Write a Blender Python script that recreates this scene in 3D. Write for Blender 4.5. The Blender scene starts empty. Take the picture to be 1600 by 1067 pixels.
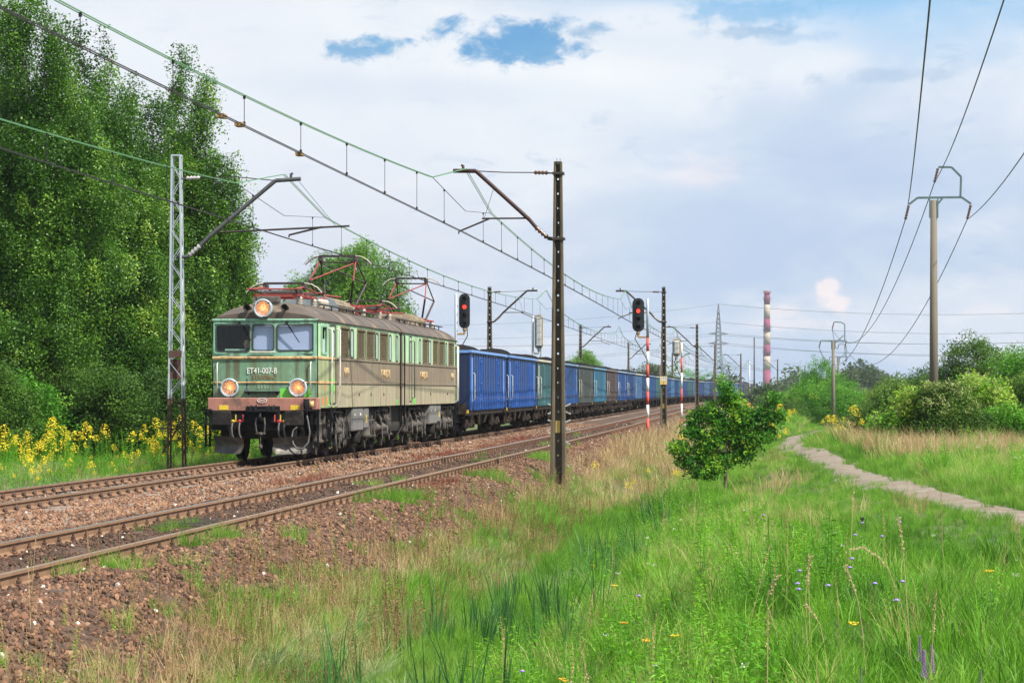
import bpy, math, random
import numpy as np
from mathutils import Vector, Matrix, noise as mnoise
random.seed(7); rng = np.random.default_rng(7)
SC = bpy.context.scene; COL = SC.collection; PI = math.pi
SLOPE = 0.103; ANG = math.atan(SLOPE); EYE = 1.69

# ---------------- camera ----------------
cam_data = bpy.data.cameras.new('camera'); cam = bpy.data.objects.new('camera', cam_data); COL.objects.link(cam)
cam.location = (0, 0, EYE); cam.rotation_euler = (PI / 2, 0, 0)
cam_data.sensor_width = 36; cam_data.lens = 36 * 4096 / 1600; cam_data.shift_y = 77.5 / 1600
cam_data.clip_start = 0.5; cam_data.clip_end = 9000
SC.camera = cam

# ---------------- exposure, render ----------------
SC.view_settings.view_transform = 'Standard'; SC.view_settings.look = 'None'
SC.view_settings.exposure = 0.76; SC.view_settings.gamma = 1; SC.view_settings.use_curve_mapping = False
SC.cycles.max_bounces = 6; SC.cycles.diffuse_bounces = 3; SC.cycles.glossy_bounces = 2
SC.cycles.transmission_bounces = 3; SC.cycles.transparent_max_bounces = 6; SC.cycles.volume_bounces = 0
SC.cycles.use_denoising = True

# ---------------- sun and sky ----------------
SUN_AZ, SUN_EL = math.radians(128), math.radians(50)      # azimuth clockwise from +Y (the view), so to the right and behind
sd = bpy.data.lights.new('sun', 'SUN'); sun = bpy.data.objects.new('sun', sd); COL.objects.link(sun)
sd.energy = 5.0; sd.angle = math.radians(0.6); sd.color = (1.0, 0.93, 0.82)
sdir = Vector((math.sin(SUN_AZ) * math.cos(SUN_EL), math.cos(SUN_AZ) * math.cos(SUN_EL), math.sin(SUN_EL)))
sun.rotation_euler = sdir.to_track_quat('Z', 'Y').to_euler(); sun.location = (30, -30, 60)

world = bpy.data.worlds.new('World'); SC.world = world; world.use_nodes = True
def build_world():
    nt = world.node_tree; N = nt.nodes; L = nt.links; N.clear()
    out = N.new('ShaderNodeOutputWorld'); bg = N.new('ShaderNodeBackground'); L.new(bg.outputs[0], out.inputs[0])
    bg.inputs['Strength'].default_value = 0.1
    sky = N.new('ShaderNodeTexSky'); sky.sky_type = 'NISHITA'; sky.sun_disc = False
    sky.sun_elevation = SUN_EL; sky.sun_rotation = SUN_AZ; sky.air_density = 1.0; sky.dust_density = 1.5
    tc = N.new('ShaderNodeTexCoord')
    def vm(op, a, b):
        n = N.new('ShaderNodeVectorMath'); n.operation = op
        for i, v in enumerate((a, b)):
            if v is None: continue
            if isinstance(v, tuple): n.inputs[i].default_value = v
            else: L.new(v, n.inputs[i])
        return n.outputs['Value'] if op in ('LENGTH', 'DOT_PRODUCT') else n.outputs[0]
    def mm(op, a, b=None, clamp=False):
        n = N.new('ShaderNodeMath'); n.operation = op; n.use_clamp = clamp
        for i, v in enumerate((a, b)):
            if v is None: continue
            if isinstance(v, (int, float)): n.inputs[i].default_value = v
            else: L.new(v, n.inputs[i])
        return n.outputs[0]
    def noise(scale, detail=5, rough=.55, stretch=(1, 1, 2.2), off=(0, 0, 0), dist=0.):
        v = vm('ADD', vm('MULTIPLY', tc.outputs['Generated'], stretch), off)
        n = N.new('ShaderNodeTexNoise'); n.inputs['Scale'].default_value = scale; n.inputs['Detail'].default_value = detail
        n.inputs['Roughness'].default_value = rough; n.inputs['Distortion'].default_value = dist
        L.new(v, n.inputs['Vector']); return n.outputs[0]
    def ramp(f, lo, hi):
        n = N.new('ShaderNodeMapRange'); n.interpolation_type = 'SMOOTHSTEP'
        n.inputs['From Min'].default_value = lo; n.inputs['From Max'].default_value = hi
        L.new(f, n.inputs['Value']); return n.outputs[0]
    def mix(f, a, b):
        n = N.new('ShaderNodeMix'); n.data_type = 'RGBA'; n.blend_type = 'MIX'
        if isinstance(f, (int, float)): n.inputs[0].default_value = f
        else: L.new(f, n.inputs[0])
        for i, v in ((6, a), (7, b)):
            if isinstance(v, tuple): n.inputs[i].default_value = (v[0], v[1], v[2], 1)
            else: L.new(v, n.inputs[i])
        return n.outputs[2]
    K = 10 / 1.62
    def c(r, g, b): return (r * K, g * K, b * K)
    big = noise(3.0, 4, .5, off=(3.1, 0, 1.7)); mid = noise(9, 6, .58, off=(1.3, 5, 2.2), dist=.3); fine = noise(26, 7, .62, off=(0, 2, 0), dist=.2)
    sep = N.new('ShaderNodeSeparateXYZ'); L.new(tc.outputs['Generated'], sep.inputs[0])
    el = sep.outputs[2]
    # high veil of cloud: pale lavender grey, whiter higher up
    veil = mix(ramp(mid, .40, .62), c(.48, .61, .80), c(.70, .77, .87))
    veil = mix(mm('MULTIPLY', ramp(el, .02, .14), ramp(mm('ADD', mm('MULTIPLY', big, .6), mm('MULTIPLY', mid, .4)), .36, .6)), veil, c(.88, .92, .96))
    # clear blue showing in gaps, higher in the sky
    gap = mm('MULTIPLY', ramp(mm('ADD', mm('MULTIPLY', big, .45), mm('MULTIPLY', mid, .55)), .52, .68), ramp(el, .06, .3))
    wisp = noise(42, 8, .66, stretch=(1, 1, 3.2), off=(2, 7, 1), dist=.6)
    veil = mix(mm('MULTIPLY', mm('MULTIPLY', ramp(wisp, .50, .70), ramp(mid, .42, .6)), .55), veil, c(.92, .93, .95))
    veil = mix(mm('MULTIPLY', ramp(mm('MULTIPLY', wisp, -1), -.45, -.30), .5), veil, c(.47, .60, .79))
    col = mix(mm('MULTIPLY', gap, .8), veil, sky.outputs[0])
    # separate patches and banks of cloud, at their own directions
    def blob(px, py, rx, ry, amt, lo=1.25, hi=.45, nz=None, na=.9):
        d = Vector(((px - 800) / 4096, 1, (611 - py) / 4096)).normalized()
        v = vm('MULTIPLY', vm('SUBTRACT', tc.outputs['Generated'], tuple(d)), (4096 / rx, 1.5, 4096 / ry))
        l = vm('LENGTH', v, None)
        l = mm('ADD', l, mm('MULTIPLY', mm('SUBTRACT', nz or fine, .5), na * 2))
        return mm('MULTIPLY', ramp(mm('MULTIPLY', l, -1), -lo, -hi), amt)
    fine2 = noise(75, 8, .62, stretch=(1, 1, 1.6), off=(4, 2, 1), dist=.25)
    for a in ((1290, -15, 380, 100, .95, (.27, .56, .88)), (1450, 60, 200, 60, .45, (.36, .60, .86)), (1180, 340, 330, 170, .5, (.47, .61, .82)), (1480, 260, 300, 190, .45, (.49, .61, .82)), (930, 120, 90, 40, .6, (.93, .95, .97)), (1000, 30, 110, 26, .6, (.95, .96, .97)), (1300, 95, 60, 24, .5, (.93, .93, .95)), (700, 110, 160, 22, .5, (.94, .96, .98)),
              (860, 60, 520, 60, .4, (.86, .90, .95)), (560, 380, 380, 120, .5, (.72, .75, .84)), (250, 160, 620, 260, .75, (.82, .86, .92)), (1120, 60, 200, 60, .7, (.82, .86, .92)),
              (640, 140, 420, 34, .35, (.60, .71, .86))):
        col = mix(blob(*a[:5], lo=1.4, hi=.1, nz=mid, na=1.3), col, c(*a[5]))
    for a in ((572, 78, 62, 18, .9, (.17, .42, .70)), (598, 70, 38, 12, .8, (.20, .45, .72)), (800, 62, 104, 32, .95, (.12, .37, .68)), (840, 84, 40, 18, .8, (.18, .42, .70)), (1180, 22, 120, 22, .7, (.22, .50, .80)), (1240, 60, 80, 12, .5, (.34, .56, .82)), (905, 50, 40, 10, .6, (.28, .48, .7)), (1160, 50, 62, 12, .6, (.33, .52, .74)),
              (1390, 120, 95, 10, .5, (.40, .55, .75)), (720, 420, 45, 8, .35, (.48, .58, .75))):
        col = mix(blob(*a[:5], lo=1.32, hi=.30, nz=fine2, na=1.9), col, c(*a[5]))
    for a in ((1292, 452, 20, 20, .8), (1306, 472, 30, 16, .8), (1222, 488, 30, 14, .5), (1240, 506, 60, 10, .35), (1540, 486, 50, 10, .25), (1095, 275, 60, 26, .3)):
        col = mix(blob(*a, lo=1.2, hi=.5, nz=fine2, na=1.2), col, c(1.02, .90, .88))
    # under the horizon the haze colour goes on
    L.new(col, bg.inputs['Color'])
    world.cycles.sampling_method = 'MANUAL'; world.cycles.sample_map_resolution = 512
build_world()

# ---------------- helpers ----------------
def smooth(a, b, x):
    t = np.clip((np.asarray(x, float) - a) / (b - a), 0, 1); return t * t * (3 - 2 * t)
def tag(o, label=None, cat=None, group=None, kind=None):
    for k, v in (('label', label), ('category', cat), ('group', group), ('kind', kind)):
        if v: o[k] = v
    return o
def empty(name, loc=(0, 0, 0), rz=0, parent=None, **kw):
    o = bpy.data.objects.new(name, None); COL.objects.link(o); o.location = loc; o.rotation_euler = (0, 0, rz)
    o.empty_display_size = .2
    if parent: o.parent = parent
    return tag(o, **kw)
def link_mesh(name, me, parent=None, loc=None, rot=None, link=True, **kw):
    o = bpy.data.objects.new(name, me)
    if link: COL.objects.link(o)
    if parent: o.parent = parent
    if loc is not None: o.location = loc
    if rot is not None: o.rotation_euler = rot
    return tag(o, **kw)
def kids(o): return [c for c in ALLKIDS.get(o.name, [])]
def copy_tree(o, parent=None):
    c = o.copy(); COL.objects.link(c)
    if parent: c.parent = parent
    for ch in list(o.children): copy_tree(ch, c)
    return c

class MB:
    """collects shapes into one mesh"""
    def __init__(s): s.v = []; s.f = []; s.m = []; s.sm = []; s.mats = []; s.cur = 0; s.M = None
    def mat(s, m):
        if m not in s.mats: s.mats.append(m)
        s.cur = s.mats.index(m); return s
    def add(s, vs, fs, smooth=False):
        n = len(s.v)
        if s.M is not None: vs = [tuple(s.M @ Vector(v)) for v in vs]
        s.v.extend(vs)
        for f in fs: s.f.append(tuple(i + n for i in f)); s.m.append(s.cur); s.sm.append(smooth)
        return s
    def box(s, x0, x1, y0, y1, z0, z1, bev=0):
        if bev <= 0:
            v = [(x, y, z) for z in (z0, z1) for y in (y0, y1) for x in (x0, x1)]
            return s.add(v, [(0, 2, 3, 1), (4, 5, 7, 6), (0, 1, 5, 4), (2, 6, 7, 3), (0, 4, 6, 2), (1, 3, 7, 5)])
        b = min(bev, (x1 - x0) * .45, (y1 - y0) * .45, (z1 - z0) * .45)
        v = []; idx = {}
        for i, (xa, xs) in enumerate(((x0, 1), (x1, -1))):
            for j, (ya, ys) in enumerate(((y0, 1), (y1, -1))):
                for k, (za, zs) in enumerate(((z0, 1), (z1, -1))):
                    for a in range(3):
                        p = [xa + xs * b, ya + ys * b, za + zs * b]; p[a] = (xa, ya, za)[a]
                        idx[i, j, k, a] = len(v); v.append(tuple(p))
        F = []
        for a in range(3):
            o = [q for q in range(3) if q != a]
            for e in (0, 1):
                q = []
                for (m1, m2) in ((0, 0), (1, 0), (1, 1), (0, 1)):
                    ii = [0, 0, 0]; ii[a] = e; ii[o[0]] = m1; ii[o[1]] = m2; q.append(idx[ii[0], ii[1], ii[2], a])
                F.append(tuple(q))
        for a in range(3):      # edges running along axis a
            o = [q for q in range(3) if q != a]
            for m1 in (0, 1):
                for m2 in (0, 1):
                    q = []
                    for e, fa in ((0, o[0]), (1, o[0]), (1, o[1]), (0, o[1])):
                        ii = [0, 0, 0]; ii[a] = e; ii[o[0]] = m1; ii[o[1]] = m2; q.append(idx[ii[0], ii[1], ii[2], fa])
                    F.append(tuple(q))
        for i in (0, 1):
            for j in (0, 1):
                for k in (0, 1): F.append(tuple(idx[i, j, k, a] for a in range(3)))
        return s.add(v, F)
    def obox(s, c, size, R=None):
        """box by centre and size turned by matrix R"""
        hx, hy, hz = [q / 2 for q in size]; R = R or Matrix.Identity(3); c = Vector(c)
        v = [tuple(c + R @ Vector((x, y, z))) for z in (-hz, hz) for y in (-hy, hy) for x in (-hx, hx)]
        return s.add(v, [(0, 2, 3, 1), (4, 5, 7, 6), (0, 1, 5, 4), (2, 6, 7, 3), (0, 4, 6, 2), (1, 3, 7, 5)])
    def bar(s, p, q, w, h=None, up=(0, 0, 1)):
        p = Vector(p); q = Vector(q); d = q - p; L = d.length
        if L < 1e-6: return s
        d.normalize(); u = Vector(up)
        if abs(d.dot(u)) > .98: u = Vector((1, 0, 0))
        x = d.cross(u).normalized(); z = x.cross(d)
        R = Matrix((x, d, z)).transposed()
        return s.obox((p + q) / 2, (w, L, h or w), R)
    def tube(s, pts, r, n=8, caps=True, closed=False):
        pts = [Vector(p) for p in pts]; m = len(pts); rr = r if isinstance(r, (list, tuple)) else [r] * m
        V = []; prev = None
        for i, p in enumerate(pts):
            a = pts[max(i - 1, 0)]; b = pts[min(i + 1, m - 1)]
            if closed: a = pts[i - 1]; b = pts[(i + 1) % m]
            d = (b - a).normalized()
            if prev is None:
                u = Vector((0, 0, 1)) if abs(d.z) < .95 else Vector((1, 0, 0)); x = d.cross(u).normalized()
            else: x = (prev - d * prev.dot(d)).normalized()
            prev = x; y = d.cross(x)
            for k in range(n):
                t = 2 * PI * k / n + PI / n
                V.append(tuple(p + (x * math.cos(t) + y * math.sin(t)) * rr[i]))
        F = []
        for i in range(m if closed else m - 1):
            j = (i + 1) % m
            for k in range(n): F.append((i * n + k, i * n + (k + 1) % n, j * n + (k + 1) % n, j * n + k))
        s.add(V, F, n > 5)
        if caps and not closed: s.add([V[k] for k in range(n)], [tuple(range(n))[::-1]]); s.add([V[(m - 1) * n + k] for k in range(n)], [tuple(range(n))])
        return s
    def lathe(s, prof, axis='z', c=(0, 0, 0), n=16, smooth=True):
        """prof: (radius, along) pairs"""
        V = []; F = []
        for r, a in prof:
            for k in range(n):
                t = 2 * PI * k / n; x, y = r * math.cos(t), r * math.sin(t)
                p = {'z': (x, y, a), 'y': (x, a, y), 'x': (a, x, y)}[axis]; V.append((p[0] + c[0], p[1] + c[1], p[2] + c[2]))
        for i in range(len(prof) - 1):
            for k in range(n): F.append((i * n + k, i * n + (k + 1) % n, (i + 1) * n + (k + 1) % n, (i + 1) * n + k))
        if prof[0][0] > 1e-5: F.append(tuple(range(n))[::-1])
        if prof[-1][0] > 1e-5: F.append(tuple((len(prof) - 1) * n + k for k in range(n)))
        return s.add(V, F, smooth)
    def prism(s, poly, a0, a1, axis='y'):
        """poly of 2D points extruded along an axis; for y: (x,z), for x: (y,z), for z: (x,y)"""
        n = len(poly)
        def P(p, a): return {'y': (p[0], a, p[1]), 'x': (a, p[0], p[1]), 'z': (p[0], p[1], a)}[axis]
        V = [P(p, a0) for p in poly] + [P(p, a1) for p in poly]
        F = [tuple(range(n))[::-1], tuple(range(n, 2 * n))] + [(i, (i + 1) % n, n + (i + 1) % n, n + i) for i in range(n)]
        return s.add(V, F)
    def grid(s, fn, us, vs, smooth=True, skip=None):
        V = [tuple(fn(u, v)) for v in vs for u in us]; n = len(us); F = []
        for j in range(len(vs) - 1):
            for i in range(n - 1):
                if skip and skip((us[i] + us[i + 1]) / 2, (vs[j] + vs[j + 1]) / 2): continue
                F.append((j * n + i, j * n + i + 1, (j + 1) * n + i + 1, (j + 1) * n + i))
        return s.add(V, F, smooth)
    def mesh(s, name):
        me = bpy.data.meshes.new(name); me.from_pydata(s.v, [], s.f)
        for m in s.mats: me.materials.append(m)
        me.polygons.foreach_set('material_index', s.m); me.polygons.foreach_set('use_smooth', s.sm); me.update(); return me
    def build(s, name, m=None, parent=None, loc=None, rot=None, link=True, **kw):
        if m is not None and not s.mats: s.mats = [m]
        return link_mesh(name, s.mesh(name), parent, loc, rot, link, **kw)
def rrect(x0, x1, z0, z1, r, n=4):
    P = []
    for cx, cz, a in ((x1 - r, z0 + r, -90), (x1 - r, z1 - r, 0), (x0 + r, z1 - r, 90), (x0 + r, z0 + r, 180)):
        for k in range(n + 1):
            t = math.radians(a + 90 * k / n); P.append((cx + r * math.cos(t), cz + r * math.sin(t)))
    return P
def ring(mb, out, inn, a0, a1, fn):
    """frame between two outlines of the same length, from depth a0 to a1; fn(p, a) gives the point"""
    n = len(out); V = [fn(p, a0) for p in out] + [fn(p, a0) for p in inn] + [fn(p, a1) for p in out] + [fn(p, a1) for p in inn]; F = []
    for i in range(n):
        j = (i + 1) % n
        F += [(i, j, n + j, n + i), (2 * n + i, 3 * n + i, 3 * n + j, 2 * n + j), (i, 2 * n + i, 2 * n + j, j), (n + i, n + j, 3 * n + j, 3 * n + i)]
    mb.add(V, F)
def wall_holes(mb, fn, ua, ub, va, vb, holes, depth=.05, nrm=None, ubr=(), vbr=(), matfn=None):
    """wall patch with rectangular openings; fn(u, v, d) gives a point d inside the wall"""
    us = sorted({ua, ub, *ubr, *[h[0] for h in holes], *[h[1] for h in holes]})
    vs = sorted({va, vb, *vbr, *[h[2] for h in holes], *[h[3] for h in holes]})
    for j in range(len(vs) - 1):
        for i in range(len(us) - 1):
            cu, cv = (us[i] + us[i + 1]) / 2, (vs[j] + vs[j + 1]) / 2
            if any(h[0] < cu < h[1] and h[2] < cv < h[3] for h in holes): continue
            if matfn: mb.mat(matfn(cu, cv))
            mb.add([fn(us[i], vs[j], 0), fn(us[i + 1], vs[j], 0), fn(us[i + 1], vs[j + 1], 0), fn(us[i], vs[j + 1], 0)], [(0, 1, 2, 3)])
    for h in holes:
        if matfn: mb.mat(matfn((h[0] + h[1]) / 2, h[3] + .01))
        c = [(h[0], h[2]), (h[1], h[2]), (h[1], h[3]), (h[0], h[3])]
        for i in range(4):
            a, b = c[i], c[(i + 1) % 4]
            mb.add([fn(*a, 0), fn(*b, 0), fn(*b, depth), fn(*a, depth)], [(0, 1, 2, 3)])

# ---------------- materials ----------------
def material(name, col, rough=.8, metal=0., var=.15, scale=6., col2=None, c2=(.55, .7), c2scale=3., streak=None, bump=0., bscale=40., objcol=False,
             tint=None, transl=0., spec=.5, emit=None, estr=0., vstretch=(1, 1, 1), rnd=0., col3=None, c3=(.6, .7), c3scale=8.):
    m = bpy.data.materials.new(name); m.use_nodes = True; nt = m.node_tree; N = nt.nodes; L = nt.links
    b = N['Principled BSDF']; out = N['Material Output']
    b.inputs['Roughness'].default_value = rough; b.inputs['Metallic'].default_value = metal; b.inputs['Specular IOR Level'].default_value = spec
    tc = N.new('ShaderNodeTexCoord')
    def ns(sc, st=(1, 1, 1), det=5):
        mp = N.new('ShaderNodeMapping'); mp.inputs['Scale'].default_value = st; L.new(tc.outputs['Object'], mp.inputs[0])
        n = N.new('ShaderNodeTexNoise'); n.inputs['Scale'].default_value = sc; n.inputs['Detail'].default_value = det; n.inputs['Roughness'].default_value = .6
        L.new(mp.outputs[0], n.inputs['Vector']); return n.outputs[0]
    def mr(f, a, b_, c=0., d=1.):
        n = N.new('ShaderNodeMapRange'); n.inputs[1].default_value = a; n.inputs[2].default_value = b_; n.inputs[3].default_value = c; n.inputs[4].default_value = d
        L.new(f, n.inputs[0]); return n.outputs[0]
    def mixc(f, a, b_, bt='MIX'):
        n = N.new('ShaderNodeMix'); n.data_type = 'RGBA'; n.blend_type = bt
        if isinstance(f, float): n.inputs[0].default_value = f
        else: L.new(f, n.inputs[0])
        for i, v in ((6, a), (7, b_)):
            if isinstance(v, tuple): n.inputs[i].default_value = (*v[:3], 1)
            else: L.new(v, n.inputs[i])
        return n.outputs[2]
    if objcol:
        oi = N.new('ShaderNodeObjectInfo'); c = oi.outputs['Color']
    else:
        rgb = N.new('ShaderNodeRGB'); rgb.outputs[0].default_value = (*col, 1); c = rgb.outputs[0]
    def scalec(c, f):      # f scalar socket
        n = N.new('ShaderNodeVectorMath'); n.operation = 'SCALE'; L.new(c, n.inputs[0]); L.new(f, n.inputs['Scale']); return n.outputs[0]
    if tint is not None:   # per-instance tint between the base colour and others
        at = N.new('ShaderNodeAttribute'); at.attribute_type = 'INSTANCER'; at.attribute_name = 'tint'
        cr = N.new('ShaderNodeValToRGB'); els = cr.color_ramp.elements
        stops = [(0., col)] + list(tint)
        els[0].position = 0; els[0].color = (*col, 1); els[1].position = stops[1][0]; els[1].color = (*stops[1][1], 1)
        for p, cc in stops[2:]: e = els.new(p); e.color = (*cc, 1)
        L.new(at.outputs['Fac'], cr.inputs[0]); c = cr.outputs[0]
    if var: c = scalec(c, mr(ns(scale, vstretch), .3, .7, 1 - var, 1 + var))
    if col2 is not None: c = mixc(mr(ns(c2scale, vstretch), *c2), c, col2)
    if col3 is not None: c = mixc(mr(ns(c3scale, vstretch), *c3), c, col3)
    if streak is not None: c = mixc(mr(ns(streak[1], (1, 1, .06), 6), streak[2], streak[3], 0., streak[4]), c, streak[0])
    if rnd:
        oi = N.new('ShaderNodeObjectInfo'); c = scalec(c, mr(oi.outputs['Random'], 0, 1, 1 - rnd, 1 + rnd))
    L.new(c, b.inputs['Base Color'])
    if bump:
        bp = N.new('ShaderNodeBump'); bp.inputs['Strength'].default_value = 1; bp.inputs['Distance'].default_value = bump
        L.new(ns(bscale), bp.inputs['Height']); L.new(bp.outputs[0], b.inputs['Normal'])
    if emit: b.inputs['Emission Color'].default_value = (*emit, 1); b.inputs['Emission Strength'].default_value = estr
    if transl:
        t = N.new('ShaderNodeBsdfTranslucent'); mx = N.new('ShaderNodeMixShader'); mx.inputs[0].default_value = transl
        L.new(c, t.inputs[0]); L.new(b.outputs[0], mx.inputs[1]); L.new(t.outputs[0], mx.inputs[2]); L.new(mx.outputs[0], out.inputs[0])
    return m
def glass(name, tintc=(.55, .65, .6), refl=.25):
    m = bpy.data.materials.new(name); m.use_nodes = True; nt = m.node_tree; N = nt.nodes; L = nt.links; N.remove(N['Principled BSDF'])
    g = N.new('ShaderNodeBsdfGlossy'); g.inputs['Roughness'].default_value = .03; t = N.new('ShaderNodeBsdfTransparent'); t.inputs[0].default_value = (*tintc, 1)
    f = N.new('ShaderNodeFresnel'); f.inputs[0].default_value = 1.5; a = N.new('ShaderNodeMath'); a.operation = 'ADD'; a.inputs[1].default_value = refl; L.new(f.outputs[0], a.inputs[0])
    mx = N.new('ShaderNodeMixShader'); L.new(a.outputs[0], mx.inputs[0]); L.new(t.outputs[0], mx.inputs[1]); L.new(g.outputs[0], mx.inputs[2]); L.new(mx.outputs[0], N['Material Output'].inputs[0])
    return m
def text_mesh(name, s, size, m, parent, loc, rot, sx=1., depth=.006, align='CENTER', **kw):
    cu = bpy.data.curves.new('t', 'FONT'); cu.body = s; cu.size = size; cu.align_x = align; cu.align_y = 'CENTER'; cu.extrude = depth; cu.resolution_u = 3
    o = bpy.data.objects.new('t', cu); COL.objects.link(o); dg = bpy.context.evaluated_depsgraph_get()
    me = bpy.data.meshes.new_from_object(o.evaluated_get(dg)); bpy.data.objects.remove(o); bpy.data.curves.remove(cu)
    me.name = name; me.materials.clear(); me.materials.append(m); ob = link_mesh(name, me, parent, loc, rot, **kw); ob.scale = (sx, 1, 1); return ob

# ---------------- scattering (instances on points) ----------------
_ng = {}
def scatter(name, protos, P, R, S, idx, T, parent=None, **kw):
    """one object whose points carry instances of the prototype meshes"""
    key = tuple(p.name for p in protos)
    if key not in _ng:
        c = bpy.data.collections.new('prototypes')
        for p in protos: c.objects.link(p)
        g = bpy.data.node_groups.new('scatter', 'GeometryNodeTree'); g.interface.new_socket('Geometry', in_out='INPUT', socket_type='NodeSocketGeometry')
        g.interface.new_socket('Geometry', in_out='OUTPUT', socket_type='NodeSocketGeometry'); N = g.nodes; L = g.links
        gi = N.new('NodeGroupInput'); go = N.new('NodeGroupOutput'); iop = N.new('GeometryNodeInstanceOnPoints')
        ci = N.new('GeometryNodeCollectionInfo'); ci.inputs['Collection'].default_value = c; ci.inputs['Separate Children'].default_value = True
        def att(n, t):
            a = N.new('GeometryNodeInputNamedAttribute'); a.data_type = t; a.inputs['Name'].default_value = n; return a.outputs['Attribute']
        L.new(gi.outputs[0], iop.inputs['Points']); L.new(ci.outputs[0], iop.inputs['Instance']); iop.inputs['Pick Instance'].default_value = True
        L.new(att('pid', 'INT'), iop.inputs['Instance Index'])
        L.new(att('rot', 'FLOAT_VECTOR'), iop.inputs['Rotation']); L.new(att('scl', 'FLOAT_VECTOR'), iop.inputs['Scale']); L.new(iop.outputs[0], go.inputs[0])
        _ng[key] = g
    n = len(P); me = bpy.data.meshes.new(name); me.vertices.add(n); me.vertices.foreach_set('co', np.asarray(P, np.float32).ravel())
    S = np.asarray(S, np.float32)
    if S.ndim == 1: S = np.repeat(S[:, None], 3, 1)
    for nm, t, d in (('rot', 'FLOAT_VECTOR', np.asarray(R, np.float32)), ('scl', 'FLOAT_VECTOR', S)): me.attributes.new(nm, t, 'POINT').data.foreach_set('vector', d.ravel())
    me.attributes.new('pid', 'INT', 'POINT').data.foreach_set('value', np.asarray(idx, np.int32)); me.attributes.new('tint', 'FLOAT', 'POINT').data.foreach_set('value', np.asarray(T, np.float32))
    o = link_mesh(name, me, parent, **kw); md = o.modifiers.new('scatter', 'NODES'); md.node_group = _ng[key]; return o
def proto(name, V, F, m, mats=None, mi=None):
    me = bpy.data.meshes.new(name); me.from_pydata(V, [], F)
    for q in (mats or [m]): me.materials.append(q)
    if mi is not None: me.polygons.foreach_set('material_index', mi)
    me.update(); return bpy.data.objects.new(name, me)
def rnoise(x, y, s, seed=0.):
    return np.array([mnoise.noise((a * s + seed, b * s + seed * .7, seed)) for a, b in zip(np.ravel(x), np.ravel(y))]).reshape(np.shape(x))
# ================= the lie of the land =================
_Y = np.arange(-80, 3300, 1.)
_D = np.interp(_Y, [-80, 85, 124, 229, 353, 394, 455, 532, 650, 900, 3300], [0, 0, -.25, -1.3, -2.1, -1.2, 1.4, 5.6, 14, 40, 330])
for _ in range(2): _D = np.convolve(np.pad(_D, 15, 'edge'), np.ones(31) / 31, 'valid')
def D(Y): return np.interp(Y, _Y, _D)
def XU(u, Y): return u + SLOPE * np.asarray(Y, float) + D(Y)
def tang(Y): return math.atan(SLOPE + (D(Y + 3) - D(Y - 3)) / 6)       # angle of the track from +Y
C1, C2 = -12.55, -7.97                                                # track centres
PATH = [(8.2, 22), (7.45, 30), (7.1, 36), (6.95, 42), (7.0, 48), (7.3, 55), (7.8, 62), (8.5, 72), (9.2, 84), (10.0, 95), (11.4, 104), (14.2, 116), (17.8, 135), (21, 160), (25.5, 200), (38, 300)]
def path_x(Y): return np.interp(Y, [p[1] for p in PATH], [p[0] for p in PATH])
def gz(u, Y):
    u = np.asarray(u, float); Y = np.asarray(Y, float)
    z = np.interp(u, [-300, -60, -30, -17, -15.6, -14.8, -6.9, -6.2, -5.2, -4.2, -3.0, -1.8, -.3, 1.5, 4, 30, 400], [-1.5, -.8, -.65, -.6, -.6, -.5, -.5, -.5, -.78, -1.2, -1.25, -.9, -.42, -.2, -.14, -.2, -.6])
    shallow = np.interp(u, [-6, -5.2, -4, -.3, 1], [-.5, -.68, -.6, -.35, -.2])
    k = smooth(62, 110, Y) * ((u > -6) & (u < 1)); z = z * (1 - k * .75) + shallow * k * .75
    z = z - .75 * smooth(100, 175, Y) * smooth(1, 3.5, u) + 0.
    z = z + .04 * np.sin(u * 1.7 + Y * .31) * ((u > -5) | (u < -15.6)) + .05 * np.sin(u * .6 - Y * .17 + 1.3) * ((u > -4.5) | (u < -16))
    z = z + .10 * np.exp(-((XU(u, Y) - path_x(Y)) / 1.5) ** 2) * (u > -3)
    return z
def bz(u, Y):   # ballast surface
    z = np.interp(u, [-15.6, -14.5, -11.1, -10.4, -9.6, -8.9, -8.5, -7.97, -7.4, -7.0, -6.55, -6.25, -5.1], [-.66, -.19, -.18, -.26, -.2, -.17, -.15, -.15, -.15, -.16, -.17, -.22, -.86])
    return z + .015 * np.sin(u * 5 + Y * 2.1) + .015 * np.sin(u * 3.1 - Y * 1.3)
def Z(u, Y): return np.where((np.asarray(u) > -15.4) & (np.asarray(u) < -5.25), bz(u, Y), gz(u, Y))

M = {}
def attr_ground():
    """soil under the grass: browns and greens in patches"""
    m = material('soil', (.065, .08, .025), 1, var=.3, scale=.8, col2=(.045, .10, .018), c2=(.45, .6), c2scale=.35, bump=.02, bscale=12, col3=(.16, .13, .07), c3=(.58, .7), c3scale=1.1)
    return m
M['soil'] = attr_ground()
M['farsoil'] = material('far_field', (.07, .10, .03), 1, var=.3, scale=.05)
us = np.concatenate([[-2500, -1200, -500, -200, -100, -60, -45, -35, -28, -24, -21], np.arange(-19, -15, .5), [-15, -10, -7], np.arange(-6.6, 8, .3), [9, 10.5, 12, 15, 19, 25, 35, 50, 80, 150, 300, 700, 1400, 2500]])
ys = np.concatenate([[-60, -30, -10, 0, 8], np.arange(12, 130, 1.0), np.arange(132, 260, 4), [270, 290, 320, 360, 400, 460, 520, 600, 700, 850, 1000, 1300, 1700, 2200, 2700]])
UU, YY = np.meshgrid(us, ys)
GX = XU(UU, YY); GZ = gz(UU, YY) + np.where((UU > -15) & (UU < -6.3), -.1, 0)
mb = MB(); mb.mat(M['soil']); n = len(us)
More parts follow.
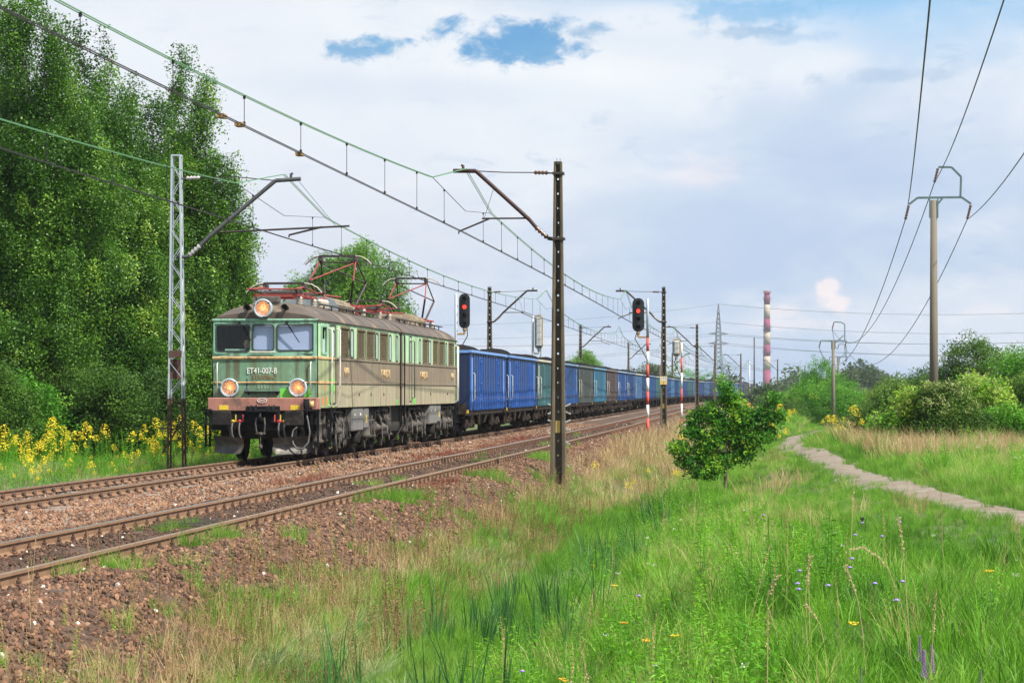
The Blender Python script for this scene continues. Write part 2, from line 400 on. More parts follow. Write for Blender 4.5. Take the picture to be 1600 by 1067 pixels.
mb.add(list(zip(GX.ravel().tolist(), YY.ravel().tolist(), GZ.ravel().tolist())), [(j * n + i, j * n + i + 1, (j + 1) * n + i + 1, (j + 1) * n + i) for j in range(len(ys) - 1) for i in range(n - 1)], True)
mb.build('ground', kind='structure')

M['ballast'] = material('ballast_bed', (.075, .045, .03), 1, var=.4, scale=9, col2=(.12, .075, .05), c2=(.5, .62), c2scale=1.2, bump=.03, bscale=30, col3=(.03, .022, .018), c3=(.56, .66), c3scale=14)
us = np.concatenate([np.arange(-15.6, -6.6, .3), np.arange(-6.55, -5.0, .15)]); ys = np.concatenate([np.arange(-60, 10, 10), np.arange(12, 140, 1.2), np.arange(142, 900, 6)])
UU, YY = np.meshgrid(us, ys); n = len(us); mb = MB(); mb.mat(M['ballast']); BZ = bz(UU, YY)
mb.add(list(zip(XU(UU, YY).ravel().tolist(), YY.ravel().tolist(), BZ.ravel().tolist())), [(j * n + i, j * n + i + 1, (j + 1) * n + i + 1, (j + 1) * n + i) for j in range(len(ys) - 1) for i in range(n - 1)], True)
mb.build('ballast', kind='structure')

# the footpath
M['path'] = material('trodden_earth', (.20, .17, .135), 1, var=.35, scale=3, col2=(.16, .12, .075), c2=(.5, .65), c2scale=1.5, bump=.015, bscale=25)
def u_of(X, Y): return X - SLOPE * Y - D(Y)
mb = MB(); mb.mat(M['path']); ys = np.concatenate([np.arange(22, 130, .7), np.arange(132, 300, 4)])
px = np.convolve(np.pad(path_x(ys), 4, 'edge'), np.ones(9) / 9, 'valid'); px[:2] = path_x(ys[:2])
rows = []
for Y, X in zip(ys, px):
    w = .60 + .12 * math.sin(Y * .4) + .1 * mnoise.noise((Y * .8, 0, 3))
    for k in range(9):
        x = X + (k / 4 - 1) * (w + .24 * mnoise.noise((Y * .45, k // 5 * 5, 9))); edge = abs(k / 4 - 1)
        rows.append((float(x), float(Y), float(gz(u_of(x, Y), Y)) + (.012 if edge < .9 else -.02)))
mb.add(rows, [(j * 9 + i, j * 9 + i + 1, (j + 1) * 9 + i + 1, (j + 1) * 9 + i) for j in range(len(ys) - 1) for i in range(8)], True)
mb.build('path', kind='structure')

# ================= the two tracks =================
M['rail_side'] = material('rusty_rail', (.20, .115, .065), .85, var=.18, scale=4, col2=(.12, .07, .045), c2=(.55, .75), c2scale=2.5, bump=.002, bscale=60)
M['rail_top'] = material('worn_rail_head', (.50, .47, .45), .28, .85, var=.1, scale=5)
M['rail_top_dull'] = material('dull_rail_head', (.27, .19, .13), .45, .5, var=.15, scale=5)
M['clip'] = material('dark_rust', (.075, .045, .035), .9, var=.3, scale=30, rnd=.3)
M['bolt'] = material('rusty_bolt', (.07, .04, .03), .9, var=.3, scale=30, col2=(.24, .09, .03), c2=(.5, .6), c2scale=25, rnd=.3)
M['sleeper_c'] = material('concrete_sleeper', (.2, .17, .14), .95, var=.25, scale=8)
M['sleeper_w'] = material('timber_sleeper', (.075, .055, .045), .95, var=.3, scale=6, vstretch=(.15, 1, 1), bump=.006, bscale=30)
RP = [(-.035, 0), (-.036, -.03), (-.012, -.042), (-.009, -.115), (-.066, -.14), (-.07, -.152), (.07, -.152), (.066, -.14), (.009, -.115), (.012, -.042), (.036, -.03), (.035, 0)]
ysr = np.concatenate([np.arange(-60, 150, 3), np.arange(150, 900, 6)])
def rail(u, parent, top):
    mb = MB(); X = XU(u, ysr); V = [(x + p[0], y, p[1]) for x, y in zip(X.tolist(), ysr.tolist()) for p in RP]; n = len(RP)
    a = [(j * n + i, j * n + i + 1, (j + 1) * n + i + 1, (j + 1) * n + i) for j in range(len(ysr) - 1) for i in range(n - 1)]
    mb.mat(M['rail_side']).add(V, a); mb.mat(top).add(V, [(j * n + n - 1, j * n, (j + 1) * n, (j + 1) * n + n - 1) for j in range(len(ysr) - 1)])
    return mb.build('rail', parent=parent)
# clip meshes
def clip_coil():       # sprung clip: a coil seen end-on against the web
    mb = MB(); mb.lathe([(.028, -.02), (.05, -.012), (.05, .012), (.028, .02), (.028, -.02)], axis='x', c=(0, 0, -.10), n=12)
    mb.lathe([(.03, -.03), (.03, .03)], axis='x', c=(0, 0, -.115), n=8); mb.box(-.05, .09, -.07, .07, -.16, -.135, .008); return mb.mesh('rail_clip')
def clip_bolt():       # base plate with an upright bolt
    mb = MB(); mb.box(-.06, .11, -.08, .08, -.165, -.135, .008); mb.box(-.035, .03, -.045, .045, -.135, -.115, .006)
    mb.lathe([(.026, -.115), (.028, -.085), (.016, -.08), (.015, -.05)], n=6, smooth=False)
    mb.lathe([(.018, -.135), (.018, -.11)], n=6, c=(.085, .03, 0), smooth=False); return mb.mesh('rail_clip')
for (cu, kind) in ((C1, 'c'), (C2, 'w')):
    tr = empty('railway_track', (0, 0, 0), kind='structure')
    for s in (-1, 1): rail(cu + s * .75, tr, M['rail_top'] if (kind == 'c' or s < 0) else M['rail_top_dull'])
    me = MB().box(-1.28, 1.28, -.13, .13, -.31, -.156, .02).mesh('sleeper'); me.materials.append(M['sleeper_c' if kind == 'c' else 'sleeper_w'])
    cm = clip_coil() if kind == 'c' else clip_bolt(); cm.materials.append(M['clip' if kind == 'c' else 'bolt'])
    fr = MB(); fr.mat(M['sleeper_c' if kind == 'c' else 'sleeper_w']); fc = MB(); fc.mat(M['clip' if kind == 'c' else 'bolt'])
    y0 = 21.0 if kind == 'c' else 19.
    for i in range(420):
        Y = y0 + i * .62 + random.uniform(-.02, .02); X = float(XU(cu, Y)); th = -tang(Y)
        if i < 290: link_mesh('sleeper', me, tr, (X, Y, random.uniform(-.02, .0)), (0, 0, th + random.uniform(-.01, .01)))
        else: fr.M = Matrix.Translation((X, Y, 0)) @ Matrix.Rotation(th, 4, 'Z'); fr.box(-1.28, 1.28, -.13, .13, -.31, -.156)
        for s in (-1, 1):
            xr = float(XU(cu + s * .75, Y))
            if i < 150: link_mesh('rail_clip', cm, tr, (xr + .062, Y, random.uniform(-.004, .004)), (0, 0, th))
            if i < 60:
                fc.M = Matrix.Translation((xr - .062, Y, 0)) @ Matrix.Rotation(PI + th, 4, 'Z'); fc.box(-.06, .11, -.08, .08, -.165, -.135); fc.lathe([(.026, -.135), (.028, -.085), (.015, -.08), (.015, -.06)], n=6)
            elif i >= 150:
                fc.M = Matrix.Translation((xr + .062, Y, 0)); fc.box(-.05, .09, -.06, .06, -.16, -.135); fc.box(-.03, .03, -.04, .04, -.135, -.07)
    fr.build('sleepers_beyond', parent=tr, kind='stuff'); fc.build('clips_beyond', parent=tr, kind='stuff')

# a little grating lying between the rails of the near track
M['grate'] = material('rusty_grating', (.06, .045, .04), .9, .2, var=.3, scale=20)
g = empty('rodent_grating', (float(XU(C2, 36.4)), 36.4, -.15), -ANG, label='dark slatted metal grating lying between the rails of the near track', cat='grating')
for k in range(7): MB().box(-.5, .5, -1.1 + k * .34, -1.04 + k * .34 + .04, 0, .035).build('slat', M['grate'], g)
fr = MB(); [fr.box(x - .02, x + .02, -1.2, 1.1, -.02, .0) for x in (-.45, .45)]; fr.build('frame', M['grate'], g)
g.name = 'metal_grating'

# ballast stones
M['stone'] = material('ballast_stone', (.055, .034, .024), .95, var=.25, scale=12, tint=[(.3, (.12, .064, .040)), (.55, (.20, .105, .062)), (.8, (.30, .185, .115)), (.9, (.20, .17, .15)), (.97, (.33, .28, .23)), (1., (.62, .58, .52))])
def stone_proto(i):
    import bmesh
    bm = bmesh.new(); bmesh.ops.create_icosphere(bm, subdivisions=1, radius=1)
    r = random.Random(i)
    for v in bm.verts: v.co = Vector((v.co.x * r.uniform(.65, 1.25), v.co.y * r.uniform(.55, 1.1), v.co.z * r.uniform(.4, .8)))
    me = bpy.data.meshes.new(f'stone{i}'); bm.to_mesh(me); bm.free(); me.materials.append(M['stone']); return bpy.data.objects.new(f'stone{i}', me)
SP = [stone_proto(i) for i in range(6)]
PS = []
for (ya, yb, dens) in ((14, 30, 330), (30, 45, 260), (45, 65, 150), (65, 100, 90), (100, 150, 30)):
    w = 9.2; n = int((yb - ya) * w * dens); u = rng.uniform(-14.4, -5.2, n); Y = rng.uniform(ya, yb, n); PS.append((u, Y))
u = np.concatenate([p[0] for p in PS]); Y = np.concatenate([p[1] for p in PS])
X = XU(u, Y); px = 800 + 4096 * X / Y; keep = (px > -60) & (px < 1200)
# the bed under the rails stays clear, and the four-foot of the near track holds finer, dirtier stuff
for c in (C1, C2):
    for s in (-1, 1): keep &= ~(np.abs(u - c - s * .75) < .085)
keep &= ~((u < -13.9) & (rng.random(len(u)) < .5)); keep &= ~((np.abs(u - C2) < .66) & (rng.random(len(u)) < .1))
keep &= ~((u > -6.1) & (rng.random(len(u)) < (u + 6.1) * .25))
u, Y, X = u[keep], Y[keep], X[keep]; n = len(u); z = bz(u, Y) + rng.uniform(-.01, .02, n)
S = rng.uniform(.018, .042, n) * (1 + (rng.random(n) < .06) * .5) * np.interp(Y, [30, 70, 150], [1, 1.15, 1.6]) * np.where(np.abs(u - C2) < .66, .75, 1)
T = np.clip(rng.normal(.34, .2, n) + np.where((u > -11.9) & (u < -9.8), .24, 0) - np.where(np.abs(u - C2) < .9, .3, 0) - np.where((u > -10) & (u < -8.9), .12, 0) , 0, .9)
T = np.where(rng.random(n) < .005, 1, T)
scatter('ballast_stones', SP, np.stack([X, Y, z], 1), rng.uniform(0, 6.28, (n, 3)), S, rng.integers(0, 6, n), T, kind='stuff', label='loose brown and grey ballast stones over the track bed')
# ================= the locomotive =================
M['teal'] = material('teal_green_paint', (.19, .38, .275), .6, var=.12, scale=3, streak=((.08, .09, .05), 8, .48, .66, .7), col2=(.21, .43, .31), c2=(.5, .7), c2scale=2, col3=(.22, .12, .05), c3=(.68, .74), c3scale=6)
M['mint'] = material('mint_green_paint', (.33, .54, .33), .6, var=.1, scale=3, streak=((.14, .14, .075), 6, .47, .66, .85), col2=(.42, .60, .34), c2=(.5, .7), c2scale=1, col3=(.22, .12, .05), c3=(.7, .76), c3scale=8)
M['front_green'] = material('dark_green_paint', (.13, .25, .165), .6, var=.22, scale=4, streak=((.085, .075, .035), 8, .46, .64, .8), col2=(.13, .20, .10), c2=(.5, .7), c2scale=2.5, col3=(.15, .07, .03), c3=(.66, .72), c3scale=9)
M['grime_band'] = material('brown_grimy_band', (.20, .155, .11), .7, var=.12, scale=3, streak=((.095, .078, .055), 7, .45, .65, .8), col2=(.20, .19, .125), c2=(.5, .7), c2scale=1.5)
M['grime_low'] = material('tan_grimy_paint', (.33, .295, .20), .7, var=.1, scale=3, streak=((.17, .135, .09), 7, .45, .65, .8), col2=(.30, .36, .20), c2=(.55, .7), c2scale=1.0)
M['cab_low'] = material('yellowed_green_paint', (.26, .31, .165), .6, var=.12, scale=3, streak=((.17, .17, .09), 6, .45, .66, .75), col2=(.33, .29, .15), c2=(.5, .65), c2scale=2, col3=(.20, .10, .04), c3=(.68, .74), c3scale=7)
M['roof'] = material('sooty_roof', (.085, .066, .052), .6, var=.25, scale=2.2, col2=(.28, .20, .125), c2=(.53, .68), c2scale=.9, col3=(.05, .042, .036), c3=(.52, .68), c3scale=1.8)
M['pink'] = material('faded_red_beam', (.34, .15, .115), .75, var=.15, scale=5, streak=((.20, .11, .08), 6, .5, .7, .7), col2=(.10, .065, .055), c2=(.54, .70), c2scale=2.2)
M['black'] = material('black_frame_paint', (.007, .008, .011), .85, var=.3, scale=5, spec=.15, col2=(.022, .019, .017), c2=(.5, .75), c2scale=4)
M['oily'] = material('oily_running_gear', (.013, .012, .0115), .6, 0, var=.4, scale=6, spec=.2, col2=(.045, .039, .033), c2=(.5, .7), c2scale=5, rnd=.25)
M['dustgrey'] = material('dusty_grey_metal', (.085, .078, .07), .8, var=.35, scale=5, spec=.2, col2=(.03, .026, .023), c2=(.5, .7), c2scale=6)
M['boxgrey'] = material('grey_equipment_box', (.15, .148, .143), .6, var=.12, scale=5, col2=(.14, .12, .105), c2=(.55, .75), c2scale=3)
M['trim'] = material('ochre_trim', (.50, .33, .15), .6, var=.25, scale=9, col2=(.22, .12, .06), c2=(.55, .68), c2scale=6)
M['white'] = material('white_lettering', (.75, .75, .70), .6, var=.08)
M['ghost'] = material('faded_rust_lettering', (.24, .14, .06), .8, var=.2)
M['palewhite'] = material('faded_white_lettering', (.36, .45, .36), .7, var=.15)
M['ivory'] = material('worn_brass_letters', (.50, .36, .19), .6, var=.25, scale=15, col2=(.16, .09, .05), c2=(.55, .7), c2scale=9)
M['railing'] = material('pale_handrail', (.52, .52, .46), .5, .3, var=.2, scale=8)
M['lampring'] = material('pale_blue_lamp_ring', (.33, .41, .45), .5, .1, var=.15, scale=10, col2=(.15, .12, .09), c2=(.62, .72), c2scale=9)
M['reflector'] = material('lamp_reflector', (.75, .42, .20), .25, .8, var=.3, scale=14, emit=(1, .30, .06), estr=.5)
M['bulb'] = material('lit_filament', (1, .8, .5), .4, emit=(1, .62, .24), estr=22)
M['rubber'] = material('window_rubber', (.03, .035, .033), .7, var=.1)
M['sky_reflection'] = material('painted_sky_reflection', (.50, .57, .74), .8, var=.04, scale=2)
M['cabin'] = material('cab_lining', (.05, .07, .055), .9, var=.3, scale=4)
M['panepale'] = material('dusty_side_pane', (.36, .47, .44), .25, var=.1, scale=4)
M['louvre'] = material('brown_louvre', (.13, .10, .055), .8, var=.25, scale=14, rnd=.1)
M['louvre_dark'] = material('louvre_back', (.02, .017, .013), .9, var=.1)
M['pred'] = material('red_pantograph_paint', (.26, .04, .034), .65, var=.35, scale=7, col2=(.10, .04, .035), c2=(.55, .7), c2scale=5)
M['pdark'] = material('dark_pantograph_steel', (.05, .038, .036), .55, .3, var=.3, scale=7)
M['insul'] = material('roof_insulator', (.45, .42, .36), .4, var=.2, scale=12)
M['resistor'] = material('resistor_cover', (.36, .29, .2), .7, .1, var=.2, scale=6, col2=(.2, .15, .1), c2=(.5, .7), c2scale=4)
M['steelblue'] = material('blue_grey_cover', (.19, .23, .25), .6, var=.15, scale=5)
M['yellow'] = material('yellow_paint', (.62, .45, .04), .6, var=.2, scale=20)
M['red'] = material('red_valve_paint', (.60, .06, .06), .5, var=.1)
M['brightgreen'] = material('fresh_green_touch_up', (.12, .48, .06), .6, var=.1)
M['orange'] = material('orange_rust_primer', (.55, .16, .04), .8, var=.15)
M['hose'] = material('rubber_hose', (.10, .09, .085), .6, var=.2)
M['glass'] = glass('cab_glass', (.75, .85, .8), .0)
M['glassdull'] = glass('dusty_glass', (.8, .84, .9), .06)
M['plough'] = material('worn_plough_steel', (.07, .068, .066), .5, .35, var=.3, scale=4, col2=(.14, .115, .09), c2=(.5, .7), c2scale=3)

LX, LY = -6.02, 63.9
LOCO = empty('locomotive', (LX, LY, 0), -ANG, label='weathered green twin-section electric locomotive with lit headlights at the head of the coal train', cat='locomotive')
HW = 1.45
def wA(y): return 1.29 + .16 * float(smooth(-.6, 1.9, y)) if y < 1.9 else HW
def wB(y): return wA(27.2 - y)
ZB, Z1, Z2, ZT = 1.28, 1.90, 2.50, 3.42

def section(name, y0, y1, w, cab, holes, lab):
    sec = link_mesh(name, MB().mesh(name), LOCO) if False else None
    mb = MB()
    def band(u, v):
        near = (cab == 0 and u < 1.75) or (cab == 1 and u > 25.6)
        if v > Z2: return M['mint']
        if near: return M['cab_low'] if v < Z1 or cab == 0 else M['grime_low']
        return M['grime_low'] if v < Z1 else M['grime_band']
    brk = [q for q in (.3, .8, 1.05, 1.75, 25.4, 26.1, 26.6) if y0 < q < y1]
    for s in (1, -1):
        fn = (lambda u, v, d, s=s: (s * (w(u) - d), u, v))
        wall_holes(mb, fn, y0, y1, ZB, ZT, holes if s > 0 else [], .06, ubr=brk, vbr=(Z1, Z2), matfn=band)
    mb.mat(M['black']).box(-1.2, 1.2, y0 + .1, y1 - .1, ZB - .02, ZB + .02)
    sec = mb.build(name, parent=LOCO, label=lab)
    return sec
LV = [(2.45, 3.75), (5.05, 6.3), (6.6, 7.95), (8.95, 10.35)]
SL = [(3.95, 4.4), (8.15, 8.6), (10.6, 11.05), (11.95, 12.35)]
H = lambda L, z0, z1: [(a, b, z0, z1) for a, b in L]
holesA = H(LV, 2.58, 3.28) + [(.32, .78, 2.62, 3.28)]
LVB = [(17.65, 18.85), (20.05, 21.3), (21.6, 22.85), (23.95, 25.25)]
SLB = [(16.75, 17.2), (18.98, 19.5), (23.15, 23.5)]
secA = section('body_section', 0, 12.8, wA, 0, holesA, 'front half of the body, with the cab and lit lamps')
secB = section('body_section', 13.25, 27.2, wB, 1, H(LVB, 2.58, 3.28), 'rear half of the body')

# louvres and slit windows (sub-parts)
for sec, LL, SS, w in ((secA, LV, SL, wA), (secB, LVB, SLB, wB)):
    for a, b in LL:
        o = MB(); ring(o, rrect(a - .05, b + .05, 2.53, 3.33, .05), rrect(a, b, 2.58, 3.28, .03), 0, .02, lambda p, d: (HW + d + .002, p[0], p[1]))
        f = o.build('louvre_frame', M['louvre'], sec)
        s = MB(); s.mat(M['louvre_dark']).box(HW - .075, HW - .06, a, b, 2.58, 3.28); s.mat(M['louvre'])
        for k in range(13):
            z = 2.61 + k * .053
            s.add([(HW - .055, a, z + .045), (HW - .055, b, z + .045), (HW - .002, b, z), (HW - .002, a, z), (HW - .055, a, z + .037), (HW - .055, b, z + .037), (HW - .002, b, z - .008), (HW - .002, a, z - .008)], [(0, 1, 2, 3), (4, 7, 6, 5), (3, 2, 6, 7)])
        s.build('louvre_slats', None, sec)
    for a, b in SS:
        o = MB(); o.mat(M['rubber']); ring(o, rrect(a, b, 2.52, 3.30, .1, 5), rrect(a + .05, b - .05, 2.57, 3.25, .08, 5), 0, .012, lambda p, d: (HW + d + .002, p[0], p[1]))
        P = rrect(a + .05, b - .05, 2.57, 3.25, .08, 5); o.mat(M['panepale']).add([(HW + .004, p[0], p[1]) for p in P], [tuple(range(len(P)))]); o.build('slit_window', None, sec)
# doors on the side
for sec, a, b, w, hz in ((secA, 1.08, 1.72, wA, 1), (secB, 26.0, 26.62, wB, 1), (secA, 11.3, 11.85, wA, 0), (secB, 14.7, 15.2, wB, 0)):
    if hz == 0 and sec is secA: continue
    o = MB(); P0 = rrect(a, b, 1.36, 3.34, .05, 3); P1 = rrect(a + .04, b - .04, 1.40, 3.30, .04, 3)
    o.mat(M['rubber']); ring(o, P0, P1, 0, .006, lambda p, d, w=w: (w(p[0]) + d + .002, p[0], p[1])); d = o.build('door_seam', None, sec)
    o = MB(); c = (a + b) / 2; o.mat(M['rubber']); ring(o, rrect(c - .17, c + .17, 2.5, 3.2, .08), rrect(c - .13, c + .13, 2.54, 3.16, .06), 0, .012, lambda p, d, w=w: (w(p[0]) + d + .003, p[0], p[1]))
    P = rrect(c - .13, c + .13, 2.54, 3.16, .06); o.mat(M['panepale']).add([(w(p[0]) + .006, p[0], p[1]) for p in P], [tuple(range(len(P)))]); o.build('door_window', None, sec)
    if hz:
        for q in (a - .12, b + .12):
            MB().tube([(w(q) + .0, q, 3.24), (w(q) + .09, q, 3.22), (w(q) + .09, q, 1.36), (w(q), q, 1.33)], .02, 6).build('handrail', M['railing'], sec)
    else:
        MB().tube([(w(b) + .0, b + .15, 3.2), (w(b) + .07, b + .15, 3.18), (w(b) + .07, b + .15, 1.5), (w(b), b + .15, 1.48)], .016, 6).build('handrail', M['rubber'], sec)
# horizontal trim strips
for sec, ya, yb, w in ((secA, 0., 12.8, wA), (secB, 13.25, 27.2, wB)):
    for z, m in ((Z2, 'grime_band'), (Z1, 'grime_band')):
        o = MB(); yy = sorted({ya, yb, *[q for q in np.arange(0, 2, .3) if ya <= q <= yb], *[q for q in np.arange(25.3, 27.2, .3) if ya <= q <= yb]})
        for p, q in zip(yy[:-1], yy[1:]):
            o.mat(M['trim'] if q <= 1.5 else M['grime_band'])
            o.add([(w(p), p, z - .03), (w(q), q, z - .03), (w(q), q, z + .03), (w(p), p, z + .03), (w(p) + .025, p, z - .024), (w(q) + .025, q, z - .024), (w(q) + .025, q, z + .024), (w(p) + .025, p, z + .024)],
                  [(4, 5, 6, 7), (3, 7, 6, 2), (0, 1, 5, 4), (0, 4, 7, 3), (1, 2, 6, 5)])
        o.build('trim_strip', None, sec)
# side lettering
for s, y, sec in (('PKP', 3.35, secA), ('ET41-007-B', 10.0, secA), ('ET41-007-A', 17.9, secB), ('PKP', 25.0, secB)):
    text_mesh('raised_lettering', s, .34, M['ivory'], sec, (HW + .005, y, 2.16), (PI / 2, 0, PI / 2), sx=.95 if len(s) > 4 else 1.2, depth=.012)
for a, b, c, d, m, sec in ((.52, .62, 1.72, 1.84, 'orange', secA), (.4, .52, 1.34, 1.56, 'orange', secA), (.72, .84, 1.34, 1.55, 'orange', secA), (.86, 1.0, 1.3, 1.5, 'brightgreen', secA), (12.0, 12.3, 1.3, 1.45, 'brightgreen', secA), (15.6, 16.1, 1.3, 1.47, 'brightgreen', secB), (1.15, 1.6, 1.66, 2.02, 'brightgreen', secA)):
    w = wA if sec is secA else wB; P = rrect(a, b, c, d, min(b - a, d - c) * .3, 3)
    MB().add([(w(p[0]) + .0035, p[0], p[1]) for p in P], [tuple(range(len(P)))]).build('paint_patch', M[m], sec)
for y in (5.3, 7.3, 9.6, 19.4, 23.6):   # small catches
    MB().box(HW, HW + .02, y, y + .05, 1.56, 1.64).build('catch', M['rubber'], secA if y < 13 else secB)

# roofs
def roof_fn(y0, y1, w, front, back):
    def f(u, v):    # u: -1..1 across, v: along
        ww = w(v) + .02; x = u * ww; crest = .46 * (1 - abs(u) ** 2.6) ** .75 if abs(u) < 1 else 0
        e = 1.
        if front: e = min(e, .42 + .58 * math.sin(min(1, (v - y0) / 1.1) * PI / 2))
        if back: e = min(e, .42 + .58 * math.sin(min(1, (y1 - v) / 1.1) * PI / 2))
        return (x, v, ZT + crest * e)
    return f
roofs = []
for ya, yb, w, fr, bk, sec in ((-.02, 12.85, wA, True, False, secA), (13.2, 27.22, wB, False, True, secB)):
    vv = sorted(set(np.round(np.concatenate([ya + np.array([0, .1, .25, .45, .7, 1.1, 1.7]), np.linspace(ya + 2.2, yb - 2.2, 8), yb - np.array([1.7, 1.1, .7, .45, .25, .1, 0])]), 3)))
    mb = MB(); f = roof_fn(ya, yb, w, fr, bk); uu = [-1, -.985, -.95, -.88, -.75, -.55, -.3, 0, .3, .55, .75, .88, .95, .985, 1]; mb.grid(f, uu, vv)
    for v in (ya, yb):
        P = [f(u, v) for u in uu] + [(-w(v) * .98, v, ZT - .03), (w(v) * .98, v, ZT - .03)]; P = [f(u, v) for u in uu]; mb.add(P, [tuple(range(len(P)))])
    rf = mb.build('roof', M['roof'], LOCO); roofs.append((rf, f))
    for v in ([2.35, 4.1, 6.2, 8.4, 10.6] if sec is secA else [15.2, 17.6, 20, 22.4, 24.8]):
        o = MB(); o.tube([Vector(f(u, v)) + Vector((0, 0, .004)) for u in uu], .018, 6); o.build('roof_seam', M['roof'], rf)
    # gutter
    o = MB(); o.tube([(w(v) + .025, v, ZT - .01) for v in vv], .022, 6); o.tube([(-w(v) - .025, v, ZT - .01) for v in vv], .022, 6); o.build('gutter', M['roof'], rf)
    for v in np.arange(ya + 2.9, yb - 1, 1.15):
        MB().box(.93, .96, v, v + .02, 3.76, 3.87).build('rail_bracket', M['pdark'], rf)
    MB().bar((.95, ya + 2.4, 3.88), (.95, yb - 1.2, 3.88), .09, .03).build('walkway_edge', M['pdark'], rf)

# front face
NF = lambda x: .07 * (x / 1.29) ** 2 - .07
def ffn(u, v, d): return (u, NF(u) + d + .0, v)
WIN = [(-1.2, -.37, 2.66, 3.30), (-.29, .23, 2.68, 3.30), (.31, 1.18, 2.68, 3.30)]
mb = MB(); ub = list(np.linspace(-1.29, 1.29, 17))
wall_holes(mb, ffn, -1.29, 1.29, ZB, ZT + .02, WIN, .05, ubr=ub, vbr=(Z1, Z2 + .0), matfn=lambda u, v: M['teal'] if v > Z2 else M['front_green'])
front = mb.build('front_panel', parent=LOCO)
def fring(name, box, t, d0, d1, m, r=.06, par=front, off=-.002):
    o = MB(); o.mat(m); ring(o, rrect(*box, r + t), rrect(box[0] + t, box[1] - t, box[2] + t, box[3] - t, r), d0, d1, lambda p, d: (p[0], NF(p[0]) - d + off, p[1])); return o.build(name, None, par)
for i, w in enumerate(WIN):
    fr = fring('window_frame', (w[0] - .02, w[1] + .02, w[2] - .02, w[3] + .02), .035, -.01, .014, M['rubber'])
    P = rrect(w[0], w[1], w[2], w[3], .05); MB().add([(p[0], NF(p[0]) + .02, p[1]) for p in P], [tuple(range(len(P)))[::-1]]).build('window_pane', M['glass' if i == 0 else 'glassdull'], front)
    if i: MB().box(w[0] - .05, w[1] + .05, .025, .04, w[2] - .05, w[3] + .05).build('reflection_panel', M['sky_reflection'], front)  # pale board behind the pane, coloured to stand in for reflected sky
    MB().box(w[0] + .2, w[1] - .12, .03, .055, w[2] + .015, w[2] + .06).build('demister', M['panepale'], front)
fring('window_surround', (-1.27, 1.235, 2.60, 3.36), .03, 0, .03, M['teal'], .03)
MB().tube([(-.36, NF(-.36) - .05, 2.64), (.28, NF(.28) - .05, 2.64)], .02, 6).build('sill_rail', M['railing'], front)
o = MB(); o.grid(lambda u, v: (u, NF(u) - .03 - .012 * math.cos(v), Z2 + .035 * math.sin(v)), list(np.linspace(-1.3, 1.3, 14)), list(np.linspace(-PI / 2, PI / 2, 5))); o.build('trim_strip', M['trim'], front)
o = MB(); o.grid(lambda u, v: (u, NF(u) - .018 - .01 * math.cos(v), Z1 + .02 * math.sin(v)), list(np.linspace(-1.3, 1.3, 14)), list(np.linspace(-PI / 2, PI / 2, 5))); o.build('trim_strip', M['trim'], front)
o = MB(); o.grid(lambda u, v: (u, NF(u) - .02 - .015 * math.cos(v), ZT - .0 + .03 * math.sin(v)), list(np.linspace(-1.31, 1.31, 14)), list(np.linspace(-PI / 2, PI / 2, 5))); o.build('trim_strip', M['teal'], front)
text_mesh('lettering', 'ET41-007-B', .20, M['white'], front, (-.06, -.082, 2.18), (PI / 2, 0, 0), sx=.78, depth=.003)
text_mesh('lettering', '3150086-7', .15, M['ghost'], front, (0.0, -.08, 2.03), (PI / 2, 0, 0), sx=.98, depth=.003)
text_mesh('lettering', '2151', .12, M['palewhite'], front, (-.03, -.08, 1.79), (PI / 2, 0, 0), sx=1.3, depth=.003)
MB().box(-.42, .38, -.22, -.06, 1.655, 1.685).prism([(-.09, 1.655), (-.2, 1.655), (-.09, 1.60)], -.40, -.37, 'x').prism([(-.09, 1.655), (-.2, 1.655), (-.09, 1.60)], .3, .33, 'x').build('step_ledge', M['black'], front)
MB().box(.42, 1.12, -.075, -.066, 1.53, 1.78).build('paint_patch', M['brightgreen'], front) if False else None
P = rrect(.38, .72, 1.53, 1.76, .03); MB().add([(p[0], NF(p[0]) - .003, p[1]) for p in P], [tuple(range(len(P)))[::-1]]).build('paint_patch', M['brightgreen'], front)
P = rrect(.95, 1.14, 1.55, 1.74, .03); MB().add([(p[0], NF(p[0]) - .003, p[1]) for p in P], [tuple(range(len(P)))[::-1]]).build('paint_patch', M['brightgreen'], front)
for x, b in ((-1.17, 2.38), (1.14, 2.40)):
    MB().tube([(x, NF(x), b), (x, NF(x) - .07, b - .03), (x, NF(x) - .07, 1.67), (x, NF(x), 1.64)], .016, 6).build('handrail', M['railing'], front)
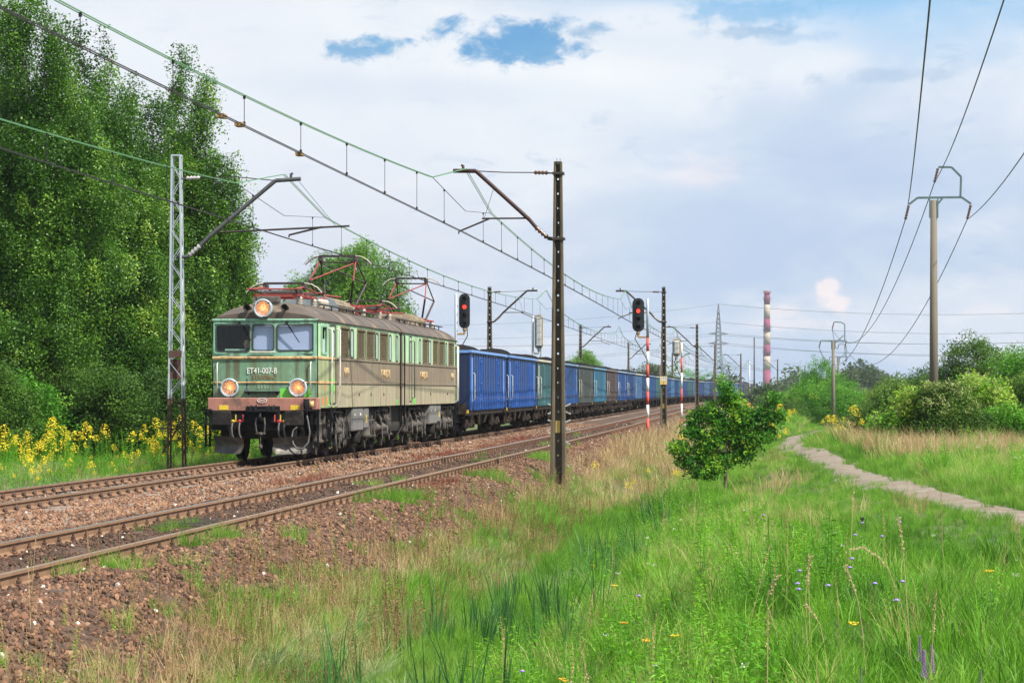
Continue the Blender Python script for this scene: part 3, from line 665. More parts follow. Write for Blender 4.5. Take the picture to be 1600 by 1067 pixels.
# wipers
for p, q in (((-.63, 3.36), (-.33, 2.93)), ((.55, 3.36), (.86, 2.87))):
    a = Vector((p[0], NF(p[0]) - .07, p[1])); b = Vector((q[0], NF(q[0]) - .035, q[1])); c = a.lerp(b, .45)
    wp = MB().tube([a + Vector((0, .06, .02)), a, c], [.03, .022, .014], 6).build('wiper', M['black'], front); MB().bar(c - (b - a) * .1, b, .02, .02).build('wiper_blade', M['black'], wp)
def lamp(x, z, r, y, par):
    o = MB(); o.mat(M['lampring']); o.lathe([(r * .92, y + .22), (r * .96, y + .02), (r, y - .02), (r * .98, y - .06), (r * .80, y - .07), (r * .77, y - .045), (r * .76, y - .03)], 'y', (x, 0, z), 28)
    lp = o.build('headlight', None, par)
    o = MB(); o.mat(M['reflector']); o.lathe([(r * .77, y - .03), (r * .70, y + .05), (r * .5, y + .11), (r * .22, y + .15), (0.0, y + .16)], 'y', (x, 0, z), 24); o.build('reflector', None, lp)
    o = MB(); o.lathe([(0, y - .02), (r * .24, y + .0), (r * .34, y + .05), (r * .2, y + .1), (0, y + .14)], 'y', (x + .01, 0, z + .0), 10); o.build('bulb', M['bulb'], lp)
    if z < 3:
        o = MB(); o.lathe([(0, y - .02), (r * .2, y - .02), (r * .2, y + .02)], 'y', (x + .03, 0, z - r * .5), 12); o.build('marker_lamp', M['oily'], lp)
    P = [(x + r * .78 * math.cos(t), y - .05, z + r * .78 * math.sin(t)) for t in np.linspace(0, 2 * PI, 24, endpoint=False)]
    MB().add(P, [tuple(range(24))[::-1]]).build('lens', M['glassdull'], lp)
    for t in (40, 160, 280): MB().lathe([(.018, y - .085), (.018, y - .06)], 'y', (x + r * .9 * math.cos(math.radians(t)), 0, z + r * .9 * math.sin(math.radians(t))), 6).build('clamp_screw', M['black'], lp)
lamp(-.86, 1.77, .235, -.10, front); lamp(.83, 1.77, .235, -.10, front); lamp(-.02, 3.70, .235, -.16, roofs[0][0])
MB().box(-.16, .12, -.1, .25, 3.42, 3.56, .03).build('lamp_foot', M['roof'], roofs[0][0])
for x in (-.43, .50):
    MB().lathe([(.05, .25), (.04, .1), (.05, .0), (.085, -.1), (.09, -.12), (.07, -.10), (.03, 0.)], 'y', (x, 0, 3.72), 14).build('horn', M['oily'], roofs[0][0])
MB().box(.26, .42, .1, .35, 3.9, 4.1, .03).build('vent_box', M['dustgrey'], roofs[0][0]) if False else None

# buffer beam and everything on it
mb = MB(); mb.mat(M['pink']).box(-1.37, 1.33, -.24, .25, 1.21, 1.53, .015); bb = mb.build('buffer_beam', parent=LOCO)
MB().box(-1.3, 1.3, -.2, .25, .74, 1.208).box(-.42, .42, -.26, -.19, .9, 1.33, .02).build('under_beam', M['black'], LOCO)
for x in (-.97, .79): MB().box(x - .115, x + .115, -.25, -.242, 1.235, 1.35).build('yellow_plate', M['yellow'], bb)
P = [(-.02 + .12 * math.cos(t), 1.465 + .062 * math.sin(t)) for t in np.linspace(0, 2 * PI, 20, endpoint=False)]
o = MB(); o.mat(M['pred']).prism(P, -.255, -.242); o.mat(M['white']); ring(o, P, [((p[0] + .02) * .88 - .02, (p[1] - 1.465) * .82 + 1.465) for p in P], 0, .008, lambda p, d: (p[0], -.255 - d, p[1])); bd = o.build('maker_plate', None, bb)
text_mesh('lettering', 'EKIM', .075, M['white'], bd, (-.02, -.258, 1.465), (PI / 2, 0, 0), sx=.9, depth=.002)
# hook housing
o = MB(); o.box(-.36, .36, -.5, -.24, 1.17, 1.24, .02); [o.prism([(-.5, 1.17), (-.5, 1.26), (-.25, 1.36), (-.25, 1.17)], x, x + .025, 'x') for x in (-.3, -.18, .14, .26)]; o.build('hook_bracket', M['black'], LOCO)
o = MB(); o.tube([(0, -.25, 1.0), (0, -.55, 1.0), (0, -.63, 1.04), (0, -.62, 1.12), (0, -.54, 1.15)], [.045, .05, .045, .035, .02], 8); dh = o.build('draw_hook', M['oily'], LOCO)
o = MB(); [o.tube([(x, -.56, 1.05), (x * 1.3, -.60, .9), (x * 1.1, -.57, .72), (x * .7, -.55, .66)], .022, 6) for x in (-.09, .09)]
o.lathe([(.05, .62), (.05, .7)], c=(0, -.56, 0), n=8); o.tube([(-.12, -.56, .66), (.12, -.56, .66)], .022, 6); o.build('screw_coupling', M['dustgrey'], dh)
o = MB(); o.tube([(0, -.56, .62), (.0, -.56, .40)], .012, 5); o.lathe([(.0, .28), (.05, .32), (.045, .38), (.0, .43)], c=(0, -.56, 0), n=8); o.build('tension_weight', M['dustgrey'], dh)
for x in (-.93, .84):
    bf = MB().lathe([(.16, .02), (.15, -.22), (.11, -.24), (.11, -.52), (.14, -.55)], 'y', (x, -.1, 1.035), 16).build('buffer', M['black'], LOCO)
    o = MB(); P = rrect(x - .235, x + .235, .86, 1.21, .05, 4); P2 = rrect(x - .215, x + .215, .88, 1.19, .04, 4); n = len(P)
    o.prism(P, -.70, -.65); o.add([(p[0], -.70, p[1]) for p in P] + [(p[0], -.715, p[1]) for p in P2] , [(i, (i + 1) % n, n + (i + 1) % n, n + i) for i in range(n)] + [tuple(range(n, 2 * n))[::-1]])
    o.build('buffer_head', M['oily'], bf)
# brake hoses with coloured cocks
for x, m, zt, zb in ((-.73, 'yellow', .95, .5), (-.55, 'red', .95, .52), (.42, 'red', .95, .52), (.56, 'yellow', .95, .5)):
    v = MB(); v.mat(M[m]).tube([(x - .05, -.3, zt), (x, -.36, zt + .02), (x + .05, -.36, zt)], .032, 8); v.box(x + (.07 if x < 0 else -.12), x + (.095 if x < 0 else -.095), -.37, -.355, zt, zt + .17); v = v.build('brake_cock', None, LOCO)
    MB().tube([(x, -.37, zt - .02), (x - .01, -.42, zt - .15), (x, -.42, zt - .3), (x + .05, -.38, zb)], .024, 7).build('brake_hose', M['hose'], v)
    MB().tube([(x + .05, -.38, zb), (x + .08, -.37, zb - .05)], .03, 7).build('hose_head', M[m], v)
# jumper cable on the right corner
o = MB(); o.mat(M['black']).lathe([(.07, 1.5), (.075, 1.3), (.05, 1.22), (.035, 1.1)], c=(1.08, -.32, 0), n=10); jb = o.build('jumper_socket', None, LOCO)
MB().tube([(1.08, -.32, 1.15), (1.13, -.36, .95), (1.18, -.4, .7), (1.15, -.45, .45), (1.03, -.48, .30), (.88, -.48, .3), (.78, -.45, .42), (.74, -.4, .6), (.76, -.34, .75), (.85, -.3, .82)], .022, 8).build('jumper_cable', M['hose'], jb)
MB().lathe([(.06, 1.45), (.06, 1.3)], c=(1.2, -.3, 0), n=8).build('jumper_plug', M['trim'], jb)
# corner steps
for x0, x1 in ((-1.40, -1.30), (1.20, 1.36)):
    o = MB()
    for x in (x0, x1): o.bar((x, -.3, 1.26), (x, -.3, .34), .03, .05)
    for z in (.36, .62, .88): o.box(x0 - .02, x1 + .02, -.38, -.2, z, z + .025)
    o.bar((x0, -.3, 1.2), (x1, -.3, 1.05), .03); o.box(x0 - .05, x1 + .05, -.36, -.2, 1.2, 1.25); o.build('corner_step', M['black'], LOCO)
# two plough blades
def plough(xa, xb, mir):
    mb = MB()
    def f(u, v):
        x = xa + (xb - xa) * u; out = u if mir > 0 else 1 - u     # out = 1 at the outer end
        zt = .56 + .06 * out; z0 = .17 + .10 * max(0, out - .75) ** 1 * 2.2 + (.12 * max(0, .08 - out) / .08); z = z0 + (zt - z0) * v
        return (x, -.62 + .35 * out + .16 * math.sin(v * PI) * 1.0 - .08 * v + .0, z)
    mb.grid(f, [0, .03, .08, .2, .4, .6, .75, .85, .94, 1], [0, .15, .35, .55, .75, 1]); n0 = len(mb.v)
    mb.grid(lambda u, v: Vector(f(u, v)) + Vector((0, .03, 0)), [0, .03, .08, .2, .4, .6, .75, .85, .94, 1], [0, .15, .35, .55, .75, 1])
    mb.build('plough_blade', M['plough'], LOCO)
plough(.30, 1.23, 1); plough(-1.20, -.42, -1)
[MB().bar((x, -.3, .5), (x, -.1, .9), .06).build('plough_bracket', M['black'], LOCO) for x in (-.8, .8)]

# cab interior seen through the left pane
MB().box(-1.2, 1.25, 1.9, 1.95, 1.35, 3.38).box(-1.22, 1.28, .08, 1.9, 1.9, 1.95).build('cab_back_wall', M['cabin'], secA)
MB().box(-1.15, -.35, .15, .45, 2.5, 2.64, .03).box(-.95, -.55, .1, .3, 2.64, 2.68).build('control_desk', M['cabin'], secA)
MB().box(-.74, -.30, .85, .95, 2.2, 2.85, .04).build('seat', M['black'], secA)
# quarter window: sliding pane half open
o = MB(); ring(o, rrect(.28, .82, 2.58, 3.32, .05), rrect(.34, .76, 2.64, 3.26, .03), 0, .02, lambda p, d: (wA(p[0]) + d + .002, p[0], p[1])); o.build('window_frame', M['teal'], secA)
MB().add([(wA(.33) - .03, .33, 2.63), (wA(.77) - .03, .77, 2.63), (wA(.77) - .03, .77, 2.97), (wA(.33) - .03, .33, 2.97)], [(0, 1, 2, 3)]).build('window_pane', M['panepale'], secA)
# rear end of the loco and the joint
mb = MB(); mb.box(-1.1, 1.1, 12.75, 13.3, 1.5, 3.4); mb.build('gangway_bellows', M['black'], LOCO)
mb = MB(); mb.mat(M['mint']).box(-1.29, 1.29, 27.1, 27.19, Z2, ZT); mb.mat(M['front_green']).box(-1.29, 1.29, 27.1, 27.19, ZB, Z2 - .003); mb.build('rear_panel', None, LOCO)
for sec, y in ((secA, 12.8), (secB, 13.25)):
    MB().box(-HW + .003, HW - .003, y - .05 if y < 13 else y, y if y < 13 else y + .05, ZB + .003, ZT - .003).build('end_wall', M['grime_band'], sec)
for y in (12.55, 13.4): MB().tube([(HW + .01, y, 3.35), (HW + .05, y, 3.3), (HW + .05, y, .7)], .02, 6).build('drain_pipe', M['black'], LOCO)
for x in (-.875, .875): MB().lathe([(.15, 27.2), (.11, 27.25), (.11, 27.6), (.24, 27.64), (.24, 27.68)], 'y', (x, 0, 1.035), 14).build('buffer', M['black'], LOCO)
MB().box(-1.3, 1.3, 27.0, 27.3, .8, 1.27).build('under_beam', M['black'], LOCO)

# running gear
def wheelset(par, y, r=.62):
    o = MB()
    for s in (-1, 1):
        o.lathe([(.0, s * .80), (.1, s * .80), (.12, s * .70), (r * .72, s * .72), (r * .80, s * .82), (r * .97, s * .82), (r, s * .70), (r + .03, s * .69), (r + .03, s * .66), (.0, s * .66)], 'x', (0, y, r - .003), 28)
    o.tube([(-.75, y, r), (.75, y, r)], .09, 10); return o.build('wheelset', M['oily'], par)
def bogie(yc, seed):
    r = random.Random(seed)
    b = MB()
    for s in (-1, 1):
        x = s * 1.02
        b.prism([(yc - 2.25, .78), (yc - 2.25, .98), (yc - .9, 1.0), (yc - .5, .80), (yc + .5, .80), (yc + .9, 1.0), (yc + 2.25, .98), (yc + 2.25, .78), (yc + .8, .74), (yc + .5, .52), (yc - .5, .52), (yc - .8, .74)], x - .06, x + .06, 'x')
    b.box(-1, 1, yc - .35, yc + .35, .55, .8); b.box(-1, 1, yc - 2.2, yc - 2.05, .75, .95); b.box(-1, 1, yc + 2.05, yc + 2.2, .75, .95)
    bg = b.build('bogie', M['oily'], LOCO)
    for dy in (-1.52, 1.52):
        y = yc + dy; wheelset(bg, y)
        MB().box(1.08, 1.28, y - .2, y + .2, .45, .8, .05).lathe([(.17, 1.26), (.16, 1.34), (.12, 1.37), (.05, 1.38)], 'x', (0, y, .62), 16).build('axle_box', M['oily'], bg)
        for q in (-.38, .38):
            MB().lathe([(.10, .40), (.19, .46), (.13, .52), (.12, .86), (.15, .9), (.06, .93)], c=(1.2, y + q, 0), n=12).build('coil_spring', M['dustgrey'] if r.random() < .3 else M['oily'], bg)
            MB().tube([(1.24, y + q, .9), (1.27, y + q, 1.18), (1.22, y + q + .25 * (1 if q > 0 else -1), 1.2)], .03, 7).build('pipe', M['dustgrey'], bg)
        MB().prism([(y - .27, .36), (y + .27, .36), (y + .05, .13), (y - .05, .13)], 1.05, 1.12, 'x').build('guard_bracket', M['dustgrey'], bg)
        for q in (-1, 1):
            MB().prism([(y + q * .66, .85), (y + q * .74, .85), (y + q * .78, .4), (y + q * .68, .35)], .86, .96, 'x').build('brake_shoe', M['dustgrey'], bg)
            MB().tube([(1.2, y + q * .62, 1.1), (1.22, y + q * .68, .7), (1.02, y + q * .72, .28), (.82, y + q * .66, .16)], .02, 6).build('sand_pipe', M['dustgrey'], bg)
    # damper, rods, cables and conical castings
    MB().tube([(1.26, yc - .3, 1.05), (1.28, yc + .3, .62)], .05, 8).tube([(1.26, yc - .3, 1.05), (1.27, yc - .05, .87)], .065, 8).build('damper', M['oily'], bg)
    for y in (yc - .5, yc + .55):
        MB().lathe([(.19, 1.12), (.17, 1.25), (.08, 1.36), (.04, 1.42)], 'x', (0, y, .68), 14).build('spring_cap', M['dustgrey'], bg)
    MB().tube([(1.25, yc - 1.1, 1.15), (1.29, yc - 1.1, 1.16), (1.29, yc - .15, 1.14)], .035, 8).build('pipe', M['dustgrey'], bg)
    MB().tube([(1.25, yc + .35, 1.15), (1.29, yc + .35, 1.16), (1.29, yc + 1.2, 1.14)], .035, 8).build('pipe', M['dustgrey'], bg)
    for k in range(7):
        y = yc + r.uniform(-2.1, 2.1); dy = r.uniform(.15, .5); z = r.uniform(.25, .5)
        MB().tube([(1.2, y, 1.2), (1.3, y + .05, .85), (1.34, y + dy * .5, z), (1.3, y + dy, .8), (1.18, y + dy, 1.2)], .014, 5).build('cable', M['hose'], bg)
    for k in range(5):
        y = yc + r.uniform(-2.2, 2.2); h = r.uniform(.1, .3)
        MB().box(1.12, r.uniform(1.22, 1.34), y, y + r.uniform(.1, .3), 1.0 - h, 1.2, .02).build('small_box', M[r.choice(['oily', 'dustgrey', 'black'])], bg)
for i, yc in enumerate((2.35, 9.9, 17.1, 24.7)): bogie(yc, i + 3)
for ya, lab in ((4.55, 1), (19.6, 2)):
    bx = MB().box(1.05, 1.40, ya, ya + 1.75, .64, 1.25, .02).build('equipment_box', M['boxgrey'], LOCO)
    for q in (ya + .03, ya + .9):
        for z0, z1 in ((.67, .93), (.95, 1.22)): MB().box(1.40, 1.412, q, q + .82, z0, z1, .01).build('box_door', M['boxgrey'], bx)
    MB().box(1.412, 1.417, ya + .3, ya + .42, 1.06, 1.09).build('tag', M['white'], bx); MB().box(1.412, 1.417, ya + 1.2, ya + 1.34, 1.05, 1.11).build('tag', M['white'], bx)
    bx = MB().box(1.05, 1.40, ya + 2.0, ya + 2.75, .7, 1.25, .02).build('equipment_box', M['boxgrey'], LOCO); MB().box(1.40, 1.408, ya + 2.25, ya + 2.4, .85, 1.05).build('warning_strip', M['yellow'], bx)
    MB().lathe([(.13, ya + 1.9), (.16, ya + 1.8), (.16, ya + .2), (.13, ya + .1)], 'y', (1.0, 0, .5), 12).build('air_tank', M['oily'], LOCO)
    MB().lathe([(.12, .3), (.15, .36), (.15, .6), (.1, .64)], c=(1.25, ya + 1.3, 0), n=12).build('filter_bowl', M['oily'], LOCO)
for y in (1.4, 26.3):      # ladders below the cab doors
    o = MB(); [o.bar((1.44, q, 1.3), (1.40, q, .3), .04, .05) for q in (y - .25, y + .25)]; [o.box(1.34, 1.5, y - .25, y + .25, z, z + .03) for z in (.34, .62, .9, 1.16)]; o.build('cab_steps', M['black'], LOCO)
for y in (.35, .75, 1.9): MB().tube([(1.15, y, 1.2), (1.22, y + .1, .9), (1.15, y + .2, .6), (1.2, y + .45, .5)], .03, 7).build('pipe', M['dustgrey'], LOCO)
MB().box(-1.15, 1.1, .25, 27, .52, 1.262).build('shade_filler', M['louvre_dark'], LOCO)  # dark box added to block daylight between the wheels and deepen the shade

# roof gear: pantographs, resistor covers, insulators
def panto(yc, up):
    o = MB(); o.mat(M['pred'])
    for s in (-1, 1): o.bar((s * .55, yc - 1.15, 4.08), (s * .55, yc + 1.15, 4.08), .07, .06)
    for y in (-1.1, -.4, .4, 1.1): o.bar((-.62, yc + y, 4.08), (.62, yc + y, 4.08), .07, .05)
    p = o.build('pantograph', None, LOCO, label='raised pantograph' if up else 'folded red pantograph')
    for s in (-1, 1):
        for y in (-1.0, 1.0):
            MB().lathe([(.09, 3.82), (.05, 3.86), (.1, 3.88), (.05, 3.92), (.1, 3.94), (.05, 3.98), (.1, 4.0), (.05, 4.05)], c=(s * .55, yc + y, 0), n=10).build('insulator', M['insul'], p)
    if up:
        HZ = 5.52; KZ = 4.78
        for q in (-1, 1):          # each side of the diamond
            yk = yc + q * 1.15; y0 = yc + q * .45
            for s in (-1, 1):
                MB().tube([(s * .42, y0, 4.12), (s * .62, yk, KZ)], .034, 6).build('lower_arm', M['pdark'], p)
                MB().tube([(s * .62, yk, KZ), (s * .52, yc + q * .12, HZ - .17)], .021, 6).build('upper_arm', M['pred'] if q < 0 else M['pdark'], p)
            MB().tube([(-.62, yk, KZ), (.5, yc + q * .1, HZ - .2)] if q < 0 else [(.62, yk, KZ), (-.5, yc + q * .1, HZ - .2)], .02, 6).build('cross_brace', M['pred'] if q < 0 else M['pdark'], p)
            MB().tube([(-.44, y0, 4.14), (.44, y0, 4.14)], .03, 6).build('main_shaft', M['pdark'], p)
        MB().tube([(-.55, yc, HZ - .18), (.55, yc, HZ - .18)], .022, 6).build('head_rail', M['pdark'], p)
    else:
        HZ = 4.42
        for q in (-1, 1):
            yk = yc + q * 1.45
            for s in (-1, 1):
                MB().tube([(s * .42, yc + q * .45, 4.12), (s * .55, yk, 4.2)], .04, 6).build('lower_arm', M['pdark'], p)
                MB().tube([(s * .55, yk, 4.22), (s * .5, yc + q * .1, 4.32)], .024, 6).build('upper_arm', M['pred'], p)
            MB().tube([(-.7, yk, 4.22), (.7, yk, 4.22)], .022, 6).build('knee_tube', M['pred'], p)
        MB().tube([(-.5, yc - .3, 4.16), (.5, yc - .3, 4.16)], .07, 10).build('main_shaft', M['pdark'], p)
        MB().box(-.2, .2, yc + .1, yc + .7, 4.12, 4.22, .02).build('spring_box', M['pred'], p)
    for dy in (-.16, .16):         # carbon strips with drooping horns
        MB().bar((-.52, yc + dy, HZ), (.52, yc + dy, HZ), .05, .045).build('collector_strip', M['pdark'], p)
        for s in (-1, 1):
            MB().tube([(s * .52, yc + dy, HZ), (s * .7, yc + dy, HZ - .03), (s * .86, yc + dy, HZ - .12), (s * .97, yc + dy, HZ - .24)], .014, 6).build('horn', M['insul'] if dy < 0 else M['pdark'], p)
    for s in (-1, 1): MB().box(s * .5 - .05, s * .5 + .05, yc - .18, yc + .18, HZ - .16, HZ - .02, .02).build('head_bracket', M['pdark'], p)
    return p
panto(2.6, False); panto(10.6, True); panto(15.6, False); panto(25.4, True)
def cover(y0, y1, m0):
    c = MB(); P = [(-.75, 3.82), (-.75, 4.05), (-.6, 4.2), (.35, 4.22), (.62, 4.12), (.75, 3.98), (.75, 3.82)]
    c.mat(M[m0]).prism(P, y0, y0 + .12); c.mat(M['louvre_dark']).prism([(p[0] * .96, 3.82 + (p[1] - 3.82) * .95) for p in P], y0 + .12, y1 - .02); c = c.build('resistor_box', None, LOCO)
    for k in range(9):
        y = y0 + .16 + k * (y1 - y0 - .2) / 9
        MB().prism(P, y, y + .03).build('fin', M['resistor'], c)
    for z, x in ((3.9, .77), (4.0, .75), (4.1, .64)): MB().bar((x, y0, z), (x, y1, z), .03).build('fin_bar', M['resistor'], c)
cover(6.2, 7.5, 'steelblue'); cover(7.6, 8.7, 'steelblue'); cover(21.6, 22.5, 'resistor'); cover(22.6, 23.6, 'resistor')
for y in (4.9, 5.25, 5.6):
    MB().lathe([(.1, 3.84), (.06, 3.88), (.12, 3.9), (.06, 3.94), (.12, 3.97), (.06, 4.0), (.12, 4.03), (.05, 4.1)], c=(.5, y, 0), n=10).build('insulator', M['insul'], LOCO)
MB().lathe([(.12, 4.6), (.16, 4.65), (.16, 5.1), (.12, 5.15)], 'y', (.45, .1, 4.0), 10).build('surge_arrester', M['insul'], LOCO) if False else None
MB().tube([(.5, 4.9, 4.12), (.5, 5.6, 4.12), (.3, 6.6, 4.26), (.3, 9.2, 4.3)], .025, 6).build('roof_busbar', M['pred'], LOCO)
MB().tube([(.35, 17.2, 4.1), (.35, 19, 4.15), (.3, 21.4, 4.2)], .025, 6).build('roof_busbar', M['pred'], LOCO)
for y in (17.9, 19.2, 20.5): MB().box(-.2, .5, y, y + .6, 3.84, 4.0 + .05 * (y % 1), .03).build('roof_hatch', M['roof'], LOCO)
MB().box(-.35, .25, -.0 + .55, .75, 3.85, 4.02, .03).build('roof_step', M['dustgrey'], LOCO)

# the driver
M['skin'] = material('skin', (.62, .36, .27), .6, var=.06)
M['hair'] = material('short_dark_hair', (.03, .022, .018), .8, var=.1)
M['jacket'] = material('dark_jacket', (.03, .035, .05), .9, var=.1)
def person_seated(loc, rz):
    p = empty('person', loc, rz, label='driver in a dark jacket sitting behind the left cab window, looking out along the line', cat='person')
    # one continuous skinned body: joints as (position, radius)
    J = {'pelvis': ((0, 0, .1), .15), 'waist': ((0, .02, .3), .14), 'chest': ((0, .02, .5), .17), 'neck0': ((0, .0, .62), .07), 'neck': ((0, -.01, .68), .055), 'head': ((0, -.02, .77), .085), 'crown': ((0, -.01, .85), .075),
         'shl': ((-.19, .02, .57), .07), 'ell': ((-.26, -.08, .33), .05), 'wrl': ((-.2, -.32, .32), .033), 'hal': ((-.19, -.38, .33), .035), 'shr': ((.19, .02, .57), .07), 'elr': ((.27, -.06, .33), .05), 'wrr': ((.2, -.3, .32), .033), 'har': ((.19, -.36, .33), .035),
         'hil': ((-.1, -.02, .06), .11), 'knl': ((-.13, -.42, .08), .08), 'anl': ((-.13, -.45, -.34), .05), 'hir': ((.1, -.02, .06), .11), 'knr': ((.13, -.42, .08), .08), 'anr': ((.13, -.45, -.34), .05), 'tol': ((-.13, -.62, -.4), .045), 'tor': ((.13, -.62, -.4), .045)}
    E = [('pelvis', 'waist'), ('waist', 'chest'), ('chest', 'neck0'), ('neck0', 'neck'), ('neck', 'head'), ('head', 'crown'), ('chest', 'shl'), ('shl', 'ell'), ('ell', 'wrl'), ('wrl', 'hal'), ('chest', 'shr'), ('shr', 'elr'), ('elr', 'wrr'), ('wrr', 'har'),
         ('pelvis', 'hil'), ('hil', 'knl'), ('knl', 'anl'), ('anl', 'tol'), ('pelvis', 'hir'), ('hir', 'knr'), ('knr', 'anr'), ('anr', 'tor')]
    K = list(J); me = bpy.data.meshes.new('body'); me.from_pydata([J[k][0] for k in K], [(K.index(a), K.index(b)) for a, b in E], []); o = link_mesh('body', me, p)
    md = o.modifiers.new('skin', 'SKIN'); md.use_smooth_shade = True
    for i, k in enumerate(K):
        me.skin_vertices[0].data[i].radius = (J[k][1],) * 2
        if k == 'pelvis': me.skin_vertices[0].data[i].use_root = True
    o.modifiers.new('sub', 'SUBSURF').levels = 1; o.modifiers['sub'].render_levels = 2
    me.materials.append(M['jacket'])
    hd = MB(); hd.mat(M['skin']).lathe([(.0, .655), (.05, .665), (.075, .70), (.088, .76), (.09, .82), (.075, .875), (.04, .9), (0, .905)], c=(0, -.035, 0), n=16)
    hd.tube([(0, -.118, .80), (0, -.145, .765), (0, -.118, .755)], [.01, .017, .01], 6); [hd.lathe([(0, x - .01), (.028, x), (0, x + .012)], 'x', (0, -.03, .785), 8) for x in (-.092, .092)]
    for x in (-.033, .033): hd.mat(M['hair']).lathe([(0, .798), (.011, .805), (0, .812)], c=(x, -.117, 0), n=8); hd.box(x - .02, x + .02, -.124, -.112, .82, .826)
    hd.mat(M['pred']).box(-.025, .025, -.121, -.11, .725, .731); hd.build('face', None, p)
    MB().lathe([(.095, .80), (.099, .84), (.085, .89), (.045, .92), (0, .925)], c=(0, -.018, 0), n=16).build('hair', M['hair'], p)
    for s in (-1, 1):
        h = MB()
        for k in range(4): h.tube([(s * .19 + (k - 1.5) * .019, -.40, .335), (s * .19 + (k - 1.5) * .02, -.445, .335), (s * .19 + (k - 1.5) * .02, -.465, .31), (s * .19 + (k - 1.5) * .019, -.45, .29)], [.009, .009, .008, .007], 6)
        h.tube([(s * .16, -.38, .33), (s * .14, -.41, .32), (s * .145, -.44, .305)], .01, 6); h.box(s * .19 - .04, s * .19 + .04, -.41, -.345, .318, .345, .012); h.build('hand', M['skin'], p)
    return p
Rz = Matrix.Rotation(-ANG, 3, 'Z'); q = Vector((LX, LY, 0)) + Rz @ Vector((-.52, .44, 2.06)); person_seated(q, -ANG - .1)
# ================= the coal wagons =================
M['wpaint'] = material('wagon_paint', (0, 0, 0), .5, var=.12, scale=1.5, objcol=True, streak=((.05, .042, .036), 3.0, .50, .70, .7), col3=(.13, .08, .055), c3=(.66, .74), c3scale=5)
M['wpost'] = material('wagon_post_paint', (0, 0, 0), .5, var=.12, scale=3, objcol=True, col3=(.2, .13, .09), c3=(.64, .72), c3scale=5)
M['wgear'] = material('wagon_running_gear', (.022, .018, .015), .9, var=.4, scale=5, spec=.15, col2=(.075, .05, .036), c2=(.5, .7), c2scale=4)
M['wdark'] = material('wagon_underside', (.02, .017, .015), .95, var=.3)
M['wrust'] = material('rust_orange_casting', (.2, .11, .07), .85, var=.3, scale=9)
M['coal'] = material('coal', (.011, .011, .012), .95, spec=.1, var=.4, scale=5, bump=.05, bscale=8)
WLEN = 14.0
COLS = dict(bright=(.010, .055, .22), blue=(.013, .052, .165), deep=(.012, .04, .125), teal=(.03, .09, .105), cyan=(.022, .10, .17), dark=(.04, .052, .052), brown=(.052, .04, .042), grey=(.07, .075, .08), faded=(.045, .11, .22))
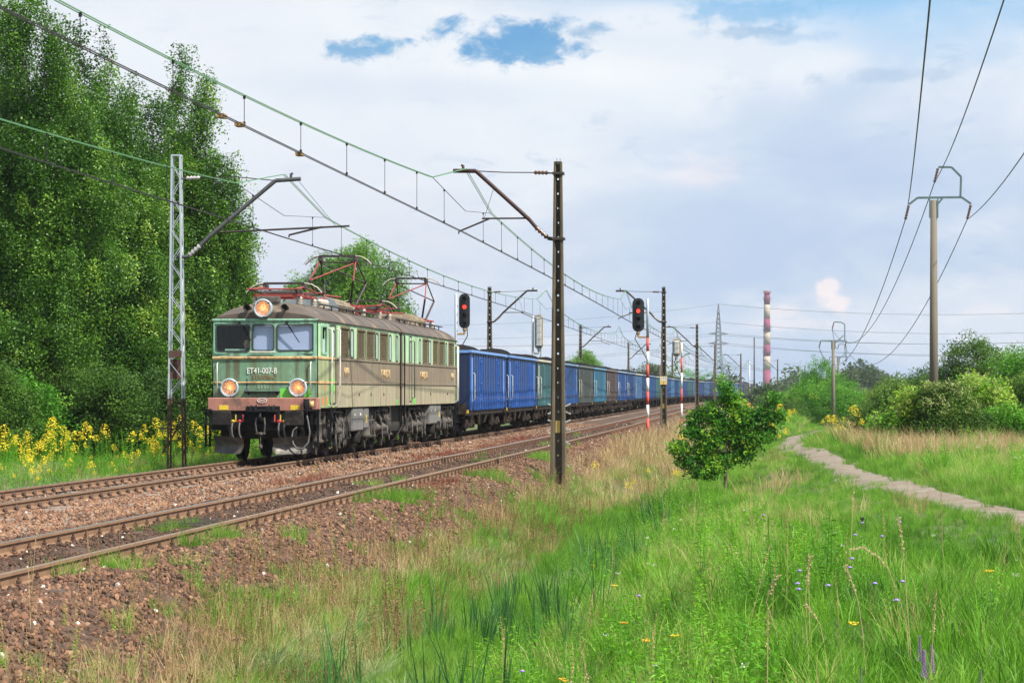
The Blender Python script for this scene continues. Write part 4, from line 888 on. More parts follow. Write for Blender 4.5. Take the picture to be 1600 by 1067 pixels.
def wagon_proto(level):
    """level 0: every part; level 1: fewer; level 2: the far ones"""
    root = empty('coal_wagon')
    zb, zt = 1.02, 3.06; hl = 6.35; hw = 1.43
    mb = MB(); mb.mat(M['wpaint'])
    for s in (-1, 1): mb.box(s * hw - (.06 if s > 0 else 0), s * hw + (.06 if s < 0 else 0), -hl, hl, zb + .05, zt)
    for s in (-1, 1): mb.box(-hw + .06, hw - .06, s * hl - (.06 if s > 0 else 0), s * hl + (.06 if s < 0 else 0), zb + .05, zt)
    mb.mat(M['wdark']).box(-hw + .061, hw - .061, -hl + .061, hl - .061, 1.1, 1.2)
    mb.build('body', parent=root)
    P = [-6.28, -5.1, -4.25, -3.5, -2.65, -1.8, -.95, 0, .95, 1.8, 2.65, 3.5, 4.25, 5.1, 6.28]
    o = MB()
    for s in (-1, 1): o.box(s * hw - .04 + (.0 if s > 0 else -.06), s * hw + .04 + (.06 if s > 0 else 0), -hl - .04, hl + .04, zt, zt + .1, .015)
    for s in (-1, 1): o.box(-hw + .041, hw - .041, s * hl - .04, s * hl + .06, zt, zt + .1)
    o.build('top_rim', M['wpost'], root)
    if level < 2:
        pm = MB().prism([(hw, zb - .02), (hw + .07, zb - .02), (hw + .07, zb + .5), (hw + .034, zb + .8), (hw + .034, zt - .002), (hw, zt - .002)], -.06, .06, 'y').mesh('side_post'); pm.materials.append(M['wpost'])
        for s in (-1, 1):
            for y in P: link_mesh('side_post', pm, root, (0, y, 0), (0, 0, 0 if s > 0 else PI))
        # each side: two double doors with bars
        for s in (-1, 1):
            for yc in (-3.05, 3.05) if s > 0 or level == 0 else ():
                d = MB().box(hw + .003 if s > 0 else -hw - .022, hw + .022 if s > 0 else -hw - .003, yc - .36, yc + .36, zb + .1, zt - .12, .01).build('side_door', M['wpost'], root)
                b = MB(); 
                for q in (-.2, .2): b.tube([(s * (hw + .05), yc + q, zb + .05), (s * (hw + .05), yc + q, zt - .15)], .022, 6)
                for z in (1.35, 1.95, 2.75): b.box(min(s * (hw + .025), s * (hw + .07)), max(s * (hw + .025), s * (hw + .07)), yc - .24, yc + .24, z, z + .07)
                b.build('door_bars', M['wpost'], d)
        for y in (-6.1, 6.1):      # white-ish grab rail and number panel by each end
            MB().tube([(hw + .1, y, 1.35), (hw + .16, y, 1.4), (hw + .16, y, 2.3), (hw + .1, y, 2.35)], .013, 6).build('grab_rail', M['railing'], root)
            MB().box(hw + .002, hw + .02, y - .55 if y > 0 else y + .25, y - .25 if y > 0 else y + .55, 1.3, 2.9).build('marking_panel', M['wpost'], root)
            MB().box(hw - .02, hw + .12, y - .18, y + .18, .55, .60).bar((hw + .05, y - .16, .58), (hw + .05, y - .16, 1.05), .03).bar((hw + .05, y + .16, .58), (hw + .05, y + .16, 1.05), .03).build('end_step', M['wgear'], root)
    else:
        o = MB()
        for y in P[::1]: o.box(hw, hw + .03, y - .06, y + .06, zb, zt - .002)
        o.build('side_posts', M['wpost'], root, kind='stuff')
    o = MB(); o.mat(M['wgear'])
    for s in (-1, 1): o.box(s * 1.25 - .08, s * 1.25 + .08, -6.5, 6.5, .82, 1.06)
    for s in (-1, 1): o.box(-1.3, 1.3, s * 6.5 - .1, s * 6.5 + .1, .86, 1.25)
    o.mat(M['wdark']).box(-1.0, 1.0, -6.2, 6.2, .75, 1.09); o.build('underframe', parent=root)
    for yc in (-4.5, 4.5):
        b = MB()
        for s in (-1, 1):
            b.prism([(yc - 1.35, .72), (yc - 1.25, .86), (yc - .5, .84), (yc - .3, .7), (yc + .3, .7), (yc + .5, .84), (yc + 1.25, .86), (yc + 1.35, .72), (yc + 1.2, .58), (yc + .5, .52), (yc + .3, .3), (yc - .3, .3), (yc - .5, .52), (yc - 1.2, .58)], s * 1.02 - .07, s * 1.02 + .07, 'x')
        b.box(-.95, .95, yc - .25, yc + .25, .4, .75); bg = b.build('bogie', M['wgear'], root)
        for dy in (-.9, .9):
            o = MB()
            for s in (-1, 1): o.lathe([(0, s * .76), (.1, s * .76), (.36, s * .72), (.45, s * .80), (.46, s * .70), (.49, s * .69), (.49, s * .66), (0, s * .66)], 'x', (0, yc + dy, .457), 18 if level < 2 else 10)
            o.tube([(-.7, yc + dy, .457), (.7, yc + dy, .457)], .08, 6); o.build('wheelset', M['wgear'], bg)
            if level < 2:
                for s in (1,) if level else (-1, 1):
                    MB().box(min(s * 1.08, s * 1.24), max(s * 1.08, s * 1.24), yc + dy - .15, yc + dy + .15, .34, .62, .03).lathe([(.11, s * 1.23), (.1, s * 1.29), (.04, s * 1.3)], 'x', (0, yc + dy, .457), 10).build('axle_box', M['wgear'], bg)
                    for q in (-.26, .26): MB().lathe([(.09, .36), (.1, .4), (.08, .44), (.1, .48), (.08, .52), (.1, .56), (.09, .7)], c=(s * 1.14, yc + dy + q, 0), n=8).build('spring', M['wgear'], bg)
    if level < 2:
        for yc, m in ((-1.2, 'wgear'), (1.5, 'wgear')): MB().lathe([(.16, yc - .5), (.2, yc - .42), (.2, yc + .42), (.16, yc + .5)], 'y', (.8, 0, .62), 10).build('air_cylinder', M[m], root)
        MB().bar((1.3, -.4, .5), (1.3, .5, .78), .05).box(1.28, 1.34, -2.4, -2.1, .45, .82).box(1.28, 1.33, 2.2, 2.6, .5, .8).build('brake_gear', M['wgear'], root)
        for y, s in ((-6.55, -1), (6.55, 1)):
            for x in (-.875, .875): MB().lathe([(.12, y), (.09, y + s * .1), (.09, y + s * .33), (.22, y + s * .36), (.22, y + s * .39)], 'y', (x, 0, 1.04), 12).build('buffer', M['wgear'], root)
        MB().box(1.3, 1.4, -6.46, -6.42, .9, 1.02).build('lamp_iron', M['yellow'], root)
    return root
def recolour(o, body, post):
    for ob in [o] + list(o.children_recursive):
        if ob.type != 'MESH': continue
        ob.color = (*(post if ob.name.split('.')[0] in ('top_rim', 'marking_panel') else [c * (1.45 if ob.name.startswith(('side_post', 'side_door', 'door_bars')) else .28) for c in body]), 1)  # posts brightened, panels darkened: lit edges and shaded gaps put into the colour
def coal_mesh(seed):
    r = random.Random(seed); ph = [r.uniform(0, 6) for _ in range(3)]
    def f(u, v):
        e = (1 - abs(u) ** 3) * (1 - abs(v) ** 5)
        z = 2.66 + e * (.68 + .17 * math.sin(v * 7 + ph[0]) + .06 * math.sin(v * 15 + ph[1])) + .05 * mnoise.noise((u * 4, v * 14, seed)) + .03 * mnoise.noise((u * 12, v * 40, seed))
        return (u * 1.36, v * 6.27, z)
    mb = MB(); mb.grid(f, list(np.linspace(-1, 1, 13)), list(np.linspace(-1, 1, 61)), False); me = mb.mesh('coal_load'); me.materials.append(M['coal']); return me
protos_w = [wagon_proto(0), wagon_proto(1), wagon_proto(2)]
cm = [coal_mesh(i) for i in range(4)]
L8 = (.14, .24, .40)
WAG = [('bright', (.12, .25, .55), 'bright blue open wagon coupled directly behind the locomotive'),
       ('bright', (.10, .22, .50), 'bright blue open wagon with pale grab rails, second behind the locomotive'),
       ('teal', (.42, .40, .32), 'dull teal open wagon with a cream top rim, partly behind the nearest concrete mast'),
       ('blue', (.12, .22, .38), 'mid blue open wagon just to the right of the nearest concrete mast'),
       ('dark', (.10, .12, .13), 'dark grey-green open wagon between a mid blue one and a turquoise one'),
       ('cyan', (.10, .25, .40), 'turquoise blue open wagon with a dark wagon before and behind it'),
       ('brown', (.16, .12, .11), 'brownish black open wagon behind the turquoise one'),
       ('blue', (.22, .32, .48), 'blue open wagon directly behind the brownish black one, under the second red signal'),
       ('deep', L8, 'deep blue open wagon beside the red signal with the striped post'),
       ('faded', (.45, .45, .40), 'faded blue open wagon with a cream rim, passing the red and white signal post'),
       ('deep', L8, 'deep blue open wagon seen just left of the mast carrying the number plate'),
       ('blue', L8, 'blue open wagon half hidden by the mast carrying the number plate')]
ORD = ['first', 'second', 'third', 'fourth', 'fifth', 'sixth', 'seventh', 'eighth', 'ninth', 'tenth', 'eleventh', 'twelfth', 'thirteenth', 'fourteenth', 'fifteenth', 'sixteenth', 'seventeenth', 'eighteenth', 'nineteenth', 'twentieth']
for k in range(31):
    Yc = 93.3 + WLEN * (k + .5); X = float(XU(C1, Yc)); th = -tang(Yc)
    lv = 0 if k < 3 else (1 if k < 9 else 2); src = protos_w[lv]
    first = not src.get('used'); src['used'] = 1
    w = src if first else copy_tree(src)
    w.location = (X, Yc, 0); w.rotation_euler = (0, 0, th)
    if k < len(WAG): kind, post, lab = WAG[k]
    elif k >= 29: kind, post, lab = 'grey', (.13, .14, .15), ('last but one wagon of the train, dark grey', 'dark grey last wagon at the far end of the train')[k - 29]
    else:
        kind = ['blue', 'faded', 'deep', 'cyan', 'blue', 'teal', 'faded'][k % 7]; post = (.40, .42, .40) if k % 3 == 0 else L8; lab = 'small %s open wagon, %s counted from the far end of the train' % (dict(blue='mid blue', faded='faded blue', deep='deep blue', cyan='turquoise blue', teal='teal')[kind], ORD[30 - k])
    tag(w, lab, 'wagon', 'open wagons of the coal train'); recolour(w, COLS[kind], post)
    c = link_mesh('coal_load', cm[k % 4], None, (X, Yc, 0), (0, 0, th))
    if k < 6: lab = ['black coal heaped in the bright blue wagon next to the locomotive', 'black coal heaped in the second bright blue wagon', 'black coal heaped in the teal wagon with the cream rim', 'black coal heaped in the mid blue wagon right of the nearest mast', 'black coal heaped in the dark grey-green wagon', 'black coal heaped in the turquoise wagon'][k]
    elif k < 16: lab = 'black coal heap in the %s wagon counted from the locomotive' % ORD[k]
    else: lab = 'small black coal heap in the %s wagon counted from the far end' % ORD[30 - k]
    tag(c, lab, 'coal', 'coal loads in the wagons')
for p in protos_w: del p['used']
# ================= masts, wires, signals =================
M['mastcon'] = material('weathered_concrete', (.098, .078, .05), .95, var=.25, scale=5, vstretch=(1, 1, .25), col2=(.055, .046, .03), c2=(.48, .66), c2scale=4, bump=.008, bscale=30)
M['mastdark'] = material('dark_concrete', (.06, .05, .036), .95, var=.3, scale=5, bump=.006, bscale=30)  # darker tone for the web between the flanges
M['galv'] = material('galvanised_steel', (.42, .47, .52), .5, .3, var=.1, scale=4)
M['rustleg'] = material('rust_brown_steel', (.09, .045, .035), .8, .1, var=.25, scale=5)
M['armred'] = material('dark_red_steel', (.035, .012, .010), .6, .2, var=.3, scale=7)
M['armgrey'] = material('grey_steel_arm', (.085, .09, .095), .6, .3, var=.2, scale=7)
M['armdark'] = material('dark_steel_arm', (.04, .032, .028), .6, .2, var=.3, scale=7)
M['wcopper'] = material('green_copper_wire', (.10, .27, .12), .5, .3, var=.1)
M['wblack'] = material('dark_wire', (.02, .018, .016), .5, .4, var=.1)
M['ins_brown'] = material('brown_insulator', (.10, .05, .03), .3, var=.2)
M['ins_pale'] = material('pale_insulator', (.42, .40, .42), .3, var=.2)
M['plate_y'] = material('yellow_mast_plate', (.55, .40, .12), .7, var=.15, scale=20)
M['plate_w'] = material('off_white_plate', (.62, .60, .50), .7, var=.1)
M['ink'] = material('black_print', (.02, .02, .02), .7, var=.05)
M['sigblack'] = material('signal_black', (.012, .014, .016), .45, var=.15)
M['siggrey'] = material('signal_grey', (.34, .36, .36), .6, .1, var=.15, scale=6, col2=(.16, .13, .10), c2=(.58, .7), c2scale=5)
M['sigred'] = material('signal_post_red', (.56, .07, .05), .6, var=.12)
M['sigwhite'] = material('signal_post_white', (.72, .73, .70), .6, var=.08, scale=8)
M['sigdull'] = material('unlit_lens', (.02, .022, .022), .25, var=.1)
M['sigon'] = material('lit_red_lens', (1, .1, .05), .4, emit=(1, .035, .02), estr=2.3)
M['rustyfix'] = material('rusty_fixing', (.30, .19, .08), .8, var=.3, scale=15)

def insulator(p, q, m, par, r=.06, n=4, name='insulator'):
    p = Vector(p); q = Vector(q); pts = []; rr = []
    for k in range(n * 2 + 1): pts.append(p.lerp(q, k / (n * 2))); rr.append(r if k % 2 else r * .45)
    return MB().tube(pts, rr, 8).build(name, m, par)
def cantilever(par, s, style, far=0):
    """s = -1: reaches to the left of the mast, +1 to the right; local x across the track"""
    arm = M['armred'] if style == 'right' else (M['armgrey'] if style == 'lattice' else M['armdark']); ins = M['ins_brown'] if style != 'lattice' else M['ins_pale']
    n = 6 if far else 8
    if style != 'lattice': A, B, Cc, Dd = (.14, 5.46), (.72, 5.95), (2.05, 7.16), (2.62, 7.17)
    else: A, B, Cc, Dd = (.2, 5.10), (.85, 5.62), (2.55, 7.02), (3.2, 7.06)
    P = lambda t, y=0: (s * t[0], y, t[1])
    MB().tube([P((.0, A[1])), P(A), P((A[0] + .12, A[1] + .02))], .05, n).build('arm_socket', arm, par)
    insulator(P((A[0] + .12, A[1] + .03)), P((A[0] + .42, A[1] + .3)), ins, par, .075)
    a = MB().tube([P((A[0] + .4, A[1] + .28)), P(B)], .05, n).tube([P(B), P(Cc)], .055, n).tube([P(Cc), P(Dd)], .055, n).build('cantilever_arm', arm, par)
    MB().tube([P((Dd[0] - .25, Dd[1])), P((Dd[0] - .25, Dd[1] + .12)), P((Dd[0] - .2, Dd[1] + .14))], .035, 6).build('wire_clamp', arm, par)
    MB().tube([P((.0, 7.08)), P((.35, 7.1))], .02, 5).build('tie_hook', arm, par); insulator(P((.25, 7.1)), P((.6, 7.11)), ins, par, .06)
    MB().tube([P((.6, 7.11)), P(((.6 + Cc[0]) / 2, 7.12)), P(Cc)], .013 if not far else .016, 5).build('tie_rod', M['wblack'], par)
    if style != 'lattice':
        MB().tube([P((.78, 5.98)), P((1.9, 5.98))], .022, 6).build('steady_tube', M['armdark'], par)
        MB().tube([P((1.72, 5.97)), P((2.48, 5.66)), P((2.48, 5.6))], .022, 6).build('steady_arm', M['armdark'], par)
        MB().tube([P((1.84, 5.99)), P((1.6, 6.75))], .007, 4).build('tie_wire', M['wblack'], par)
    else:
        MB().tube([P((1.1, 5.72)), P((4.45, 5.86))], .025, 6).build('steady_tube', M['armdark'], par)
        MB().tube([P((3.75, 5.84)), P((2.9, 5.64)), P((2.9, 5.58))], .025, 6).build('steady_arm', M['armdark'], par)
        MB().tube([P((4.1, 5.86)), P((3.15, 7.0))], .007, 4).build('tie_wire', M['wblack'], par)
def concrete_mast(X, Y, s, style, lab, near=False, far=0):
    z0 = float(Z(u_of(X, Y), Y)) - .5; top = 7.34; o = empty('catenary_mast', (X, Y, 0), -tang(Y), label=lab, cat='mast', group='catenary masts along the line')
    wt, wb = .095, .185
    hw = lambda z: wb + (wt - wb) * min(1, max(0, z / top)) if z > 0 else wb
    mb = MB(); mb.mat(M['mastcon'])
    if far:
        mb.add([(sx * hw(z), sy * .13, z) for z in (z0, top) for sx, sy in ((-1, -1), (1, -1), (1, 1), (-1, 1))], [(0, 1, 5, 4), (1, 2, 6, 5), (2, 3, 7, 6), (3, 0, 4, 7), (4, 5, 6, 7)]); mb.build('post', parent=o)
    else:
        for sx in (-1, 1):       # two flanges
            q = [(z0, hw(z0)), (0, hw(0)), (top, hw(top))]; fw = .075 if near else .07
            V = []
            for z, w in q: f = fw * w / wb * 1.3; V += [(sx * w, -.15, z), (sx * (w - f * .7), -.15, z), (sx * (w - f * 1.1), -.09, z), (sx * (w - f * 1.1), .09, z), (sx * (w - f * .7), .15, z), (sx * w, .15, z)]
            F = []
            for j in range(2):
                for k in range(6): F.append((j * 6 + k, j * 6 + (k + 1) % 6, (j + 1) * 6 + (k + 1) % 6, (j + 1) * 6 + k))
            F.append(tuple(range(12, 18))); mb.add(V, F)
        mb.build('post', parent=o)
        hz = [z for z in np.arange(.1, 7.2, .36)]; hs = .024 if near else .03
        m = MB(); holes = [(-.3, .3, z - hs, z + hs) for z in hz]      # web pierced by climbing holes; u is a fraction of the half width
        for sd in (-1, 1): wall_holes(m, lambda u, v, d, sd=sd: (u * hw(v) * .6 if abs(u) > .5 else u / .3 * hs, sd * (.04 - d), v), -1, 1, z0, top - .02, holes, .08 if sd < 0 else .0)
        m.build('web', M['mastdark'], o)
        MB().box(-hw(top) - .0, hw(top), -.15, .15, top, top + .03).build('cap', M['mastcon'], o)
        for x in (-.03, .05): MB().tube([(x, 0, top), (x, 0, top + .12)], .008, 4).build('stay_pin', M['armdark'], o)
        for z in (5.46, 7.08): MB().box(-hw(z) - .03, hw(z) + .05, -.18, .18, z - .03, z + .03).build('clamp_band', M['armdark'], o)
    cantilever(o, s, style, far); return o
def at(px, s): return ((px - 800) / s, 4096 / s)          # measured place: picture column and pixels per metre
R1 = at(872, 63.0); RM = [R1, at(1037, 28.6), at(1089, 18.3), at(1117, 12.9), at(1157.5, 10.4), at(1215, 8.8)]
LM = [at(276, 61.4), at(765, 28.6), at(907, 18.3), at(982, 13.4), at(1050.5, 10.6)]
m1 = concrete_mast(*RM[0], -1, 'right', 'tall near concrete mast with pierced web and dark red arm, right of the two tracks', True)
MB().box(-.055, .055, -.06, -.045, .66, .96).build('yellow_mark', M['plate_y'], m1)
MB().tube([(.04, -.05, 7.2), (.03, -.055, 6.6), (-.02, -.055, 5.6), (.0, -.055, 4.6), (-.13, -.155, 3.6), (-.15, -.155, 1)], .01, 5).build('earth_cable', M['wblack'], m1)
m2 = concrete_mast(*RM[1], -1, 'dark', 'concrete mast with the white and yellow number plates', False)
pl = MB().box(-.19, .19, -.20, -.18, 2.05, 2.5).build('number_plate', M['plate_y'], m2); MB().box(-.17, .17, -.203, -.2005, 2.26, 2.48).build('white_field', M['plate_w'], pl)
text_mesh('lettering', '173', .2, M['ink'], pl, (0, -.206, 2.37), (PI / 2, 0, 0), sx=1.05, depth=.001); text_mesh('lettering', '2', .16, M['ink'], pl, (0, -.203, 2.15), (PI / 2, 0, 0), sx=1.1, depth=.001)
MB().box(-.05, .05, -.06, -.045, .75, 1.0).build('yellow_mark', M['plate_y'], m2)
m3 = concrete_mast(*RM[2], -1, 'dark', 'slimmer concrete mast left of the bushy young tree, right side of the line')
concrete_mast(*RM[3], -1, 'dark', 'distant mast seen directly before the lattice pylon', far=1)
concrete_mast(*RM[4], -1, 'dark', 'distant mast between the lattice pylon and the chimney', far=1)
concrete_mast(*RM[5], -1, 'dark', 'small distant mast right of the red and white chimney', far=1)
concrete_mast(*at(1257.7, 7.2), -1, 'dark', 'smallest distant mast left of the slim power pole', far=1)
concrete_mast(*LM[1], 1, 'dark', 'dark concrete mast rising behind the first blue wagon')
concrete_mast(*LM[2], 1, 'dark', 'mast behind the wagons just right of the nearest concrete mast')
concrete_mast(*LM[3], 1, 'dark', 'mast behind the train, left of the second red signal', far=1)
concrete_mast(*LM[4], 1, 'dark', 'mast behind the train between the numbered mast and its next neighbour', far=1)
# far plain posts
for px, s, top, lab in ((1030.5, 14, 4.6, 'short rusty post behind the train left of the numbered mast'), (1178.5, 7.5, 12.9, 'tall thin dark stack beside the chimney'), (1171, 8, 7.4, 'thin grey post among trees left of the chimney')):
    x, y = at(px, s); MB().lathe([(.16, -1), (.13, top)], c=(0, 0, 0), n=8).build('post', M['armdark' if px != 1171 else 'galv'], None, (x, y, 0), label=lab, cat='post')
# the lattice mast
def lattice(x, y, lab, sc=1, far=False, s=1):
    o = empty('lattice_mast', (x, y, 0), -tang(y), label=lab, cat='mast', group='lattice masts'); z0 = -.7; top = 7.7
    w = lambda z: .20 + (.105 - .20) * (z - z0) / (top - z0) ; d = lambda z: w(z) * .8
    for sx in (-1, 1):
        for sy in (-1, 1):
            for za, zb, m in ((z0, 1.5, 'rustleg'), (1.5, top, 'galv')):
                MB().bar((sx * w(za), sy * d(za), za), (sx * w(zb), sy * d(zb), zb), .042 if not far else .07).build('corner_angle', M[m], o)
    z = z0 + .2; k = 0
    while z < top - .3:
        h = .42
        for sy in (-1, 1): 
            a = 1 if (k % 2) else -1; MB().bar((-a * w(z), sy * d(z), z), (a * w(z + h), sy * d(z + h), z + h), .025, .012).build('lattice_brace', M['rustleg' if z < 1.5 else 'galv'], o)
        if not far:
            a = 1 if (k % 2) else -1; MB().bar((w(z), -a * d(z), z), (w(z + h), a * d(z + h), z + h), .025, .012).build('lattice_brace', M['rustleg' if z < 1.5 else 'galv'], o)
        z += h; k += 1
    MB().box(-w(top) - .02, w(top) + .02, -d(top) - .02, d(top) + .02, top - .04, top).build('top_plate', M['galv'], o)
    if not far:
        MB().box(-w(2.5), w(2.5), -d(2.5) - .03, -d(2.5) - .02, 2.55, 2.72).box(-w(2.), w(2.) - .02, .0, .02, 2.0, 2.5).build('joint_plate', M['rustleg'], o)
        MB().bar((-.45, 0, .75), (.1, 0, .72), .04).bar((-.38, 0, .1), (.15, 0, .95), .04).bar((-.4, 0, .4), (.1, 0, .45), .03).build('anchor_stay', M['rustleg'], o)
    cantilever(o, s, 'lattice', far); return o
lattice(*LM[0], 'silver and rust lattice mast standing beside the locomotive')
lattice(*at(1250.5, 7.9), 'tiny silver lattice mast far off between the chimney and the slim power pole', far=True, s=-1)

# overhead wires
def half_sag(Y, sup, hi, lo, flat):
    """height of the messenger wire at Y between supports"""
    for a, b in zip(sup[:-1], sup[1:]):
        if a <= Y <= b:
            t = (Y - a) / (b - a); zn = 6.50
            e = min(Y - a, b - Y)
            if e < 6: return zn + (hi - zn) * (1 - e / 6)
            t2 = (Y - a - 6) / (b - a - 12); return lo + (zn - lo) * (2 * t2 - 1) ** 2
    return hi
def catenary(cu, sup, lab, stag):
    o = empty('overhead_line', (float(XU(cu, 60)), 60, 5.6), 0, label=lab, cat='overhead line', group='overhead lines over the tracks'); O = Vector(o.location)
    ys = sorted(set([float(q) for q in np.arange(sup[0], 500, 2.2)] + [q for q in sup] + [q + d for q in sup for d in (-6, 6)])); ys = [y for y in ys if sup[0] <= y <= sup[-1]]
    def xs(Y):
        k = np.interp(Y, sup, [(.12 if i % 2 else -.12) * stag for i in range(len(sup))]); return float(XU(cu, Y)) + float(k)
    for d in (-.024, .024):
        far = 1
        MB().tube([Vector((xs(y) + d, y, half_sag(y, sup, 7.2, 5.98, 6))) - O for y in ys], [.0075 + .00003 * y for y in ys], 4, False).build('messenger_wire', M['wcopper'], o)
        MB().tube([Vector((xs(y) + d, y, 5.6 - .0)) - O for y in ys], [.0075 + .00003 * y for y in ys], 4, False).build('contact_wire', M['wblack'], o)
    for a in sup[1:-1]:
        MB().tube([Vector((xs(a - 6), a - 6, 6.5)) - O, Vector((xs(a), a, 6.15)) - O, Vector((xs(a + 6), a + 6, 6.5)) - O], .008, 4).build('stitch_wire', M['wblack'], o)
    for a, b in zip(sup[:-1], sup[1:]):
        n = int((b - a - 8) / 4.4)
        for k in range(n + 1):
            y = a + 4 + (b - a - 8) * k / n
            if y < 20: continue
            z = half_sag(y, sup, 7.2, 5.98, 6); x = xs(y); r = .006 + .00003 * y
            if min(y - a, b - y) < 5: z = 6.15 + .35 * min(y - a, b - y) / 6
            dr = MB().tube([Vector((x, y, z)) - O, Vector((x, y, 5.6)) - O], r, 4)
            if y < 110: dr.tube([Vector((x, y, 5.6)) - O, Vector((x, y, 5.66)) - O], .022, 5).tube([Vector((x, y, z)) - O, Vector((x, y, z - .05)) - O], .022, 5)
            dr.build('dropper', M['wblack'], o)
    return o
supR = [-10.] + [p[1] for p in RM] + [535.]; supL = [-8.] + [p[1] for p in LM] + [455., 530.]
w1 = catenary(C2, supR, 'overhead wires over the near track, messenger and contact wire with droppers', 1)
w2 = catenary(C1, supL, 'overhead wires over the track the train runs on, with droppers', -1)
O = Vector(w1.location)
for y in (38.5, 43.3, 37.3): MB().box(-.05, .05, -.12, .12, -.03, .03).build('wire_fitting', M['rustyfix'], w1, Vector((float(XU(C2, y)), y, 5.6)) - O, (0, 0, -ANG))

# signals
def head(par, x, ztop, h, w, lit, back=False, n=4):
    P = rrect(x - w / 2, x + w / 2, ztop - h, ztop, w * .49, 6)
    if not back:
        o = MB(); o.mat(M['sigblack']).prism(P, -.02, .02); hd = o.build('signal_head', None, par)
        MB().box(x - w * .3, x + w * .3, .02, .2, ztop - h + .2, ztop - .2, .03).build('lamp_housing', M['sigblack'], hd)
        for k in range(n):
            z = ztop - .24 * h / 1.65 - k * (h - .48 * h / 1.65) / (n - 1); r = .092 * h / 1.65
            c = MB().lathe([(r, -.03), (0, -.032)], 'y', (x, 0, z), 16).build('signal_lens', M['sigon' if k == lit else 'sigdull'], hd)
            v = MB(); uu = list(np.linspace(-.15 * PI, 1.15 * PI, 12)); v.grid(lambda a, b: (x + 1.25 * r * math.cos(a), -.02 - b, z + 1.25 * r * math.sin(a)), uu, [0, .12 if True else 0, .22]); v.build('hood', M['sigblack'], hd)
    else:
        o = MB(); o.mat(M['siggrey']).prism(P, -.02, .02).box(x - w * .34, x + w * .34, -.26, -.02, ztop - h + .15, ztop - .15, .06)
        hd = o.build('signal_head', None, par)
        for k in range(n): z = ztop - .25 - k * (h - .5) / max(1, n - 1); MB().box(x - w * .36, x + w * .36, -.275, -.255, z - .012, z + .012).build('hinge_bar', M['galv'], hd)
        MB().tube([(x + w * .42, -.1, ztop - h + .1), (x + w * .46, -.12, ztop - .3), (x + w * .2, -.12, ztop - .03), (x - w * .3, -.1, ztop - .1)], .03, 6).build('rim_hoop', M['rustyfix'], hd)
    return hd
def signal(px, s, ztop, hx, h, w, lab, lit=1, back=False, stripes=False, polem='galv', pole_top=None, n=4, rad=.07):
    x, y = at(px, s); z0 = float(Z(u_of(x, y), y)) - .3; o = empty('railway_signal', (x, y, 0), -.05, label=lab, cat='signal', group='light signals along the line')
    pt = pole_top or ztop - .05; zb = ztop - h - .25
    if stripes:
        edges = [z0, .35, .95, 1.6, 2.25, 2.9, pt]
        edges = [z0 + .0] + [float(q) for q in np.linspace(z0 + .9, pt - (1.9 if h > 1.2 else .2), 7 if h > 1.2 else 6)]
        for k in range(len(edges) - 1): MB().lathe([(rad, edges[k]), (rad, edges[k + 1])], n=12).build('pole_band', M['sigwhite' if k % 2 else 'sigred'], o)
        MB().lathe([(rad * .95, edges[-1]), (rad * .95, pt), (rad * .5, pt + .03)], n=12).build('pole', M['galv'], o)
    else: MB().lathe([(rad, z0), (rad, pt), (rad * .4, pt + .05)], n=12).build('pole', M[polem], o)
    hd = head(o, hx, ztop, h, w, lit, back, n)
    MB().tube([(hx, .05, ztop - h + .02), (hx, .05, zb)], .06, 8).tube([(hx, .05, zb), (0, .0, zb)], .05, 8).lathe([(.09, ztop - h - .1), (.1, ztop - h)], c=(hx, .05, 0), n=8).build('bracket', M['rustyfix' if not back else 'siggrey'], o)
    MB().tube([(hx - .02 if hx < 0 else hx + .12, .05, ztop - h + .15), (hx * 1.35, .05, ztop - h - .35), (hx * .6, .02, ztop - h - .9), (0, -.02, ztop - h - 1.4)], .022, 6).build('cable', M['wblack'], o)
signal(712.5, 33, 6.3, .40, 1.65, .52, 'tall signal showing red behind the locomotive roof, beside the first blue wagon')
signal(1012, 32, 6.23, -.46, 1.65, .58, 'signal showing red on a red and white banded post, right of the tracks', stripes=True)
signal(832.5, 26, 6.3, .36, 2.1, .5, 'grey back of a signal facing away behind the second wagon', back=True, n=5)
signal(1065, 25.3, 4.95, -.32, 1.15, .5, 'smaller signal facing away on a banded post, left of the young tree', back=True, stripes=True, n=3, rad=.055)

# crossed white boards behind the near mast
x, y = at(874, 56); o = empty('marker_post', (x, y, 0), -.05, label='white crossed marker boards mostly hidden behind the nearest concrete mast', cat='marker')
MB().lathe([(.035, -1), (.035, 1.5)], n=8).build('post', M['galv'], o)
for zc in (1.2, .75): 
    for sg in (-1, 1): MB().obox((0, -.05 - .02 * (sg > 0), zc), (.70, .02, .04), Matrix.Rotation(sg * .42, 3, 'Y')).build('board', M['siggrey'], o)
MB().obox((0, -.05, .38), (.70, .02, .04), Matrix.Rotation(.5, 3, 'Y')).build('board', M['siggrey'], o)
# milestone
x, y = at(1073.5, 30); zg = float(gz(u_of(x, y), y)); o = MB().box(-.19, .19, -.08, .08, 0, .62, .04).build('kilometre_stone', M['plate_w'], None, (x, y, zg + .1), (0, 0, -.05), label='low white kilometre stone in the dry grass beside the young tree', cat='marker stone')
text_mesh('lettering', '173', .17, M['ink'], o, (0, -.083, .45), (PI / 2, 0, 0), depth=.001)

